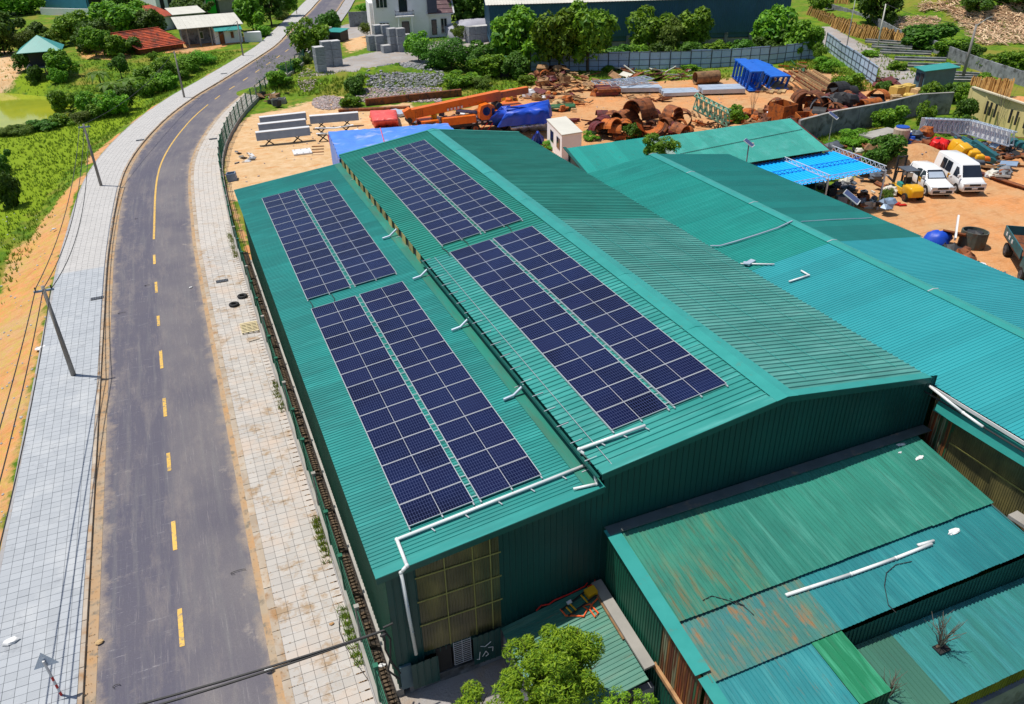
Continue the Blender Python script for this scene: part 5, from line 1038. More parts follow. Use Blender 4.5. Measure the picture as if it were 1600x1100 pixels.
def bluetruss(lb, a, b_, w, h):
    a, b_ = Vector(a), Vector(b_); th = T('truss_segment', lb, 'truss', (a.x, a.y, 0), 'blue truss segments'); d = (b_ - a).normalized(); s_ = d.cross(Vector((0, 0, 1))).normalized() * w / 2; u = Vector((0, 0, h))
    M().beam(a + u, b_ + u, w, .14).out('top_plate', MT['blue'], th); M().beam(a, b_, w, .12).out('bottom_plate', MT['blue'], th)
    for k in range(6):
        for sg_ in (-1, 1): p = a.lerp(b_, (k + .2) / 6) + s_ * sg_; q = a.lerp(b_, (k + .8) / 6) + s_ * sg_; M().beam(p, q + u, .28, .12).out('brace', MT['blue'], th)
bluetruss('bright blue truss segment at the left of the pair', Z(1153, 120, .2), Z(1180, 142, .2), 1.5, 2.2); bluetruss('bright blue truss segment at the right of the pair', Z(1180, 118, .2), Z(1218, 140, .2), 2.3, 1.5); bluetruss('low bright blue truss end behind the pair', Z(1172, 108, .2), Z(1196, 118, .2), 1.6, 1.2)
# galvanised frames piled loosely
tp_ = T('frame_pile', 'loose pile of galvanised frames behind the pale steel stacks', 'frame pile', Z(975, 130, 0))
for k in range(15):
    c_ = Z(ru(945, 1002), ru(122, 134), .25 + k * .09); a = ru(-.5, .5); d = Vector((math.cos(a), math.sin(a), ru(-.06, .06))) * ru(1.5, 2.4); s_ = Vector((-math.sin(a), math.cos(a), ru(-.2, .2))) * .7; m_ = M(); m_.beam(c_ - d - s_, c_ + d - s_, .08, .08).beam(c_ - d + s_, c_ + d + s_, .08, .08)
    for q in (-1, -.5, 0, .5, 1): m_.beam(c_ + d * q - s_, c_ + d * q + s_, .06, .06)
    m_.out('frame', MT['galvl'], tp_)
# scrap heaps built of pieces
def arcplate(m_, c, r, L_, ang, a0, a1, tilt=0, t_=.07, n=10):
    c = Vector(c); d = Vector((math.cos(ang), math.sin(ang), tilt)).normalized(); s_ = d.cross(Vector((0, 0, 1))).normalized(); w = s_.cross(d); V = []
    for P_ in (c - d * L_ / 2, c + d * L_ / 2):
        for R_ in (r, r - t_): V += [P_ + (s_ * math.cos(a0 + (a1 - a0) * k / n) + w * math.sin(a0 + (a1 - a0) * k / n)) * R_ for k in range(n + 1)]
    m1 = n + 1; F = []
    for k in range(n): F += [(k, k + 1, 2 * m1 + k + 1, 2 * m1 + k), (m1 + k, 3 * m1 + k, 3 * m1 + k + 1, m1 + k + 1), (k, m1 + k, m1 + k + 1, k + 1), (2 * m1 + k, 2 * m1 + k + 1, 3 * m1 + k + 1, 3 * m1 + k)]
    return m_.add(V, F)
def heap(name, lb, pieces, cat='scrap heap'):
    th = T(name, lb, cat, Z(pieces[0][1], pieces[0][2], 0))
    for pc in pieces:
        k, u, v, z, s, mt = pc[:6]; ang = pc[6] if len(pc) > 6 else ru(0, 3); c_ = Z(u, v, z); m_ = M(); mt = MT[mt]
        if k == 'arc': nm = 'curved_form'; arcplate(m_, c_, s, s * 1.6, ang, .1, 3.0, ru(-.15, .15)); arcplate(m_, c_, s * 1.04, .08, ang, .1, 3.0) 
        elif k == 'tubs': nm = 'curved_form'; arcplate(m_, c_, s, s * 1.5, ang, 3.3, 6.1, ru(-.1, .1))
        elif k == 'ring': nm = 'steel_ring'; arcplate(m_, c_, s, s * 1.1, ang, 0, 6.28, ru(-.2, .2), n=16)
        elif k == 'box': nm = 'steel_bin'; R_ = Matrix.Rotation(ang, 3, 'Z') @ Matrix.Rotation(ru(-.15, .15), 3, 'X'); [m_.box(c_ + R_ @ Vector(o_), d_, rot=R_) for o_, d_ in (((0, 0, -s / 2), (s, s, .06)), ((s / 2, 0, 0), (.06, s, s)), ((-s / 2, 0, 0), (.06, s, s)), ((0, s / 2, 0), (s, .06, s)), ((0, -s / 2, 0), (s, .06, s)), ((0, -s / 2, s * .2), (s * 1.05, .1, .12)), ((0, -s / 2, -s * .2), (s * 1.05, .1, .12)))]
        elif k == 'plate': nm = 'scrap_plate'; R_ = Matrix.Rotation(ang, 3, 'Z') @ Matrix.Rotation(ru(-.5, .5), 3, 'X') @ Matrix.Rotation(ru(-.3, .3), 3, 'Y'); m_.box(c_, (s * 1.6, s, .06), rot=R_); m_.box(c_ + R_ @ Vector((0, s / 2, .06)), (s * 1.6, .05, .16), rot=R_)
        elif k == 'rod': nm = 'scrap_bar'; d = Vector((math.cos(ang), math.sin(ang), ru(-.25, .25))) * s; m_.beam(c_ - d, c_ + d, .12, .12)
        elif k == 'coil': nm = 'cable_coil'; [m_.tube([c_ + Vector((math.cos(t_) * s * (1 - .12 * j_), math.sin(t_) * s * (1 - .12 * j_), .12 * j_)) for t_ in np.linspace(0, 6.2, 13)], .07, 5) for j_ in range(4)]
        else: nm = 'scrap_lump'; m_.blob(c_, (s, s * ru(.6, 1), s * ru(.5, .8)), 8, 5, .35)
        m_.out(nm, mt, th)
    return th
def rnd_pieces(n, u0, u1, v0, v1, kinds, mats, smin, smax, zmax=1.0):
    return [(random.choice(kinds), ru(u0, u1), ru(v0, v1), ru(.1, zmax), ru(smin, smax), random.choice(mats)) for _ in range(n)]
heap('formwork_pile', 'rusty curved steel forms stacked beyond the pale green shed', [('arc', 998, 175, 2.0, 1.3, 'rust', .3), ('arc', 1000, 180, 1.4, 1.35, 'rust', .25), ('arc', 1002, 185, .8, 1.4, 'rust', .3), ('arc', 975, 188, .9, 1.1, 'rust', .2), ('arc', 978, 192, .4, 1.2, 'rust', .2), ('tubs', 1022, 190, 1.8, 1.3, 'rust', 1.2), ('tubs', 1023, 194, 1.3, 1.3, 'rust', 1.2), ('tubs', 1020, 199, .9, 1.3, 'rust', 1.2), ('tubs', 1016, 188, 2.2, 1.2, 'rusto', 1.3), ('ring', 1050, 182, 1.2, 1.1, 'rust', 1.9), ('ring', 1066, 186, .8, 1.0, 'rust', 1.0), ('ring', 1040, 196, .6, .8, 'rust', .4), ('ring', 1062, 197, .5, .7, 'rusto', .7), ('arc', 955, 190, .5, 1.0, 'rust', .8), ('arc', 940, 197, .5, 1.0, 'maroon', .5), ('plate', 990, 203, .5, 1.5, 'rust', 2.1), ('plate', 998, 208, .4, 1.2, 'rust', .2), ('plate', 970, 212, .3, 1.2, 'rusto', .9), ('plate', 1010, 200, .9, 1.4, 'rust', 1.8)] + rnd_pieces(46, 930, 1085, 182, 208, ['arc', 'plate', 'tubs', 'rod', 'arc'], ['rust', 'rust', 'rust', 'maroon', 'rusto'], .4, 1.0, 1.1), 'formwork pile')
heap('scrap_heap', 'dark tangle of bars and cable coils beside the curved forms', [('coil', 948, 204, .2, 1.1, 'dark'), ('coil', 947, 202, .7, .9, 'dark')] + rnd_pieces(14, 925, 965, 188, 208, ['rod', 'plate'], ['maroon', 'rust', 'dark'], .5, 1.1, .6) + [('rod', 930, 190, .4, 1.8, 'maroon', .1), ('rod', 935, 186, .6, 1.8, 'maroon', .2)])
heap('scrap_heap', 'mixed steel parts scattered between crane and timber heap', rnd_pieces(40, 800, 935, 140, 172, ['rod', 'plate', 'lump', 'rod'], ['rust', 'plank', 'maroon', 'plankl', 'rusto'], .25, .9, .3))
heap('scrap_heap', 'boards and bars lying around the crane outrigger', rnd_pieces(26, 640, 760, 176, 192, ['rod', 'plate', 'lump'], ['plank', 'galv', 'dark', 'white', 'rust'], .25, .7, .4))
heap('scrap_heap', 'scattered rusty offcuts right of the lattice boom', rnd_pieces(40, 1080, 1200, 176, 198, ['rod', 'plate', 'lump'], ['rust', 'rusto', 'plank'], .3, .9, .4))
heap('scrap_heap', 'row of corroded orange steel bins nearest the grey wall', [('box', 1222, 176, 1.1, 2.0, 'rusto', .15), ('box', 1256, 190, .7, 1.5, 'rusto', -.3), ('box', 1240, 192, .6, 1.2, 'rust', .5), ('lump', 1204, 172, .5, .9, 'rust'), ('lump', 1203, 182, .4, .7, 'galvl'), ('ring', 1212, 165, .9, .8, 'rust', .5), ('lump', 1280, 187, .5, .9, 'rusto')])
heap('scrap_heap', 'large heap of rusty pipes, plates and rings in the yard corner', [('ring', 1268, 165, 1.3, 1.5, 'rust', .4), ('ring', 1285, 170, 1.1, 1.3, 'concd', .9), ('ring', 1300, 178, .8, 1.2, 'rust', .5), ('plate', 1345, 152, 1.3, 1.9, 'maroon', .3), ('arc', 1255, 160, 1.0, 1.2, 'rust', 1.2)] + rnd_pieces(16, 1300, 1335, 140, 158, ['plate', 'arc', 'lump'], ['rust', 'dark', 'maroon'], .6, 1.3, 2.2) + rnd_pieces(90, 1258, 1372, 152, 186, ['plate', 'rod', 'lump', 'arc', 'plate'], ['rust', 'rust', 'maroon', 'dark', 'rusto', 'concd'], .4, 1.1, 1.1))
heap('scrap_heap', 'dark rusted steel lying beyond the end of the blue fence', rnd_pieces(14, 1370, 1395, 122, 136, ['rod', 'plate'], ['rust', 'dark', 'maroon'], .6, 1.6, .6))
heap('timber_heap', 'heap of broken timber and reels at the back left of the yard', [('ring', 852, 118, .9, .7, 'rusto', 1.2), ('ring', 830, 122, .5, .6, 'plank', 1.0)] + rnd_pieces(50, 838, 885, 105, 145, ['box', 'plate', 'rod', 'lump'], ['plank', 'plank', 'rust', 'maroon'], .5, 1.1, 1.0) + rnd_pieces(34, 880, 935, 112, 142, ['plate', 'rod'], ['plank', 'rust', 'plankl'], .5, 1.2, .6), 'timber heap')
heap('timber_heap', 'splayed pale planks in front of the timber heap', [('rod', 858 + k * 5 + ru(-3, 3), 155 + ru(-6, 6), .2 + ru(0, .4), ru(.9, 1.5), random.choice(['plankl', 'plank']), 1.9 + ru(-.25, .25)) for k in range(11)] + rnd_pieces(8, 800, 850, 140, 158, ['rod', 'lump'], ['plankl', 'maroon', 'rusto', 'white'], .3, .8, .5), 'timber heap')
heap('scrap_heap', 'rusty offcuts lying on the dirt below the pale stacks', rnd_pieces(14, 975, 1050, 146, 158, ['rod', 'plate'], ['rust', 'plank'], .3, .8, .2))
heap('timber_heap', 'rusted plates and planks at the foot of the blue sheet fence', rnd_pieces(40, 960, 1080, 105, 124, ['rod', 'plate', 'rod'], ['rust', 'plank', 'maroon', 'offwhite'], .5, 1.6, .5), 'timber heap')
heap('scrap_heap', 'rusty steel left of the channels near the grass', rnd_pieces(14, 1225, 1260, 95, 118, ['rod', 'plate'], ['rust', 'plank', 'rusto', 'olive'], .5, 1.4, .5))
heap('scrap_heap', 'small heap of slabs and timber beside the green fence far end', rnd_pieces(14, 402, 450, 146, 166, ['plate', 'box', 'lump'], ['conc', 'concd', 'dark', 'plank'], .4, 1.0, .5))
heap('scrap_heap', 'broken slabs on the sand near the hall corner', rnd_pieces(10, 362, 395, 238, 262, ['plate', 'lump'], ['conc', 'white', 'concd'], .2, .5, .2) + [('box', 362, 276, .3, .7, 'galv')])
for u, v, s, mt, lb in ((1400, 150, .9, 'orangebag', 'yellow bulk bag at the left of the row'), (1416, 147, .9, 'orangebag', 'yellow bulk bag in the middle of the row'), (1432, 152, .8, 'plankl', 'tan bulk bag at the right of the row'), (1398, 163, .8, 'plankl', 'tan bulk bag in front on the left'), (1418, 163, .9, 'orangebag', 'yellow bulk bag in front on the right')):
    p = Z(u, v, .0); bgs = T('bulk_bag', lb, 'bulk bag', p, 'bulk bags by the grey wall'); M().box(p + Vector((0, 0, s * .6)), (s * 1.5, s * 1.3, s * 1.2), rz=ru(0, 1)).out('sack', MT[mt], bgs); M().blob(p + Vector((0, 0, s * 1.2)), (s * .7, s * .6, s * .2), 8, 4, .2).out('bag_mouth', MT[mt], bgs)
# ---------------------------------------------------------------- sheet fences and walls of the yard
def sheetfence(lb, pts, h, n, mat, loc):
    th = T('sheet_fence', lb, 'fence', loc); k = 0
    for (u0, v0), (u1, v1), m__ in zip(pts[:-1], pts[1:], n):
        a, b_ = Z(u0, v0), Z(u1, v1)
        for q in range(m__):
            p, r = a.lerp(b_, q / m__), a.lerp(b_, (q + 1) / m__); d = (r - p).normalized() * .08; j = ru(-.12, .12); nn_ = Vector((d.y, -d.x, 0)).normalized(); tl_ = nn_ * ru(-.1, .1)
            m_ = M(); ww = nn_ * .02
            m_.hexa([p + d + ww, r - d + ww, r - d - ww, p + d - ww], [p + d + ww + tl_ + Vector((0, 0, h + j)), r - d + ww + tl_ + Vector((0, 0, h + j)), r - d - ww + tl_ + Vector((0, 0, h + j)), p + d - ww + tl_ + Vector((0, 0, h + j))]); m_.out('fence_sheet', mat, th)
            f_ = M()
            for z_ in (.55, h * .55, h - .1): f_.beam(p + nn_ * .05 + tl_ * z_ / h + Vector((0, 0, z_)), r + nn_ * .05 + tl_ * z_ / h + Vector((0, 0, z_)), .05, .06)
            mid = p.lerp(r, .5) + nn_ * .05; f_.beam(mid, mid + tl_ + Vector((0, 0, h)), .05, .05); f_.out('sheet_frame', MT['bfrm'], th)
            M().beam(p, p + Vector((0, 0, h + .08)), .12, .12).out('fence_post', MT['bfrm'], th)
    return th
sheetfence('long blue-grey sheet fence along the back of the yard', [(829, 111), (950, 110), (1110, 106), (1200, 100), (1275, 92)], 2.35, (4, 5, 3, 3), MT['bfence'], Z(829, 111))
sheetfence('short blue-grey sheet fence beside the pink lane', [(1289, 77), (1366, 135)], 2.3, (7,), MT['bfence'], Z(1289, 77))
def wallrun(name, lb, pts, h, mat, thick=.2, cop=True, kind='wall', seg=3.0, z=0.0, hs=None):
    th = T(name, lb, kind, Z(*pts[0], z))
    for i, ((u0, v0), (u1, v1)) in enumerate(zip(pts[:-1], pts[1:])):
        a, b_ = Z(u0, v0, z), Z(u1, v1, z); n = max(1, round((b_ - a).length / seg)); h_ = hs[i] if hs else h
        for q in range(n):
            p, r = a.lerp(b_, q / n), a.lerp(b_, (q + 1) / n); M().beam(p + Vector((0, 0, h_ / 2 - .2)), r + Vector((0, 0, h_ / 2 - .2)), thick, h_ + .4).out('wall_length', mat, th)
            M().beam(p - Vector((0, 0, .3)), p + Vector((0, 0, h_ + .04)), thick * 1.6, thick * 1.6).out('pier', mat, th)
            if cop: M().beam(p + Vector((0, 0, h_ + .05)), r + Vector((0, 0, h_ + .05)), thick * 1.5, .08).out('coping', MT['conc'], th)
    return th
wallrun('yard_wall', 'weathered grey wall between the scrap yard and the machine yard', [(1246, 224), (1300, 209), (1375, 195), (1430, 181), (1482, 178)], 2.2, MT['concd'])
wallrun('field_wall', 'long dark wall running down behind the timber racks at top right', [(1290, 18), (1365, 42), (1400, 62), (1450, 78), (1520, 108), (1620, 142)], 1.6, MT['concd'], cop=False)
yw = wallrun('yellow_wall', 'pale yellow wall with narrow dark slots on the right', [(1508, 182), (1560, 200), (1640, 232)], 2.9, MT['yellowwall'], cop=True)
a, b_ = Z(1508, 182), Z(1640, 232)
for f in (.24, .29, .35, .53, .60, .70, .76): p = a.lerp(b_, f); d = (b_ - a).normalized(); q = p + Vector((d.y, -d.x, 0)) * .16; M().box((q.x, q.y, 1.6), (.22, .1, 1.3), rz=math.atan2(d.y, d.x)).out('slot', MT['dark'], yw)
M().beam(Z(1508, 182) + Vector((0, 0, 3.05)), Z(1640, 232) + Vector((0, 0, 3.05)), .35, .12).out('wall_cap', MT['cream'], yw)
# low walls stepping along the lane
for k, (u0, v0, u1, v1) in enumerate(((1352, 64, 1412, 68), (1362, 72, 1425, 76), (1375, 81, 1455, 84), (1398, 92, 1478, 94), (1418, 102, 1500, 104), (1475, 115, 1530, 118), (1478, 124, 1550, 125))):
    th = T('low_wall', 'low concrete wall strip by the pink lane, %s from the top' % ORD[k], 'low wall', Z(u0, v0), 'low concrete wall strips beside the lane'); M().beam(Z(u0, v0, .25), Z(u1, v1, .25), .35, .7).out('wall_body', MT['concd'], th); M().beam(Z(u0, v0, .63), Z(u1, v1, .63), .42, .06).out('wall_cap', MT['conc'], th)
# racks of drying veneer: leaning yellow-brown sheets
ven = pm('drying_veneer', (.55, .34, .11), (.40, .22, .06), 2, .8, (.3, .15, .05), 1.5, (.5, .7), rnd_=.2)
def rack(lb, u0, v0, u1, v1, n, h):
    a, b_ = Z(u0, v0), Z(u1, v1); th = T('veneer_rack', lb, 'drying rack', a, 'racks of leaning veneer sheets'); m_ = M(); d = (b_ - a).normalized(); s_ = Vector((d.y, -d.x, 0))
    for k in range(n):
        p = a.lerp(b_, (k + ru(-.3, .3)) / n); hh = h * ru(.8, 1.1); m_.beam(p + s_ * ru(.2, .5), p - s_ * ru(.0, .3) + Vector((0, 0, hh)), .12, .3)
    tag(m_.out('veneer_sheets', ven, th), kind='stuff'); M().beam(a + Vector((0, 0, h * .8)), b_ + Vector((0, 0, h * .8)), .08, .08).out('rack_rail', MT['plank'], th)
for k, (u0, v0, u1, v1) in enumerate(((1262, 27, 1300, 42), (1280, 36, 1330, 52), (1300, 44, 1345, 60), (1318, 52, 1370, 66), (1350, 60, 1392, 68), (1375, 64, 1412, 70))): rack('rack of leaning yellow veneer above the pink lane, %s from the left' % ORD[k], u0, v0, u1, v1, 26, 1.9)
rack('rack of leaning yellow veneer below the field wall at right', 1514, 146, 1578, 152, 60, 1.9); rack('small rack of veneer at the top edge above the blue fence', 1284, 4, 1330, 8, 22, 1.9)
# wood waste on the bank
m_ = M()
for _ in range(5200):
    u, v = ru(1440, 1640), ru(-12, 72)
    if v > 18 + (u - 1440) * .42 + 14 * math.sin(u * .05) or (u < 1470 and v < 6): continue
    p = G(u, v) + Vector((0, 0, ru(.0, .5))); a = ru(0, 3.14); m_.beam(p, p + Vector((math.cos(a), math.sin(a), ru(-.35, .35))) * ru(.5, 1.5), .16, .07)
for _ in range(700):
    p = G(ru(1400, 1470), ru(28, 50)) + Vector((0, 0, ru(0, .3))); a = ru(0, 3.14); m_.beam(p, p + Vector((math.cos(a), math.sin(a), ru(-.2, .2))) * ru(.4, 1.1), .12, .06)
wm = leafmat('split_timber_waste', (.95, .78, .45), (.7, .5, .27), 0.0)
tag(m_.out('timber_waste', wm), 'big spread of pale timber offcuts on the bank at top right', 'timber waste', kind='stuff')
# rubble
def rubble(lb, us, vs_, n, s0, s1, mat, zadd=.1, shape=None):
    m_ = M()
    for _ in range(n):
        u, v = ru(*us), ru(*vs_)
        if shape and not shape(u, v): continue
        p = G(u, v); s = ru(s0, s1); m_.blob(p + Vector((0, 0, s * .2)), (s, s * ru(.6, 1), s * ru(.4, .8)), 5, 3, .35)
    tag(m_.out('rubble', mat), lb, 'rubble', kind='stuff')
rub = leafmat('crushed_stone', (.42, .41, .42), (.24, .25, .28), 0.0); rub2 = leafmat('broken_brick_and_stone', (.52, .40, .35), (.36, .33, .32), 0.0)
rubble('grey broken stone covering the big mound in the yard', (572, 702), (98, 156), 4600, .07, .27, rub, shape=lambda u, v: ((u - 632) / 62) ** 2 + ((v - 122) / 24) ** 2 < 1 and v < 116 + ru(0, 38))
rubble('pale stone on the smaller mound by the block stacks', (465, 535), (108, 145), 800, .07, .2, rub2, shape=lambda u, v: ((u - 480) / 14) ** 2 + ((v - 126) / 18) ** 2 < 1)
rubble('pinkish heap of broken stone at the sand edge', (488, 538), (150, 172), 1200, .06, .18, rub2, shape=lambda u, v: ((u - 513) / 26) ** 2 + ((v - 161) / 11) ** 2 < 1)
rubble('pinkish rubble at the foot of the mound', (556, 690), (138, 160), 1500, .06, .2, rub2)
rubble('small stones scattered over the sandy yards', (380, 1450), (110, 300), 700, .04, .12, rub2)
# ---------------------------------------------------------------- stacks of concrete blocks
def blockcube(name_lb, p, s, rz=.0, hf=.84, grp='cubes of stacked concrete blocks'):
    th = T('block_cube', name_lb, 'concrete blocks', p, grp, rz); M().bb(-s * .48, s * .48, -s * .48, s * .48, .02, s * .94 * hf).out('block_mass', MT['block'], th, local=True)
    m_ = M()
    for k in range(1, 6): m_.bb(-s * .485, s * .485, -s * .485, s * .485, s * .94 * hf * k / 6 - .012, s * .94 * hf * k / 6 + .012)
    m_.out('joint_line', MT['dark'], th, local=True); M().bb(-s * .49, s * .49, -s * .49, s * .49, s * .94 * hf, s * .97 * hf).out('top_layer', MT['stone'], th, local=True)
def blockgrid(cl, cols, s):
    for ci, (u, v, n) in enumerate(cols):
        p = G(u, v)
        for k in range(n): blockcube('block cube, %s cluster, %s column from the left, %s from the ground' % (cl, ORD[ci], ORD[k]), p + Vector((ru(-.04, .04), 0, k * s * .84)), s, .12 + ru(-.04, .04))
blockgrid('near left', [(502, 113, 3), (513, 103, 3), (527, 102, 3)], 1.38)
blockgrid('villa', [(582, 79, 2), (593, 79, 2), (604, 82, 1), (592, 74, 3), (604, 74, 3), (615, 80, 3), (627, 80, 3), (637, 77, 2)], 1.38)
blockgrid('gravel pad', [(736, 66, 2), (747, 65, 2), (758, 64, 2)], 1.5)
# ---------------------------------------------------------------- small huts
def hut(name, lb, cat, u0, v0, u1, v1, dep, h, wmat, rmat, rise=.3, over=.25, z=None, parts=()):
    a, b_ = (G(u0, v0), G(u1, v1)) if z is None else (Z(u0, v0, z), Z(u1, v1, z)); b_.z = a.z; th = T(name, lb, cat, a); d = b_ - a; s_ = Vector((-d.y, d.x, 0)).normalized() * dep
    ft = [a, b_, b_ + s_, a + s_]; up = Vector((0, 0, h)); ur = Vector((0, 0, h + rise))
    M().hexa(ft, [a + up, b_ + up, b_ + s_ + ur, a + s_ + ur]).out('wall', wmat, th)
    dn = d.normalized() * over; sn = s_.normalized() * over; rz_ = Vector((0, 0, .05)); r_ = [a + up - dn - sn + rz_ - Vector((0, 0, .08)), b_ + up + dn - sn + rz_ - Vector((0, 0, .08)), b_ + s_ + ur + dn + sn + rz_, a + s_ + ur - dn + sn + rz_]
    M().hexa(r_, [p + Vector((0, 0, .07)) for p in r_]).out('roof', rmat, th)
    o_ = Vector((d.y, -d.x, 0)).normalized() * .03
    for kd, f0, f1, z0, z1_ in parts: p, q = a + d * f0 + o_, a + d * f1 + o_; p.z += (z0 + z1_) / 2; q.z += (z0 + z1_) / 2; M().beam(p, q, .06, z1_ - z0).out(kd, MT['glass'] if kd == 'window' else MT['dark'], th)
    return th
hut('guard_hut', 'small teal hut with green roof beside the pink lane', 'hut', 1426, 136, 1440, 142, 3.6, 2.3, MT['bluegrey'], MT['cap'], .3, .3, parts=(('window', .15, .5, .9, 1.8), ('door', .6, .9, 0, 1.9)))
hut('kiosk', 'tiny dark kiosk with green roof under the trees', 'kiosk', 776, 121, 796, 121, 1.6, 2.0, MT['dark'], MT['cap'], .3, .2, parts=(('doorway', .2, .8, 0, 1.6),))
hut('green_canopy', 'small green canopy beyond the near block stacks', 'canopy', 511, 66, 533, 66, 2.5, 1.7, MT['dark'], MT['cap'], .15, .2)
# ---------------------------------------------------------------- far buildings
def winp(parent, a, d, o_, f0, f1, z0, z1_, fr=.09, nm='window', bars=0, mat='glass'):
    p, q = a + d * f0 + o_ * .03, a + d * f1 + o_ * .03; zc = Vector((0, 0, (z0 + z1_) / 2)); w = M().beam(p + zc, q + zc, .08, z1_ - z0).out(nm, MT[mat], parent); m_ = M()
    for z_ in (z0, z1_): m_.beam(p + o_ * .05 + Vector((0, 0, z_)), q + o_ * .05 + Vector((0, 0, z_)), .1, fr)
    for s_ in ([0, 1] + [k / (bars + 1) for k in range(1, bars + 1)]): c_ = p.lerp(q, s_) + o_ * .05; m_.beam(c_ + Vector((0, 0, z0)), c_ + Vector((0, 0, z1_)), .07, .07)
    m_.out('window_frame', MT['white'] if nm == 'window' else MT['dark'], w)
A_, B_ = Z(588, 64), Z(707, 57)
vl = T('villa', 'two-storey white villa with mansard wing and balcony at the top', 'house', A_); vl.scale = (1, 1, .78); d = B_ - A_; dn = d.normalized(); s_ = Vector((-dn.y, dn.x, 0)); o_ = -s_; L = d.length
def slab_(f0, f1, z0, z1_, y0, y1, nm, mat): p, q = A_ + d * f0, A_ + d * f1; ft = [p + s_ * y0, q + s_ * y0, q + s_ * y1, p + s_ * y1]; return M().hexa([x + Vector((0, 0, z0)) for x in ft], [x + Vector((0, 0, z1_)) for x in ft]).out(nm, mat, vl)
slab_(.0, .70, 0, 10.5, 0, 9, 'main_block', MT['whitewall']); slab_(.70, 1.0, 0, 5.0, .4, 9, 'side_wing', MT['whitewall']); slab_(-.04, 0, 0, 7.5, 1, 8, 'end_bay', MT['whitewall'])
slab_(.44, .58, 0, 10.5, -.18, 0, 'centre_bay', MT['whitewall']) if False else None
p, q = A_ + d * .68, A_ + d * 1.03; V_ = [p - s_ * .3 + Vector((0, 0, 4.9)), q - s_ * .3 + Vector((0, 0, 4.9)), q + s_ * 4 + Vector((0, 0, 10.5)), p + s_ * 4 + Vector((0, 0, 10.5))]
mans = pm('purplish_roof_tile', (.19, .11, .12), (.13, .075, .085), 3, .8, (.25, .18, .17), 1, (.55, .7), rnd_=.15)
for k in range(7):
    a_, b__ = V_[0].lerp(V_[3], k / 7), V_[1].lerp(V_[2], k / 7); c_, e_ = V_[1].lerp(V_[2], (k + 1.03) / 7), V_[0].lerp(V_[3], (k + 1.03) / 7)
    for c2 in range(5): x0, x1 = c2 / 5, (c2 + 1) / 5; M().hexa([a_.lerp(b__, x0) + Vector((0, 0, .02)), a_.lerp(b__, x1) + Vector((0, 0, .02)), e_.lerp(c_, x1) - Vector((0, 0, .1)), e_.lerp(c_, x0) - Vector((0, 0, .1))], [a_.lerp(b__, x0) + Vector((0, 0, .12)), a_.lerp(b__, x1) + Vector((0, 0, .12)), e_.lerp(c_, x1), e_.lerp(c_, x0)]).out('roof_tile_course', mans, vl)
M().hexa([V_[0] + Vector((0, 0, -.25)), V_[1] + Vector((0, 0, -.25)), V_[2] + Vector((0, 0, -.25)), V_[3] + Vector((0, 0, -.25))], [x + Vector((0, 0, -.02)) for x in V_]).out('roof_slab', MT['white'], vl)
M().beam(V_[0], V_[3], .25, .2).out('verge_trim', MT['white'], vl); M().beam(V_[1], V_[2], .25, .2).out('verge_trim', MT['white'], vl)
pp = V_[0].lerp(V_[1], .2).lerp(V_[3].lerp(V_[2], .2), .05); M().box(pp + Vector((0, 0, 1.6)) - s_ * .0, (1.6, 1.0, 3.2), rz=math.atan2(dn.y, dn.x)).out('dormer', pm('slate_dark', (.07, .075, .11), (.05, .055, .085), 2, .6), vl)
winp(vl, A_, d, o_, .04, .18, 6.6, 8.9, bars=2); winp(vl, A_, d, o_, .06, .18, 1.9, 3.6, bars=2); winp(vl, A_, d, o_, .33, .43, 5.6, 8.8, nm='balcony_door'); winp(vl, A_, d, o_, .35, .44, .2, 3.6, nm='front_door')
winp(vl, A_ + s_ * .4, d, o_, .74, .80, .6, 3.6, nm='side_door'); winp(vl, A_ + s_ * .4, d, o_, .86, .94, .8, 3.8, bars=1)
slab_(.27, .50, 4.7, 4.95, -1.5, 0, 'balcony_slab', MT['whitewall'])
m_ = M(); pA, pB = A_ + d * .27 + o_ * 1.45, A_ + d * .50 + o_ * 1.45
for z_ in (5.1, 5.9): m_.beam(pA + Vector((0, 0, z_)), pB + Vector((0, 0, z_)), .07, .07); m_.beam(pA + Vector((0, 0, z_)), pA - o_ * 1.4 + Vector((0, 0, z_)), .07, .07); m_.beam(pB + Vector((0, 0, z_)), pB - o_ * 1.4 + Vector((0, 0, z_)), .07, .07)
for k in range(15): c_ = pA.lerp(pB, k / 14); m_.beam(c_ + Vector((0, 0, 4.9)), c_ + Vector((0, 0, 5.9)), .04, .04)
m_.out('balcony_railing', MT['dark'], vl)
for f in (.30, .47): c_ = A_ + d * f + o_ * 1.3; M().tube([c_, c_ + Vector((0, 0, 4.7))], .14, 8).out('column', MT['whitewall'], vl)
hut('water_tank_box', 'small white and blue box standing by the villa wing', 'tank', 684, 58, 692, 57, .9, 1.6, MT['whitewall'], MT['blue'], .05, .05)
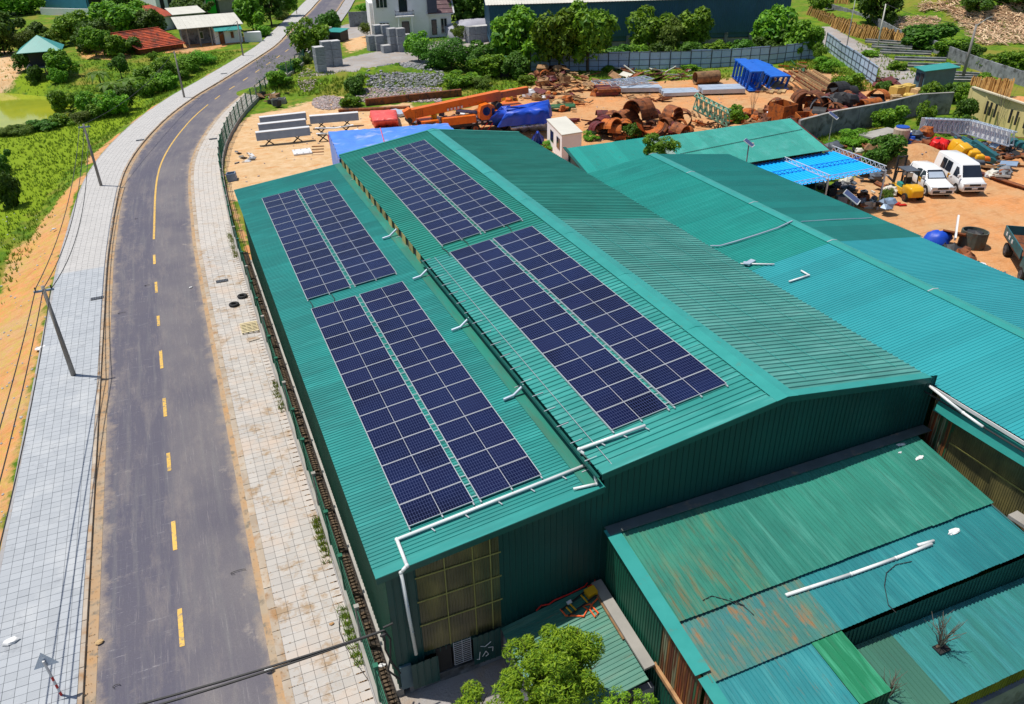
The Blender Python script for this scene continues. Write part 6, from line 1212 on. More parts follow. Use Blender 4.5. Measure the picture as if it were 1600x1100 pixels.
# long navy warehouse with cream roof
wa, wb = Z(768, 84), Z(1235, 68); wh = T('warehouse', 'long navy blue warehouse with cream roof across the top', 'warehouse', wa); d = wb - wa; dn = d.normalized(); s_ = Vector((-dn.y, dn.x, 0)); n = 34
for k in range(n):
    p, q = wa.lerp(wb, k / n) + s_ * 2, wa.lerp(wb, (k + 1) / n) + s_ * 2; ribbed(p + Vector((0, 0, 1.6)), q + Vector((0, 0, 1.6)), q + Vector((0, 0, 6.6)), p + Vector((0, 0, 6.6)), .35, .04, .06, -s_).out('wall_sheet', MT['whbl'], wh)
for k in range(n): p, q = wa.lerp(wb, k / n) - dn * .6 + s_ * 1.6, wa.lerp(wb, (k + 1) / n) - dn * .6 + s_ * 1.6; u1_ = Vector((0, 0, 6.75)); u2_ = Vector((0, 0, 9.6)); ribbed(p + u1_, q + u1_, q + s_ * 18 + u2_, p + s_ * 18 + u2_, .45, .04, .06, (0, 0, 1)).out('roof_sheet', MT['offwhite'], wh)
ft = [wa + s_ * 2.2, wb + s_ * 2.2, wb + s_ * 20, wa + s_ * 20]; M().hexa([x + Vector((0, 0, .9)) for x in ft], [x + Vector((0, 0, 6.4)) for x in ft]).out('inner_volume', MT['whbl'], wh)
for k in range(12): c_ = wa.lerp(wb, (k + .5) / 12) + s_ * 2; M().beam(c_, c_ + Vector((0, 0, 1.7)), .4, .4).out('column', MT['concd'], wh)
ft = [wa + s_ * 2.3, wb + s_ * 2.3, wb + s_ * 2.6, wa + s_ * 2.6]; M().hexa(ft, [x + Vector((0, 0, .8)) for x in ft]).out('plinth_wall', MT['conc'], wh)
p = wa + s_ * 2; M().hexa([p + Vector((0, 0, 1.6)), p + s_ * 18 + Vector((0, 0, 1.6)), p + s_ * 18 + dn * .1 + Vector((0, 0, 1.6)), p + dn * .1 + Vector((0, 0, 1.6))], [p + Vector((0, 0, 6.7)), p + s_ * 18 + Vector((0, 0, 9.4)), p + s_ * 18 + dn * .1 + Vector((0, 0, 9.4)), p + dn * .1 + Vector((0, 0, 6.7))]).out('end_wall', MT['whbl'], wh)
wallrun('roadside_wall', 'short grey wall left of the villa', [(548, 42), (588, 40)], 2.6, MT['concd'], cop=False)
M_ = M(); c_ = G(748, 55)
for _ in range(1): M_.blob(c_ + Vector((0, 0, .2)), (6.5, 4, 2.6), 14, 6, .15)
tag(M_.out('stone_dust_heap', pm('pale_stone_dust', (.42, .42, .48), (.32, .32, .38), .8, .9, bp=.4), smooth=True), 'pale heap of stone dust beside the navy warehouse', 'heap')
# houses left of the road
rh_a, rh_b = Z(221, 88, -.3), Z(288, 78, -.3); rh = T('tiled_house', 'low house with weathered red clay tile roof left of the road', 'house', rh_a); d = rh_b - rh_a; dn = d.normalized(); s_ = Vector((-dn.y, dn.x, 0)); L = d.length
def face(p, q, r, t_, nu, nv, mat, nm, th, lift=.05, part=300):
    """tiled slope: every tile a piece"""
    c = 0; rest = M()
    up = (Vector(q) - Vector(p)).cross(Vector(t_) - Vector(p)).normalized(); up = up if up.z > 0 else -up
    for j in range(nv):
        for i in range(nu):
            x0, x1, y0, y1 = i / nu, (i + .96) / nu, j / nv, (j + 1.15) / nv; P_ = lambda x, y: Vector(p).lerp(Vector(q), x).lerp(Vector(t_).lerp(Vector(r), x), min(y, 1)); l0 = up * (.10 + ru(0, .03)); l1 = up * .02
            m_ = M() if c < part else rest; v_ = [P_(x0, y0) + l0, P_(x1, y0) + l0, P_(x1, y1) + l1, P_(x0, y1) + l1]; m_.hexa([x - up * .04 for x in v_], v_)
            if c < part: m_.out(nm, mat, th)
            c += 1
    if rest.v: tag(rest.out(nm + '_field', mat, th), kind='stuff')
e0, e1 = rh_a - dn * .4 - s_ * .6 + Vector((0, 0, 1.0)), rh_b + dn * .4 - s_ * .6 + Vector((0, 0, 1.0)); r0, r1 = rh_a - dn * 2.2 + s_ * 4.2 + Vector((0, 0, 3.3)), rh_b - dn * 1.6 + s_ * 4.2 + Vector((0, 0, 3.3))
face(e0, e1, r1, r0, 22, 12, MT['tile'], 'roof_tile', rh); b0, b1 = rh_a - dn * 2.4 + s_ * 8 + Vector((0, 0, 1.2)), rh_b - dn * 1.6 + s_ * 8 + Vector((0, 0, 1.2))
M().hexa([r0, r1, b1, b0], [x + Vector((0, 0, .08)) for x in (r0, r1, b1, b0)]).out('back_slope', MT['tile'], rh); M().beam(r0 + Vector((0, 0, .1)), r1 + Vector((0, 0, .1)), .3, .12).out('ridge_tiles', MT['tile'], rh)
ft = [rh_a, rh_b, rh_b - dn * 1.5 + s_ * 7, rh_a - dn * 1.5 + s_ * 7]; M().hexa([x - Vector((0, 0, 1)) for x in ft], [x + Vector((0, 0, .95)) for x in ft]).out('wall', MT['rust'], rh)
for x_ in (rh_a, rh_b): M().add([tuple(x_ + Vector((0, 0, .95))), tuple(x_ - dn * 1.2 + s_ * 4.0 + Vector((0, 0, 3.15))), tuple(x_ - dn * 1.5 + s_ * 7 + Vector((0, 0, .95)))], ((0, 1, 2),)).out('gable', MT['rust'], rh)
ve_ = T('white_roof_house', 'long low house with sun-bleached roof and open veranda', 'house', Z(290, 74)); a, b_ = Z(291, 74), Z(380, 66); d = b_ - a; dn = d.normalized(); s_ = Vector((-dn.y, dn.x, 0)); L = d.length
ft = [a + s_ * 2.6, a + dn * L * .55 + s_ * 2.6, a + dn * L * .55 + s_ * 7, a + s_ * 7]; M().hexa(ft, [x + Vector((0, 0, 2.7)) for x in ft]).out('wall', MT['concd'], ve_)
ft = [a + dn * L * .52, b_, b_ + s_ * 7, a + dn * L * .52 + s_ * 7]; M().hexa(ft, [x + Vector((0, 0, 2.6)) for x in ft]).out('wall', MT['whitewall'], ve_)
rr_ = [a - dn * .8 - s_ * .6, b_ + dn * .5 - s_ * .2, b_ + dn * .5 + s_ * 7.4, a - dn * .8 + s_ * 7.4]; hh_ = (2.9, 2.9, 3.9, 3.9)
for k in range(14): f0, f1 = k / 14, (k + .98) / 14; q_ = [rr_[0].lerp(rr_[1], f0), rr_[0].lerp(rr_[1], f1), rr_[3].lerp(rr_[2], f1), rr_[3].lerp(rr_[2], f0)]; M().hexa([x + Vector((0, 0, h_)) for x, h_ in zip(q_, hh_)], [x + Vector((0, 0, h_ + .08)) for x, h_ in zip(q_, hh_)]).out('roof_sheet', MT['offwhite'], ve_)
for f in (.06, .26, .46): M().tube([a + dn * L * f, a + dn * L * f + Vector((0, 0, 2.9))], .12, 6).out('column', MT['conc'], ve_)
for k in range(6): p, q = a + dn * L * (.52 + .08 * k) - s_ * 1.5, a + dn * L * (.52 + .08 * (k + .98)) - s_ * 1.5; M().hexa([p + Vector((0, 0, 2.2)), q + Vector((0, 0, 2.2)), q + s_ * 1.6 + Vector((0, 0, 2.75)), p + s_ * 1.6 + Vector((0, 0, 2.75))], [p + Vector((0, 0, 2.28)), q + Vector((0, 0, 2.28)), q + s_ * 1.6 + Vector((0, 0, 2.83)), p + s_ * 1.6 + Vector((0, 0, 2.83))]).out('awning_sheet', MT['cap'], ve_)
winp(ve_, a, d, -s_, .60, .68, 0, 2.0, nm='door', mat='rust'); winp(ve_, a, d, -s_, .80, .86, .8, 1.9, mat='rust'); winp(ve_, a + s_ * 2.6, d, -s_, .3, .36, .8, 1.9)
ft = [b_ + dn * .3 - s_ * .3, b_ + dn * 3 - s_ * 1.5, b_ + dn * 3 + s_ * .0, b_ + dn * .3]; M().hexa(ft, [x + Vector((0, 0, 1.6)) for x in ft]).out('side_wall', MT['whitewall'], ve_)
def simplehouse(lb, u0, v0, u1, v1, dep, h, wm, rm, rise=1.0, name='house', parts=(), over=.4): return hut(name, lb, 'house', u0, v0, u1, v1, dep, h, wm, rm, rise, over, parts=parts)
simplehouse('small house with flat off-white roof behind the veranda house', 277, 46, 322, 42, 6, 2.6, MT['concd'], MT['offwhite'], .5); simplehouse('small house with dark red tile roof behind the clay-tiled house', 254, 48, 276, 45, 6, 2.4, MT['whitewall'], MT['tile'], 1.4)
simplehouse('long shed with bright blue wall and pale base at the top left', 66, 16, 140, 19, 9, 3.2, pm('cyan_shed_paint', (.12, .38, .6), (.1, .33, .52), 1, .6), MT['cap'], .6, 'long_shed', parts=(('doorway', .99, 1.0, 0, 2.5),))
M().beam(Z(64, 18, .6), Z(150, 20, .6), .3, 1.5).out('shed_base_wall', MT['whitewall'], bpy.data.objects['long_shed']); simplehouse('teal end of the shed at the top left edge', 144, 19, 172, 16, 8, 3.2, MT['dark'], MT['cap'], .6, 'shed')
simplehouse('yellow house between trees at the top left', 225, 14, 246, 10, 6, 5, pm('ochre_render', (.7, .45, .12), (.6, .38, .1), 1, .8), MT['offwhite'], .5, parts=(('window', .15, .4, 1, 2.4), ('window', .6, .85, 1, 2.4)))
simplehouse('white house with maroon shutters at the top left', 247, 20, 277, 16, 6, 5.5, MT['whitewall'], MT['offwhite'], .5, parts=(('door', .2, .4, 0, 3), ('door', .6, .8, 0, 3))); simplehouse('vivid green painted block behind the trees', 326, 26, 340, 25, 4, 4.2, pm('vivid_green_paint', (.02, .5, .02), (.02, .42, .02), 1, .6), MT['concd'], .2)
simplehouse('pale concrete building behind the far road pole', 345, 24, 375, 20, 8, 3.0, MT['conc'], MT['cream'], .4)
# gazebo on stilts over the pond bank
gb_ = G(76, 117); gz_ = T('stilt_hut', 'small dark hut with teal pyramid roof on stilts near the pond', 'hut', gb_); c = gb_ + Vector((0, 0, 1.5)); M().box(c + Vector((0, 0, 1.0)), (3.4, 3.0, 2.0)).out('wall', MT['dark'], gz_); M().box(c - Vector((0, 0, .1)), (4.6, 4.4, .15)).out('deck', MT['concd'], gz_)
ap = c + Vector((0, 0, 4.0)); cs = [c + Vector((x * 2.9, y * 2.7, 2.1)) for x, y in ((-1, -1), (1, -1), (1, 1), (-1, 1))]
for k in range(4): M().add([tuple(cs[k]), tuple(cs[(k + 1) % 4]), tuple(ap), tuple(cs[k] - Vector((0, 0, .08))), tuple(cs[(k + 1) % 4] - Vector((0, 0, .08)))], ((0, 1, 2), (0, 3, 4, 1))).out('roof_slope', MT['cap'], gz_)
for x, y in ((-2, -1.9), (0, -1.9), (2, -1.9), (-2, 1.9), (2, 1.9)): M().tube([gb_ + Vector((x, y, -1.2)), c + Vector((x, y, 0))], .1, 6).out('stilt', MT['conc'], gz_)
tag(M().beam(Z(205, 108, -1), Z(252, 112, -1), 3.2, .12).out('concrete_slab', MT['conc']), 'pale concrete slab in the garden left of the bend', 'slab')
# ---------------------------------------------------------------- vehicles
WH = {}
def wheel(parent, c, r, w, ax, mat='black', rim='alu'):
    c = Vector(c); ax = Vector(ax); w_ = M().tube([c - ax * w / 2, c + ax * w / 2], r, 18).out('wheel', MT[mat], parent, local=True); M().tube([(0, 0, 0), (0, 0, .01)], .01, 3) 
    M().tube([c - ax * w * .53, c + ax * w * .53], r * .62, 12).out('rim', MT[rim], w_, local=True); M().tube([c - ax * w * .56, c + ax * w * .56], r * .18, 8).out('hub', MT['dark'], w_, local=True)
def loft(m_, secs):
    n = len(secs[0]) ; V = [p for s_ in secs for p in s_]; F = [(i * n + k, i * n + (k + 1) % n, (i + 1) * n + (k + 1) % n, (i + 1) * n + k) for i in range(len(secs) - 1) for k in range(n)]
    F += [tuple(range(n - 1, -1, -1)), tuple((len(secs) - 1) * n + k for k in range(n))]; return m_.add(V, F)
def carbody(prof, hw):
    """prof: (x, z_bottom, z_belt, z_top, half width of roof)"""
    S = []
    for x, zb, zm_, zt, rw in prof: S.append([(x, -hw * .92, zb), (x, -hw, zb + .25), (x, -hw, zm_ - .12), (x, -hw * .97, zm_), (x, -rw, zt - .04), (x, -rw * .85, zt), (x, rw * .85, zt), (x, rw, zt - .04), (x, hw * .97, zm_), (x, hw, zm_ - .12), (x, hw, zb + .25), (x, hw * .92, zb)])
    return S
def vehicle(name, lb, cat, loc, rz, prof, hw, wheels, r, side, ws, glassy, lamp_z, white='white'):
    th = T(name, lb, cat, loc, None, rz); loft(M(), carbody(prof, hw)).out('body', MT['carw'], th, local=True, smooth=False); bev(KIDS[th][0], .07, 3)
    for s_ in (-1, 1):
        for x in wheels: wheel(th, (x, s_ * (hw - .1), r), r, .24, (0, 1, 0)); M().tube([(x, s_ * (hw - .25), r + .03), (x, s_ * (hw + .012), r + .03)], r * 1.2, 16).out('wheel_arch', MT['dark'], th, local=True)
        for (x0, x1, z0, z1_, t0, t1_) in side:
            y0, y1 = s_ * (hw * .975 + .012), s_ * (t0 + .02); q = [(x0, y0, z0), (x1, y0, z0), (x1 - t1_, y1, z1_), (x0 + .04, y1, z1_)]; M().add(q + [(a, b__ - s_ * .03, c_) for a, b__, c_ in q], ((0, 1, 2, 3), (7, 6, 5, 4))).out('side_window', MT['glass'], th, local=True)
        M().box((prof[-1][0] - .1, s_ * hw * .72, lamp_z), (.3, hw * .42, .16)).out('headlight', MT['alu'], th, local=True); M().box((ws[0] - .05, s_ * (hw + .12), ws[2] + .12), (.16, .2, .2)).out('wing_mirror', MT['carw'], th, local=True)
        M().box((prof[0][0], s_ * hw * .85, lamp_z + .1), (.08, .14, .4)).out('tail_light', MT['redp'], th, local=True); M().bb(wheels[0] + r * 1.2, wheels[1] - r * 1.2, min(0, s_ * (hw + .01)), max(0, s_ * (hw + .01)), prof[2][1], prof[2][1] + .16).out('sill_trim', MT['dark'], th, local=True)
    x0, x1, z0, z1_, w0, w1 = ws; M().add([(x0, -w0, z0), (x0, w0, z0), (x1, w1, z1_), (x1, -w1, z1_), (x0 - .05, -w0, z0), (x0 - .05, w0, z0), (x1 - .05, w1, z1_), (x1 - .05, -w1, z1_)], ((0, 1, 2, 3), (7, 6, 5, 4))).out('windscreen', MT['glass'], th, local=True)
    xf = prof[-1][0]; M().box((xf + .01, 0, lamp_z - .02), (.06, hw * .9, .16)).out('grille', MT['dark'], th, local=True); M().box((xf - .02, 0, lamp_z - .32), (.14, hw * 1.6, .2)).out('bumper', MT['dark'], th, local=True); M().box((xf + .07, 0, lamp_z - .28), (.02, .45, .12)).out('number_plate', MT['white'], th, local=True)
    for s_ in (-1, 1): M().box((.2, s_ * (hw + .008), .95), (.42, .012, .36)).out('door_emblem', MT['yellow'], th, local=True); M().tube([(.2, s_ * (hw + .01), .97), (.2, s_ * (hw + .022), .97)], .1, 8).out('emblem_disc', MT['maroon'], th, local=True)
    return th
MT['carw'] = pm('white_car_paint', (.8, .81, .82), (.76, .77, .78), 1, .15, rnd_=0, spec=.6)
ca, cb_ = Z(1400, 282), Z(1478, 316)
ang_v = math.atan2((Z(1515, 305) - Z(1470, 275)).y, (Z(1515, 305) - Z(1470, 275)).x)
suv = vehicle('parked_car', 'white sport utility car parked between forklift and van', 'car', Z(1449, 296), ang_v, [(-2.3, .55, 1.0, 1.25, .62), (-2.2, .32, 1.05, 1.72, .64), (-1.2, .3, 1.05, 1.82, .68), (.35, .3, 1.05, 1.78, .66), (.95, .3, 1.06, 1.24, .74), (2.0, .3, .95, 1.08, .74), (2.3, .36, .8, .88, .68)], .93, (-1.4, 1.42), .38, ((-2.05, -.95, 1.1, 1.62, .66, .05), (-.9, -.05, 1.1, 1.66, .68, .05), (0, .9, 1.1, 1.66, .68, .42)), (1.02, .38, 1.26, 1.76, .72, .6), None, .86)
M().hexa([(1.0, -.62, 1.3), (1.0, .62, 1.3), (.55, .55, 1.62), (.55, -.55, 1.62)], [(1.03, -.62, 1.33), (1.03, .62, 1.33), (.58, .55, 1.66), (.58, -.55, 1.66)]).out('sun_shade', MT['galvl'], suv, local=True)
van = vehicle('parked_van', 'white high roofed van parked right of the white car', 'van', Z(1494, 290), ang_v, [(-2.65, .5, 1.1, 2.1, .72), (-2.55, .32, 1.15, 2.22, .74), (-1, .3, 1.15, 2.3, .76), (1.2, .3, 1.15, 2.26, .74), (1.95, .3, 1.15, 1.35, .78), (2.5, .34, .95, 1.12, .76), (2.62, .38, .8, .95, .72)], .95, (-1.7, 1.65), .34, ((-1.5, -.75, 1.2, 2.0, .78, .0), (-.7, .2, 1.2, 2.0, .78, .05), (.75, 1.7, 1.2, 1.9, .78, .5)), (2.0, 1.35, 1.34, 2.12, .78, .68), None, .92)
# forklift
fk = T('forklift', 'yellow and teal forklift with black cage beside the white car', 'forklift', Z(1412, 306), None, ang_v + .12); Lm = lambda m_, nm, mt, sm=False: m_.out(nm, MT[mt], fk, local=True, smooth=sm)
Lm(loft(M(), [[(x, -w, z0), (x, w, z0), (x, w, z1_), (x, w * .8, z1_ + .12), (x, -w * .8, z1_ + .12), (x, -w, z1_)] for x, w, z0, z1_ in ((.35, .55, .45, 1.0), (.9, .62, .35, 1.1), (1.5, .6, .35, 1.05), (1.75, .45, .45, .85))]), 'counterweight', 'yellow', False); bev(KIDS[fk][-1], .1, 3)
Lm(M().bb(-1.1, .5, -.55, .55, .3, .75), 'chassis', 'yellow'); Lm(M().bb(-.6, .1, -.45, .45, .75, 1.05), 'seat_base', 'cap'); Lm(M().bb(-.1, .1, -.28, .28, 1.05, 1.55), 'seat', 'black')
m_ = M()
for x in (-.9, .6):
    for y_ in (-.5, .5): m_.beam((x, y_, .8), (x * .8, y_, 2.15), .07, .07)
Lm(m_, 'cage_posts', 'dark'); Lm(M().bb(-.8, .55, -.55, .55, 2.13, 2.2), 'overhead_guard', 'bfrm')
m_ = M(); [m_.beam((-1.25, y_, .2), (-1.3, y_, 2.9), .12, .14) for y_ in (-.35, .35)]; [m_.beam((-1.25, -.4, z_), (-1.25, .4, z_), .1, .1) for z_ in (.5, 1.6, 2.8)]; Lm(m_, 'mast', 'dark'); [Lm(M().beam((-1.35, y_, .12), (-2.4, y_, .1), .12, .06), 'fork', 'dark') for y_ in (-.25, .25)]
for x, r in ((-.85, .38), (1.15, .32)):
    for s_ in (-1, 1): wheel(fk, (x, s_ * .6, r), r, .26, (0, 1, 0), rim='rust')
for x in (-.3, .15): Lm(M().box((x, 0, 1.75), (.08, .5, .3)), 'lever_panel', 'white')
tag(M().box(Z(1402, 318, .1), (.5, .35, .12), rz=.4).box(Z(1410, 320, .08), (.6, .3, .08), rz=-.3).blob(Z(1397, 315, .08), (.3, .2, .1), 6, 4).out('red_jack', MT['redp']), 'small red jack parts lying on the dirt below the forklift', 'jack')
# truck body at the right edge
tb = T('dump_truck', 'rear of a dark green dump truck at the right edge', 'truck', Z(1600, 410), None, math.atan2((Z(1600, 410) - Z(1578, 375)).y, (Z(1600, 410) - Z(1578, 375)).x)); Lm = lambda m_, nm, mt: m_.out(nm, MT[mt], tb, local=True)
Lm(M().bb(-1.9, 2.4, -1.1, 1.1, 1.05, 1.15), 'bed_floor', 'rust'); Lm(M().bb(-1.9, 2.4, -1.1, -1.04, 1.1, 1.75), 'bed_side', 'tealm'); Lm(M().bb(-1.9, 2.4, 1.04, 1.1, 1.1, 1.75), 'bed_side', 'tealm'); Lm(M().bb(-1.96, -1.9, -1.1, 1.1, 1.1, 1.75), 'tailgate', 'tealm'); Lm(M().bb(-1.7, 3.5, -.5, .5, .75, 1.0), 'chassis', 'dark')
for x in (-.9, 3.2):
    for s_ in (-1, 1): wheel(tb, (x, s_ * .85, .45), .45, .4, (0, 1, 0), rim='bfrm')
Lm(loft(M(), [[(x, -1.05, .8), (x, 1.05, .8), (x, .95, z1_), (x, -.95, z1_)] for x, z1_ in ((2.6, 2.1), (2.8, 2.2), (3.7, 2.15), (4.2, 1.4), (4.4, 1.3))]), 'truck_cab', 'tealm'); Lm(M().bb(3.0, 3.6, -1.04, -1.0, 1.45, 1.95).bb(3.0, 3.6, 1.0, 1.04, 1.45, 1.95), 'cab_window', 'glass')
for x in (-1.2, -.5, .2): Lm(M().box((x, -1.12, 1.42), (.3, .02, .22)), 'side_mark', 'white'); Lm(M().box((x, 1.12, 1.42), (.3, .02, .22)), 'side_mark', 'white')
# round skip, blue dome, junk along the eave
MT['skip'] = pm('grey_green_skip_paint', (.1, .12, .1), (.06, .07, .06), 2, .7, (.12, .06, .03), 2, (.5, .65)); sk = T('steel_skip', 'battered round grey-green steel skip by the right hall eave', 'skip', Z(1515, 390)); c = Z(1517, 385, 0)
m_ = M(); arcplate(m_, c + Vector((0, 0, .6)), .85, 1.1, 0, 0, 6.28, 20, .08, 18); m_.out('drum', MT['skip'], sk); M().box(c + Vector((-1.1, .6, .9)), (1.3, 1.4, .1), rot=Matrix.Rotation(.5, 3, 'Z') @ Matrix.Rotation(.5, 3, 'Y')).out('flap', MT['rust'], sk); M().beam(c + Vector((-1.9, -.1, .9)), c + Vector((-.6, 1.1, 1.9)), .12, .3).out('white_rim', MT['white'], sk); M().blob(c + Vector((0, 0, .8)), (.65, .65, .35), 8, 4, .3).out('contents', MT['dark'], sk)
M_ = M().blob(Z(1464, 377, .3), (.95, .75, .75), 12, 7, .22); tag(M_.out('tarpaulin_bundle', MT['bluetarp'], smooth=True), 'rounded blue tarpaulin bundle behind the right hall eave', 'tarpaulin')
heap('scrap_heap', 'dark jumble of parts along the right hall eave', [(random.choice(['lump', 'rod', 'plate']), 1480 + k * 4.4, 388 + k * 2.6 + ru(-4, 4), ru(.1, .7), ru(.3, .8), random.choice(['dark', 'dark', 'rust', 'white', 'concd', 'bfrm'])) for k in range(24)])
heap('parts_heap', 'heap of engines and scrap parts under the canopy edge', rnd_pieces(60, 1275, 1392, 262, 322, ['lump', 'rod', 'plate', 'box'], ['dark', 'bfrm', 'concd', 'galv', 'rust', 'offwhite'], .25, .7, .8), 'scrap heap')
heap('parts_heap', 'scrap and planks behind the canopy near the grey wall', rnd_pieces(30, 1300, 1368, 228, 262, ['rod', 'plate', 'lump'], ['rust', 'dark', 'plank', 'bfrm', 'offwhite'], .3, 1.0, .5), 'scrap heap')
# right yard machines
def cyl(u, v, r, h, mat, top, lb, nm, cat):
    p = Z(u, v); th = T(nm, lb, cat, p); M().tube([p, p + Vector((0, 0, h * .92)), p + Vector((0, 0, h))], [r, r * .98, r * .85], 16).out('body', MT[mat], th, smooth=False); M().tube([p + Vector((0, 0, h)), p + Vector((0, 0, h + .1))], r * .8, 14).out('lid', MT[top], th)
cyl(1404, 228, .75, 1.75, 'tan', 'barrel', 'tan water tank with a blue lid', 'water_tank', 'water tank'); cyl(1416, 226, .38, 1.2, 'barrel', 'whiteplastic', 'blue drum standing right of the tan tank', 'plastic_drum', 'drum'); cyl(1422, 230, .3, .9, 'barrel', 'barrel', 'small blue drum beside the larger one', 'plastic_drum', 'drum')
tag(M().box(Z(1375, 208, .8), (4.4, 1.6, .15), rz=.15).out('slab_shelf', MT['conc']), 'pale slab resting behind the tan water tank', 'slab'); heap('scrap_heap', 'black machine parts right of the blue drums', rnd_pieces(22, 1424, 1448, 205, 228, ['lump', 'rod', 'plate'], ['dark', 'bfrm', 'rust', 'concd'], .3, .7, .9))
M().blob(Z(1448, 207, .9), (.8, .6, .6), 8, 5, .2).out('orange_motor', MT['rusto'], T('orange_motor_unit', 'round orange-red motor behind the red tarpaulin', 'motor', Z(1448, 207)))
cover('covered_machine', 'machine wrapped in a bright red tarpaulin in the right yard', [zz(1449, 238, .1), zz(1478, 246, .1), zz(1488, 232, .1), zz(1452, 222, .1)], [zz(1456, 222, 1.3), zz(1478, 226, 1.3), zz(1483, 218, 1.4), zz(1462, 213, 1.5)], MT['redtarp'], wr=.1, seg=8)
M().blob(Z(1466, 216, 1.75), (.35, .2, .08), 8, 4).out('dark_patch', MT['dark'], bpy.data.objects['covered_machine.001'])
ex = T('excavator_parts', 'yellow excavator body panels on a dark undercarriage', 'machine parts', Z(1510, 245))
for k, (u, v, z, s, d3, mt) in enumerate(((1495, 228, 1.2, (1.2, 1.0, 1.0), .3, 'yellow'), (1506, 233, 1.3, (1.6, 1.0, .8), .6, 'yellow'), (1520, 240, 1.0, (1.4, 1.0, .7), .2, 'yellow'), (1530, 246, .8, (1.0, .7, .6), .1, 'yellow'), (1541, 248, .7, (.8, .5, .4), 0, 'orange'), (1512, 250, .4, (1.6, 1.2, .7), .4, 'dark'), (1524, 254, .4, (1.7, 1.1, .7), .4, 'bfrm'), (1490, 243, .4, (.9, .8, .6), .4, 'dark'))):
    R_ = Matrix.Rotation(-.6 + d3, 3, 'Z') @ Matrix.Rotation(d3 * .6, 3, 'X'); m_ = M(); m_.hexa([Z(u, v, z) + R_ @ Vector((x * s[0] * .5 * (1 if zz_ < 0 else .6), y_ * s[1] * .5, zz_ * s[2] * .5)) for zz_ in (-1,) for x, y_ in ((-1, -1), (1, -1), (1, 1), (-1, 1))], [Z(u, v, z) + R_ @ Vector((x * s[0] * .32, y_ * s[1] * .45, s[2] * .5)) for x, y_ in ((-1, -1), (1, -1), (1, 1), (-1, 1))]); bev(m_.out('body_panel' if mt != 'dark' else 'undercarriage', MT[mt], ex), .12)
bm = T('boom_assembly', 'long dark teal hydraulic boom lying on the right yard', 'machine boom', Z(1500, 215)); 
for k, (dx, r) in enumerate(((0, .16), (7, .12), (-6, .12))): M().tube([Z(1498 + dx, 214, 1.4), Z(1525 + dx, 228, 1.2), Z(1555 + dx * .5, 243, .5)], r, 8).out('boom_tube', MT['tealm'], bm)
M().beam(Z(1520, 222, 1.4), Z(1556, 246, .5), .6, .5).out('boom_box', MT['tealm'], bm); M().beam(Z(1488, 208, 1.3), Z(1500, 216, 1.5), .3, .3).out('boom_arm', MT['bfrm'], bm)
lattice('roof_truss', 'long white roof truss lying beside the yellow wall', Z(1442, 205, .9), Z(1512, 208, .9), .5, 1.2, 9, MT['galvl'], 'truss', .1)
lattice('roof_truss', 'second white truss length ending near the dark teal tanks', Z(1512, 208, .9), Z(1580, 228, .9), .5, 1.2, 9, MT['galvl'], 'truss', .1)
a, b_, c = Z(1442, 205, .9), Z(1512, 208, .9), Z(1580, 228, .9); m_ = M(); m_.beam(a + Vector((0, .5, .6)), b_ + Vector((0, .5, .6)), .06, 1.2).beam(b_ + Vector((0, .5, .6)), c + Vector((0, .5, .6)), .06, 1.2); tag(m_.out('white_sheet', MT['whitewall']), 'long white sheet standing behind the roof trusses', 'sheet')
for k, (u, v) in enumerate(((1583, 222), (1594, 226), (1604, 230))): tag(M().tube([Z(u, v, .5), Z(u + 3, v + 4, .5)], .45, 12).out('gas_tank', MT['tealm']), 'dark teal tank by the yellow wall, %s from the left' % ORD[k], 'tank', 'dark teal tanks near the yellow wall')
for (u0, v0, u1, v1, lb) in ((1418, 233, 1475, 252, 'dark red steel rail on the ground left of the van'), (1475, 252, 1540, 275, 'dark red steel rail on the ground behind the van'), (1540, 275, 1610, 298, 'rusty rail on the ground at the right edge'), (1530, 208, 1610, 250, 'rusty beam lying behind the dark teal boom'), (1538, 204, 1612, 238, 'second rusty beam behind the dark teal boom')):
    a, b_ = Z(u0, v0, .15), Z(u1, v1, .15); m_ = M(); girder(m_, a, b_, .45, .3, .06); tag(m_.out('steel_rail', MT['maroon'] if u0 < 1500 else MT['rust']), lb, 'steel rail')
heap('scrap_heap', 'crowded small machine parts around the red tarpaulin', rnd_pieces(44, 1440, 1530, 226, 262, ['lump', 'plate', 'rod', 'rod'], ['dark', 'bfrm', 'rust', 'tealm', 'yellow', 'concd'], .25, .6, .5)); heap('scrap_heap', 'loose bars and hoses on the dirt before the white trusses', rnd_pieces(40, 1500, 1600, 214, 262, ['rod', 'rod', 'lump', 'plate'], ['tealm', 'dark', 'rust', 'plank', 'galv'], .3, 1.1, .5))
heap('scrap_heap', 'grey rags and parts behind the parked van', rnd_pieces(14, 1545, 1572, 258, 275, ['lump', 'plate', 'rod'], ['offwhite', 'concd', 'bluegrey', 'rust'], .3, .7, .4)); heap('scrap_heap', 'rusty grates and bars beside the dark teal boom', rnd_pieces(20, 1545, 1600, 232, 262, ['rod', 'plate'], ['rust', 'dark', 'plank', 'bfrm'], .3, .9, .4))
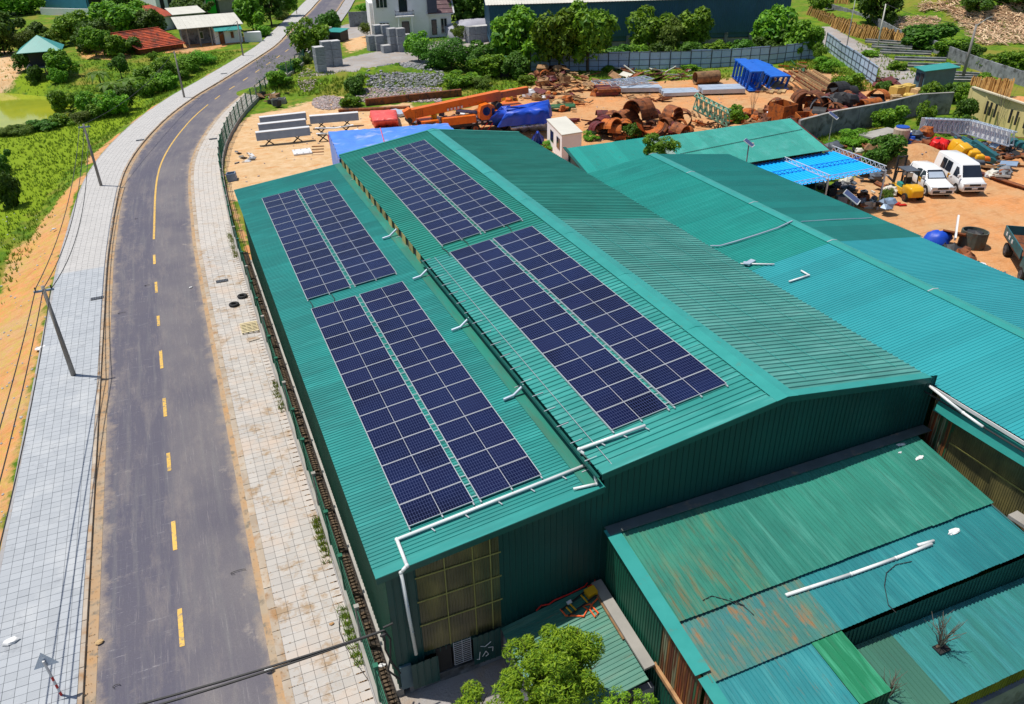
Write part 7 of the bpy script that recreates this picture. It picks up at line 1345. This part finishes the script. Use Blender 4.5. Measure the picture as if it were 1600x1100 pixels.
# crane truck
ka, kb = Z(652, 214), Z(800, 196); kc = Z(738, 205); kang = math.atan2((kb - ka).y, (kb - ka).x); kr = T('crane_truck', 'orange mobile crane with its boom lowered over the cab', 'crane truck', kc, None, kang); kr.scale = (.88, .88, .9); Lm = lambda m_, nm, mt, sm=False: m_.out(nm, MT[mt], kr, local=True, smooth=sm)
Lm(M().bb(-4.5, 6.4, -1.25, 1.25, .95, 1.35), 'chassis', 'dark'); Lm(M().bb(-2.6, 6.2, -1.25, 1.25, 1.35, 1.45), 'deck', 'bfrm'); Lm(M().bb(-3.9, .1, -1.35, -.3, 1.3, 2.1), 'outrigger_box', 'orange'); Lm(M().bb(-6.4, -4.4, -1.25, 1.2, .8, 2.0), 'truck_cab', 'orange'); Lm(M().bb(-6.44, -6.38, -1.0, 1.0, 1.3, 1.9), 'cab_windscreen', 'glass'); Lm(M().bb(-6.0, -4.8, -1.28, -1.24, 1.3, 1.85), 'cab_side_window', 'glass')
for x in (-5.2, -1.6, .0, 3.6, 5.2):
    for s_ in (-1, 1): wheel(kr, (x, s_ * 1.1, .55), .55, .4, (0, 1, 0), rim='rust')
for k in range(9): Lm(M().box((-.2 + k * .7, -1.27, 1.25), (.35, .06, .16)), 'side_marker', 'offwhite')
Lm(M().beam((-7.2, .1, 2.75), (3.6, .1, 3.75), .95, 1.0), 'boom_outer', 'orange'); Lm(M().beam((3.4, .1, 3.75), (7.2, .1, 4.0), .7, .7), 'boom_rear', 'orange'); Lm(M().beam((-7.9, .1, 2.4), (-7.1, .1, 2.75), .9, 1.5), 'boom_head', 'orange'); Lm(M().tube([(-7.6, -.5, 2.1), (-7.6, .7, 2.1)], .3, 12), 'sheave', 'dark'); Lm(M().tube([(-7.6, .1, 2.0), (-7.4, .1, .9)], .06, 6), 'hook_line', 'dark'); Lm(M().blob((-7.4, .1, .8), (.25, .2, .35), 8, 5), 'hook_block', 'yellow')
for k in range(5): Lm(M().beam((-6.9 + k * .22, -.42, 2.3 + .02 * k), (-6.9 + k * .22, -.42, 3.2 + .02 * k), .06, .04), 'boom_rib', 'rusto')
Lm(M().tube([(-1.9, -.15, 2.6), (1.8, -.15, 1.9)], .2, 8), 'lift_cylinder', 'galv'); Lm(M().bb(1.0, 4.8, -1.1, 1.1, 1.45, 2.3), 'slewing_platform', 'orange'); Lm(M().bb(4.0, 6.2, -1.0, 1.1, 1.6, 2.6), 'counterweight', 'orange'); Lm(M().tube([(3.2, -.9, 2.7), (3.2, .9, 2.7)], .4, 12), 'winch_drum', 'dark')
Lm(loft(M(), [[(x, -1.5, z0), (x, -.55, z0), (x, -.55, z1_), (x, -1.5, z1_)] for x, z0, z1_ in ((.5, 1.7, 2.4), (.75, 1.5, 3.1), (1.6, 1.5, 3.25), (2.4, 1.6, 2.9))]), 'operator_cab', 'orange'); Lm(M().tube([(1.35, -1.53, 2.45), (1.35, -1.5, 2.45)], .48, 16), 'cab_window', 'glass'); Lm(M().bb(2.0, 2.35, -1.53, -1.5, 2.0, 2.7), 'cab_window', 'glass')
for k in range(7): Lm(M().box((-4.6 + k * .5, ru(-.4, .6), ru(1.6, 2.3)), (ru(.3, .7), ru(.3, .6), ru(.15, .4)), rz=ru(0, 1)), 'deck_gear', random.choice(['dark', 'white', 'bfrm', 'yellow', 'concd']))
for k in range(5): Lm(M().box((-3 + k * .42, -.49, 2.85 + k * .04), (.24, .03, .26)), 'boom_lettering', 'white')
heap('machine_parts', 'orange and yellow machinery parts behind the crane cab', rnd_pieces(14, 775, 805, 150, 166, ['lump', 'box', 'rod'], ['orange', 'yellow', 'rusto', 'bfrm'], .4, .9, 1.2), 'machine parts')
# ---------------------------------------------------------------- vegetation
def leafcloud(seed, n, size, lobes, kind='broad'):
    """leaf faces spread over many lobes of a crown of unit radius centred on 0,0,0"""
    r = np.random.RandomState(seed); V = []; F = []; L = []; sm = .68 if n > 9000 else 1
    for _ in range(lobes):
        while True:
            c = r.uniform(-1, 1, 3)
            if np.linalg.norm(c) < 1: break
        c = c / max(np.linalg.norm(c), .3) * r.uniform(.3, .84); c[2] *= .85; L.append((c, r.uniform(.15, .4) * sm))
    L.append((np.zeros(3), .5)); k = 0
    for i in range(n):
        c, R_ = L[r.randint(len(L))]; d = r.normal(size=3); d /= np.linalg.norm(d)
        if d[2] < -.3 and r.rand() < .6: d[2] = -d[2]
        p = c + d * R_ * r.uniform(.72, 1.05); 
        nrm = d * .8 + r.normal(size=3) * .55 + np.array([0, 0, .45]); nrm /= np.linalg.norm(nrm); a = np.cross(nrm, r.normal(size=3)); a /= np.linalg.norm(a); b_ = np.cross(nrm, a); s = size * r.uniform(.6, 1.35)
        if kind == 'fine': w = .3
        else: w = .55
        pts = (p - a * s, p + b_ * s * w - nrm * s * .12, p + a * s, p - b_ * s * w - nrm * s * .12)
        V += [tuple(x) for x in pts]; F.append((k, k + 1, k + 2, k + 3)); k += 4
    return V, F
CRN = {}
def crown_mesh(key, mat, seed, n, size, lobes, kind='broad'):
    V, F = leafcloud(seed, n, size, lobes, kind); m_ = M(); m_.v = V; m_.f = F; CRN[key] = m_.mesh('crown_leaves', MT[mat])
for i in range(3): crown_mesh(('A', i), 'leafA', 10 + i, 4200, .085, 22); crown_mesh(('B', i), 'leafB', 20 + i, 4200, .08, 20)
for i in range(2): crown_mesh(('C', i), 'leafC', 30 + i, 3200, .085, 14, 'fine'); crown_mesh(('D', i), 'leafD', 40 + i, 3600, .075, 18, 'fine')
crown_mesh(('F', 0), 'leafB', 51, 6000, .05, 26, 'fine')
def tree(lb, u, vb, vt, rpx, ty='A', cat='tree', grp=None, z=None, sq=1.0, trunk=True):
    """base pixel, top pixel row and crown radius in pixels"""
    b_ = G(u, vb) if z is None else Z(u, vb, z); rpx *= 1.15 if (u < 260 and cat == 'tree') else 1; vt -= 5 if (u < 260 and cat == 'tree') else 0; s = ppm(b_); h = max(.6, top_h(b_, u, vt)); r = rpx / s; bush = cat in ('bush', 'shrub')
    th = T({'tree': 'leafy_tree', 'bush': 'bush', 'shrub': 'shrub'}[cat], lb, cat, b_, grp, ru(0, 6.28)); i = random.randrange(len([k for k in CRN if k[0] == ty]))
    hz_ = (h * .62 if bush else max(h * .46, min(r * 1.05, h * .56))); cz_ = h - hz_ * .95
    o = link(bpy.data.objects.new('crown', CRN[(ty, i)])); o.location = (0, 0, cz_); o.scale = (r * 1.34, r * 1.34 * ru(.92, 1.08), hz_ * 1.22); adopt(o, th)
    if trunk:
        m_ = M(); tr = max(.06, h * .024); m_.tube([(0, 0, -.3), (ru(-.1, .1), ru(-.1, .1), h * .3), (ru(-.2, .2), ru(-.2, .2), h * .75)], [tr, tr * .75, tr * .3], 7)
        for k in range(6 if not bush else 3): a = ru(0, 6.28); q = ru(.2, .45); m_.tube([(0, 0, h * q), (math.cos(a) * r * .35, math.sin(a) * r * .35, h * (q + .2)), (math.cos(a) * r * .68, math.sin(a) * r * .68, h * (q + .35))], [tr * .5, tr * .35, tr * .12], 5)
        m_.out('trunk', MT['bark'], th, local=True)
    return th
TL = [
 # along the navy warehouse
 ('large leafy tree at the left end of the navy warehouse', 812, 108, 6, 40, 'A'), ('second rounded tree in front of the navy warehouse', 873, 112, 8, 36, 'A'), ('third tree in front of the navy warehouse, lobed crown', 918, 112, 4, 38, 'A'), ('fourth tree before the navy wall, right of the gap', 1014, 84, 12, 32, 'A'), ('yellowish flowering tree before the navy wall', 1052, 88, 26, 26, 'D'), ('fifth bright tree before the navy wall', 1082, 84, 8, 28, 'A'),
 ('tree at the right end of the navy warehouse', 1212, 80, 6, 34, 'A'), ('second tree at the right end of the warehouse by the fence corner', 1250, 90, 28, 28, 'A'), ('low tree filling the fence corner beside the pink lane', 1232, 84, 42, 24, 'B'),
 ('young tree beside the fence corner with reeds', 1278, 100, 66, 12, 'C'), ('dark tree left of the navy warehouse end wall', 776, 100, 60, 24, 'B'), ('dense tree below the villa, right side', 745, 112, 66, 26, 'B'),
 ('spreading dark feathery tree in the middle below the villa', 706, 110, 56, 42, 'F'), ('bright tree at the left of the trees below the villa', 655, 96, 50, 20, 'A'), ('low tree right of the feathery tree', 770, 120, 82, 26, 'A'), ('dark bush joining the trees below the villa', 680, 108, 78, 22, 'B'), ('dark tree beside the kiosk', 805, 122, 80, 22, 'B'),
 ('tall tree behind the villa to the right', 738, 50, -30, 34, 'B'), ('bright tree between villa and navy warehouse', 752, 36, -10, 24, 'A'), ('slender tree right of the villa wing', 718, 66, 34, 12, 'D'),
 ('round bright tree beside the zebra crossing', 486, 84, 30, 26, 'A'), ('smaller tree behind the round roadside tree', 515, 56, 15, 20, 'B'), ('little bush at the left side of the villa', 574, 58, 32, 10, 'D'),
 ('shrub right of the round roadside tree', 500, 92, 70, 10, 'B'),
 # left side
 ('broad dark tree at the left edge above the pond bank', 8, 84, 20, 30, 'B'), ('bush at the left edge below the broad dark tree', 40, 84, 46, 18, 'D'), ('tree at the top left corner', 18, 24, -14, 30, 'A'), ('tree near the blue shed base', 46, 20, -8, 20, 'A'),
 ('rounded tree behind the stilt hut', 122, 66, 22, 22, 'A'), ('tree at the left of the orchard clump', 150, 78, 30, 22, 'B'), ('big bright tree in the middle of the orchard clump', 182, 60, 4, 30, 'A'), ('tree at the back of the orchard clump', 210, 52, 8, 24, 'A'), ('tree right of the orchard clump by the maroon roof', 238, 56, 18, 22, 'B'),
 ('small tree in front of the orchard clump', 152, 88, 44, 17, 'A'), ('small tree touching the clay-tiled roof', 184, 88, 56, 18, 'A'), ('second small tree touching the clay-tiled roof', 204, 84, 62, 14, 'B'),
 ('tree left of the stilt hut, leaning', 44, 112, 80, 14, 'B'), ('tree right of the stilt hut', 100, 122, 78, 18, 'A'), ('tree behind the stilt hut roof', 82, 76, 50, 16, 'A'),
 ('dark trees behind the white-roofed house at left', 285, 34, 2, 18, 'B'), ('dark tree behind the white-roofed house at right', 312, 32, -4, 24, 'B'), ('tree beside the vivid green block', 348, 20, -16, 20, 'B'), ('tall tree near the far roadside', 396, 48, -14, 22, 'A'), ('dense tree at the top beside the far road', 425, 40, -26, 24, 'B'), ('small tree right of the vivid green block', 366, 48, 20, 12, 'A'),
 ('tree on the far road bend at the top', 448, 26, -20, 18, 'A'), ('tree on the right of the far road at the top', 600, 6, -36, 20, 'B'),
 ('young tree at the pond edge', 100, 180, 142, 14, 'A'), ('slim tree over the pond bank', 112, 168, 148, 10, 'C'),
 ('columnar tree right of the stilt hut path', 190, 124, 88, 10, 'B'), ('tree above the bend bank beside the bananas', 180, 180, 148, 18, 'A'),
 ('tall tree left of the orchard clump near the field', 108, 56, 26, 18, 'A'), ('lush tree above the stilt hut path', 62, 66, 40, 16, 'B'), ('lush tree at the left edge middle', -4, 56, 22, 24, 'B'), ('tree between stilt hut and orchard clump', 136, 84, 54, 14, 'B'),
 ('tree behind the long blue shed, left', 96, 6, -20, 22, 'A'), ('tree behind the teal shed end', 190, 18, -14, 22, 'B'), ('tree between yellow house and orchard clump', 222, 36, 6, 18, 'A'), ('tree right of the maroon shuttered house', 300, 16, -18, 18, 'A'), ('tree beside the pale concrete building', 384, 28, -10, 16, 'B'),
 ('leafy thicket tree left of the bamboo bushes', 256, 124, 94, 16, 'A'), ('leafy thicket tree below the concrete garden slab', 226, 136, 108, 18, 'A'), ('leafy thicket tree beside the banana plants, lower', 196, 172, 136, 16, 'B'), ('leafy thicket tree over the pond, right', 140, 172, 146, 14, 'A'),
 # upper right
 ('tall dark tree at the top right behind the white pole', 1372, 36, -28, 30, 'B'), ('tree at the top right near the timber waste', 1345, 12, -20, 16, 'B'), ('tree left of the timber racks at the top', 1278, 18, -10, 16, 'A'), ('wide dark bush above the field wall', 1445, 74, 34, 36, 'B'), ('rounded tree above the field wall at right', 1492, 88, 56, 28, 'A'), ('tree beyond the field wall left of the tall pole', 1515, 94, 66, 16, 'B'),
 ('bushy tree at the right edge above the field wall', 1560, 112, 80, 28, 'A'), ('second bushy tree at the right edge', 1590, 116, 74, 22, 'A'), ('tree at the top right edge', 1585, 18, -20, 30, 'B'), ('tree at the top right beside the timber waste', 1530, 12, -18, 26, 'B'),
 ('papaya-like tree behind the grey yard wall', 1452, 164, 126, 16, 'A'), ('dark tree joining the guard hut bushes', 1480, 160, 128, 16, 'B'), ('leafy tree beside the guard hut', 1504, 170, 128, 18, 'A'),
 ('tall slender tree before the yard wall gap', 1440, 204, 158, 12, 'A'), ('dense tree by the end of the yard wall', 1506, 192, 150, 16, 'B'), ('bright bush against the grey yard wall', 1392, 204, 164, 22, 'A'), ('small leafy tree between canopy and water tank', 1382, 250, 208, 24, 'B'), ('bright bush growing behind the pale green shed', None, None, None, None, None)]
for t_ in TL:
    if t_[1] is None: continue
    tree(*t_, grp='trees around the yards')
q = Z(1030, 258, 0); bq = Vector((32.0, 45.4, 0)); th = T('bush', 'bright round bush growing between right hall and pale green shed', 'bush', bq); o = link(bpy.data.objects.new('crown', CRN[('C', 0)])); pc = Z(1030, 231, 5.7); o.location = (pc.x - bq.x, pc.y - bq.y, 5.7); o.scale = (1.7, 1.6, 1.35); adopt(o, th); M().tube([(0, 0, 0), (.1, .2, 5.2)], [.12, .06], 7).out('trunk', MT['bark'], th, local=True)
BL = [('bright green bamboo bush beside the left footway, upper', 318, 98, 78, 16, 'C'), ('bright green bamboo bush beside the left footway, middle', 300, 108, 82, 20, 'C'), ('bright green bamboo bush beside the left footway, lower', 278, 120, 92, 20, 'C'), ('low bush at the foot of the bamboo bushes', 262, 140, 112, 18, 'A'), ('olive bush below the banana plants', 232, 148, 120, 18, 'A'), ('bush right of the banana plants near the bend pole', 250, 128, 106, 14, 'B'),
 ('bush on the pond bank, leftmost', 10, 212, 196, 18, 'D'), ('bush on the pond bank, second from the left', 40, 208, 192, 18, 'D'), ('bush on the pond bank, third from the left', 70, 202, 186, 18, 'B'), ('bush on the pond bank, fourth from the left', 96, 196, 176, 16, 'A'), ('bush on the pond bank, fifth from the left', 126, 190, 170, 18, 'D'), ('bush on the pond bank, last before the banana plants', 150, 184, 160, 16, 'A'),
 ('dark bush at the left edge below the pond bank', 4, 300, 232, 14, 'B'), ('rounded dark bush in the shadow of the left field', 18, 322, 262, 18, 'B'), ('low bush in the left field', -2, 270, 226, 22, 'B'),
 ('bush in front of the clay-tiled house', 240, 94, 80, 8, 'C'), ('bush inside the green fence far end', 436, 132, 108, 20, 'A'), ('bush beside the gravel mound, left', 458, 112, 92, 18, 'A'), ('bush at the foot of the near block stacks', 478, 100, 82, 12, 'D'),
 ('dark green bush between the two rubble mounds', 556, 146, 116, 16, 'B'), ('second bush between the two rubble mounds', 548, 164, 146, 16, 'A'), ('bush at the top of the big rubble mound', 618, 108, 98, 9, 'A'), ('low bush right of the rubble mound', 720, 134, 112, 24, 'A'), ('low bush farther right of the rubble mound', 752, 136, 116, 18, 'D'), ('bush at the foot of the fence near the timber heap', 822, 132, 116, 14, 'A'),
 ('low bush at the foot of the blue fence, left part', 950, 112, 102, 10, 'A'), ('low bush at the foot of the blue fence, right part', 1080, 110, 100, 12, 'A'), ('grassy bush by the inner corner of the blue fence', 1290, 112, 88, 22, 'C'), ('bush at the foot of the short blue fence', 1328, 140, 114, 20, 'A'), ('small bush by the end of the short blue fence', 1380, 140, 126, 12, 'B'),
 ('bushes below the lattice boom among scrap', 985, 216, 192, 13, 'B'), ('small leafy bush behind the scrap right of the boom', 1150, 190, 162, 14, 'A'), ('weedy bush behind the white cabin', 925, 218, 205, 12, 'C'), ('weeds at the corner of the white cabin', 862, 232, 220, 12, 'C'),
 ('bush in front of the grey yard wall', 1340, 224, 204, 22, 'C'), ('bush by the solar lamp at the grey wall', 1300, 232, 216, 12, 'C'), ('dark bush left of the water tank', 1365, 262, 228, 18, 'B'), ('bushy shrub beneath the canopy corner', 1382, 318, 290, 13, 'D'), ('dark bush below the grey yard wall at right', 1480, 206, 182, 26, 'B'),
 ('bush in the dark gap left of the yellow wall', 1508, 206, 178, 14, 'B'), ('bush growing beyond the yellow wall at the right edge', 1602, 182, 158, 12, 'A'), ('low bush by the low wall strips, upper', 1360, 88, 78, 14, 'A'), ('low bush by the low wall strips, lower', 1400, 108, 94, 14, 'A'), ('bush between the field wall and tall pole', 1535, 128, 112, 12, 'A'),
 ('low dark bush behind the blue sheet fence, first from the left', 838, 102, 72, 22, 'B'), ('low dark bush behind the blue sheet fence, second from the left', 878, 101, 71, 22, 'A'), ('low dark bush behind the blue sheet fence, third from the left', 918, 100, 70, 22, 'B'), ('low dark bush behind the blue sheet fence, fourth from the left', 958, 99, 69, 22, 'B'), ('low dark bush behind the blue sheet fence, fifth from the left', 998, 97, 67, 22, 'A'), ('low dark bush behind the blue sheet fence, sixth from the left', 1038, 96, 66, 22, 'B'), ('low dark bush behind the blue sheet fence, seventh from the left', 1078, 94, 64, 22, 'B'), ('low dark bush behind the blue sheet fence, eighth from the left', 1118, 92, 62, 22, 'A'), ('low dark bush behind the blue sheet fence, ninth from the left', 1158, 90, 60, 22, 'B'), ('low dark bush behind the blue sheet fence, tenth from the left', 1198, 86, 56, 22, 'B'), ('low dark bush behind the blue sheet fence, eleventh from the left', 1238, 82, 52, 22, 'A'),
 ('bush beside the far road left verge', 360, 64, 48, 14, 'A'), ('bush beside the far road below the pole', 410, 56, 38, 14, 'A'), ('yellow-green bush on the far road right verge', 575, 22, 2, 16, 'C'), ('yellow-green bush on the far road left verge', 440, 30, 12, 14, 'D'), ('bush behind the stilt hut stilts', 92, 130, 104, 12, 'A'), ('bush left of the stilt hut stilts', 56, 128, 100, 10, 'B'), ('overhanging bush by the field hollow', 70, 60, 40, 18, 'D')]
for t_ in BL: tree(*t_, cat='bush', grp='bushes around the yards')
# banana plants
blm = MT['leafA']; mb = M()
for k in range(10):
    a = k * .63 + ru(-.2, .2); L_ = ru(.85, 1.1); d = Vector((math.cos(a), math.sin(a), 0)); s_ = Vector((-d.y, d.x, 0)); V = []
    for j in range(6): t_ = j / 5; p = d * (L_ * t_ * .9) + Vector((0, 0, .55 + t_ * .75 - t_ * t_ * .95)); w = .17 * math.sin(math.pi * min(1, t_ * .9 + .08)); V += [p - s_ * w + Vector((0, 0, .03)), p, p + s_ * w + Vector((0, 0, .03))]
    mb.add(V, [(3 * j + q, 3 * j + q + 1, 3 * j + q + 4, 3 * j + q + 3) for j in range(5) for q in (0, 1)])
bme = mb.mesh('banana_leaves', blm)
for lb, u, vb, vt, r in (('banana plant nearest the pond side', 160, 140, 104, 18), ('banana plant in the middle of the three', 178, 152, 122, 20), ('banana plant nearest the bend pole', 208, 146, 116, 20), ('banana plant beside the concrete garden slab', 246, 118, 98, 16)):
    b_ = G(u, vb); h = top_h(b_, u, vt); th = T('banana_plant', lb, 'banana plant', b_, 'banana plants'); o = link(bpy.data.objects.new('leaf_whorl', bme)); o.scale = (1.5 * r / ppm(b_), 1.5 * r / ppm(b_), h * 1.1); adopt(o, th); M().tube([(0, 0, 0), (0, 0, h * .6)], [.14, .09], 7).out('stem', MT['grassm'], th, local=True)
# near tree at the front: fine leaves on real branches
def neartree(name, lb, base, centre, rad, n, size, mat='leafN', cat='tree', lobes=30, seed=5):
    th = T(name, lb, cat, base); V, F = leafcloud(seed, n, size, lobes, 'fine'); m_ = M(); m_.v = [(p[0] * rad[0] + centre[0] - base[0], p[1] * rad[1] + centre[1] - base[1], p[2] * rad[2] + centre[2] - base[2]) for p in V]; m_.f = F; m_.out('crown', MT[mat], th, local=True)
    m_ = M(); r_ = random.Random(seed); c = Vector(centre) - Vector(base); m_.tube([(0, 0, 0), c * .5, c * .95], [.09, .06, .03], 8)
    for _ in range(26):
        d = Vector((r_.uniform(-1, 1) * rad[0], r_.uniform(-1, 1) * rad[1], r_.uniform(-.4, .9) * rad[2])) * .75; m_.tube([c * .5, c * .75 + d * .4, c + d], [.03, .018, .007], 5)
    m_.out('trunk', MT['bark'], th, local=True)
MT['leafN'] = leafmat('leaf_near_tree', (.07, .18, .006), (.29, .43, .02))
nb = Yp(862, 1050, 12.6); neartree('leafy_tree', 'bright leafy tree in front of the hall at the bottom', Vector((nb.x, nb.y, 0)), (nb.x + .02, nb.y, nb.z - .12), (1.6, 1.35, 1.6), 26000, .045, lobes=70)
nb = Yp(735, 1098, 13.6); neartree('shrub', 'bright shrub by the hall front at the bottom, left of the tree', Vector((nb.x, nb.y, 0)), (nb.x, nb.y, nb.z - .25), (.85, .8, .7), 2600, .075, cat='shrub', lobes=14, seed=8)
nb = Yp(962, 1095, 11.2); neartree('shrub', 'bright shrub at the bottom between annex and rusty wall', Vector((nb.x, nb.y, 0)), (nb.x, nb.y, nb.z - .2), (.6, .5, .45), 1500, .085, cat='shrub', lobes=12, seed=9)
nb = Yp(1008, 1092, 11.0); neartree('shrub', 'small shrub at the bottom below the rusty wall sheets', Vector((nb.x, nb.y, 0)), (nb.x, nb.y, nb.z - .2), (.5, .5, .45), 1200, .09, cat='shrub', lobes=10, seed=12)
# dead shrub growing through the lowest roof
def deadshrub(lb, b_, n, h, sp_, seed):
    r_ = random.Random(seed); th = T('dead_shrub', lb, 'dead shrub', b_); m_ = M()
    for _ in range(n):
        a = r_.uniform(0, 6.28); q = r_.uniform(.2, 1); p1 = Vector((math.cos(a) * sp_ * q * .4, math.sin(a) * sp_ * q * .4, h * r_.uniform(.3, .5))); p2 = Vector((math.cos(a) * sp_ * q, math.sin(a) * sp_ * q, h * r_.uniform(.6, 1)))
        m_.tube([(0, 0, 0), p1, p2], [.022, .012, .005], 5)
        for _ in range(2): e_ = Vector((r_.uniform(-.2, .2), r_.uniform(-.2, .2), r_.uniform(.05, .3))); m_.tube([p1.lerp(p2, r_.uniform(.1, .7)), p2 + e_], [.009, .004], 4)
    m_.out('twigs', MT['twig'], th, local=True); return th
def onr4(u, v):
    z = 2.4
    for _ in range(8): p = Z(u, v, z); z = 2.62 - (10.53 - p.y) * .137 - (p.x - 14.25) * .031 + .03
    return Z(u, v, z)
b_ = onr4(1468, 1012); ds = deadshrub('dead leafless shrub growing through a hole in the lowest roof', b_, 22, 1.15, .5, 3); M().box((.02, -.05, .02), (.42, .3, .03)).out('roof_hole', MT['black'], ds, local=True); M().blob((-.03, .02, .06), (.1, .07, .06), 7, 4, .3).out('stump', MT['bark'], ds, local=True)
deadshrub('smaller dead twigs below the bright green roof strip', onr4(1388, 1090), 10, .9, .3, 6)
deadshrub('leafless sapling in front of the yellow wall', Z(1556, 204), 9, 4.5, 1.2, 11); deadshrub('leafless sapling right of the lattice boom', Z(1174, 186), 9, 3.6, 1.0, 14)
# grass
def blades(lb, gen, n, h, w=.03, mat='grassm', name='grass'):
    m_ = M(); V = m_.v; F = m_.f
    for _ in range(n):
        p = gen()
        if p is None: continue
        for _ in range(3):
            a = ru(0, 6.28); s_ = Vector((math.cos(a), math.sin(a), 0)) * w; t_ = Vector((ru(-.5, .5), ru(-.5, .5), 1)) * h * ru(.5, 1.2); k = len(V); o_ = Vector((ru(-.12, .12), ru(-.12, .12), 0)) * (h * 3)
            V += [tuple(p + o_ - s_), tuple(p + o_ + s_), tuple(p + o_ + t_)]; F.append((k, k + 1, k + 2))
    return tag(m_.out(name, MT[mat]), lb, 'grass', kind='stuff')
def fieldpt():
    i = random.randrange(iy(20), iy(140)); o_ = -6.6 - abs(random.gauss(0, 1)) * 16 - np.interp(PATH[i].y, [20, 45, 60, 80], [7.0, 6.5, 4.2, 1.5]) * ru(.5, 1); p = off(i, float(o_)); p.z = gz(p.x, p.y); return p if p.z > -1.95 else None
blades('tall grass over the field and bank left of the road', fieldpt, 16000, .30, .05)
def yardgrass():
    while True:
        u, v = ru(400, 830), ru(88, 150)
        if v > 138 and 560 < u < 720: continue
        if 490 < u < 700 and v < 112: continue
        return G(u, v)
blades('weeds between the rubble mounds in the back yard', yardgrass, 3000, .35, .06)
blades('weeds along the foot of the blue sheet fences', lambda: G(*random.choice([(ru(830, 1140), ru(104, 126)), (ru(1225, 1300), ru(92, 110)), (ru(1300, 1375), ru(108, 142)), (ru(1340, 1520), ru(66, 125)), (ru(1250, 1460), ru(205, 226))])), 3800, .35, .06)
def fencept(y0, y1, o_=5.35, j=.12): return lambda: off(iy(ru(y0, y1)), o_ + ru(-j, j), .1)
for y0, y1, n_, lb in ((22.6, 25.2, 150, 'tuft of green weeds on the footway by the fence, longer one'), (17.6, 20.2, 150, 'tuft of green weeds on the footway by the fence at the bottom'), (33.5, 36.5, 70, 'small tuft of weeds along the fence halfway up'), (54, 59, 90, 'weeds on the footway by the manhole and fence')): blades(lb, fencept(y0, y1, 5.28), n_, .3, .018, 'grassm', 'weeds')
dsr = pm('brown_leaf_litter', (.36, .2, .07), (.25, .13, .05), 3, .9, rnd_=0)
m_ = M()
for _ in range(2600):
    i = random.randrange(iy(14), iy(62)); p = off(i, 5.36 - abs(random.gauss(0, .12)), .125); a = ru(0, 6); m_.add([tuple(p + Vector((math.cos(a + q) * .03, math.sin(a + q) * .03, .004))) for q in (0, 2, 4)], ((0, 1, 2),))
for _ in range(1400):
    i = random.randrange(iy(14), iy(100)); p = off(i, random.choice([-2.9, 2.8, -2.75, 3.2]) + ru(-.2, .2), .03); p.z = .14 if p.x > -.75 and p.y < 60 else .03; a = ru(0, 6); m_.add([tuple(p + Vector((math.cos(a + q) * .022, math.sin(a + q) * .022, .004))) for q in (0, 2, 4)], ((0, 1, 2),))
tag(m_.out('leaf_litter', dsr), 'dry brown leaf litter along the fence foot and gutters', 'litter', kind='stuff')
m_ = M()
for _ in range(260):
    u, v = ru(0, 120), ru(330, 900); p = G(u, v)
    if p.x < -9.8 and p.x > -18: m_.blob(p, (ru(.03, .09),) * 3, 5, 3, .3)
tag(m_.out('bank_stones', MT['stone']), 'small stones scattered over the orange bank', 'stones', kind='stuff')
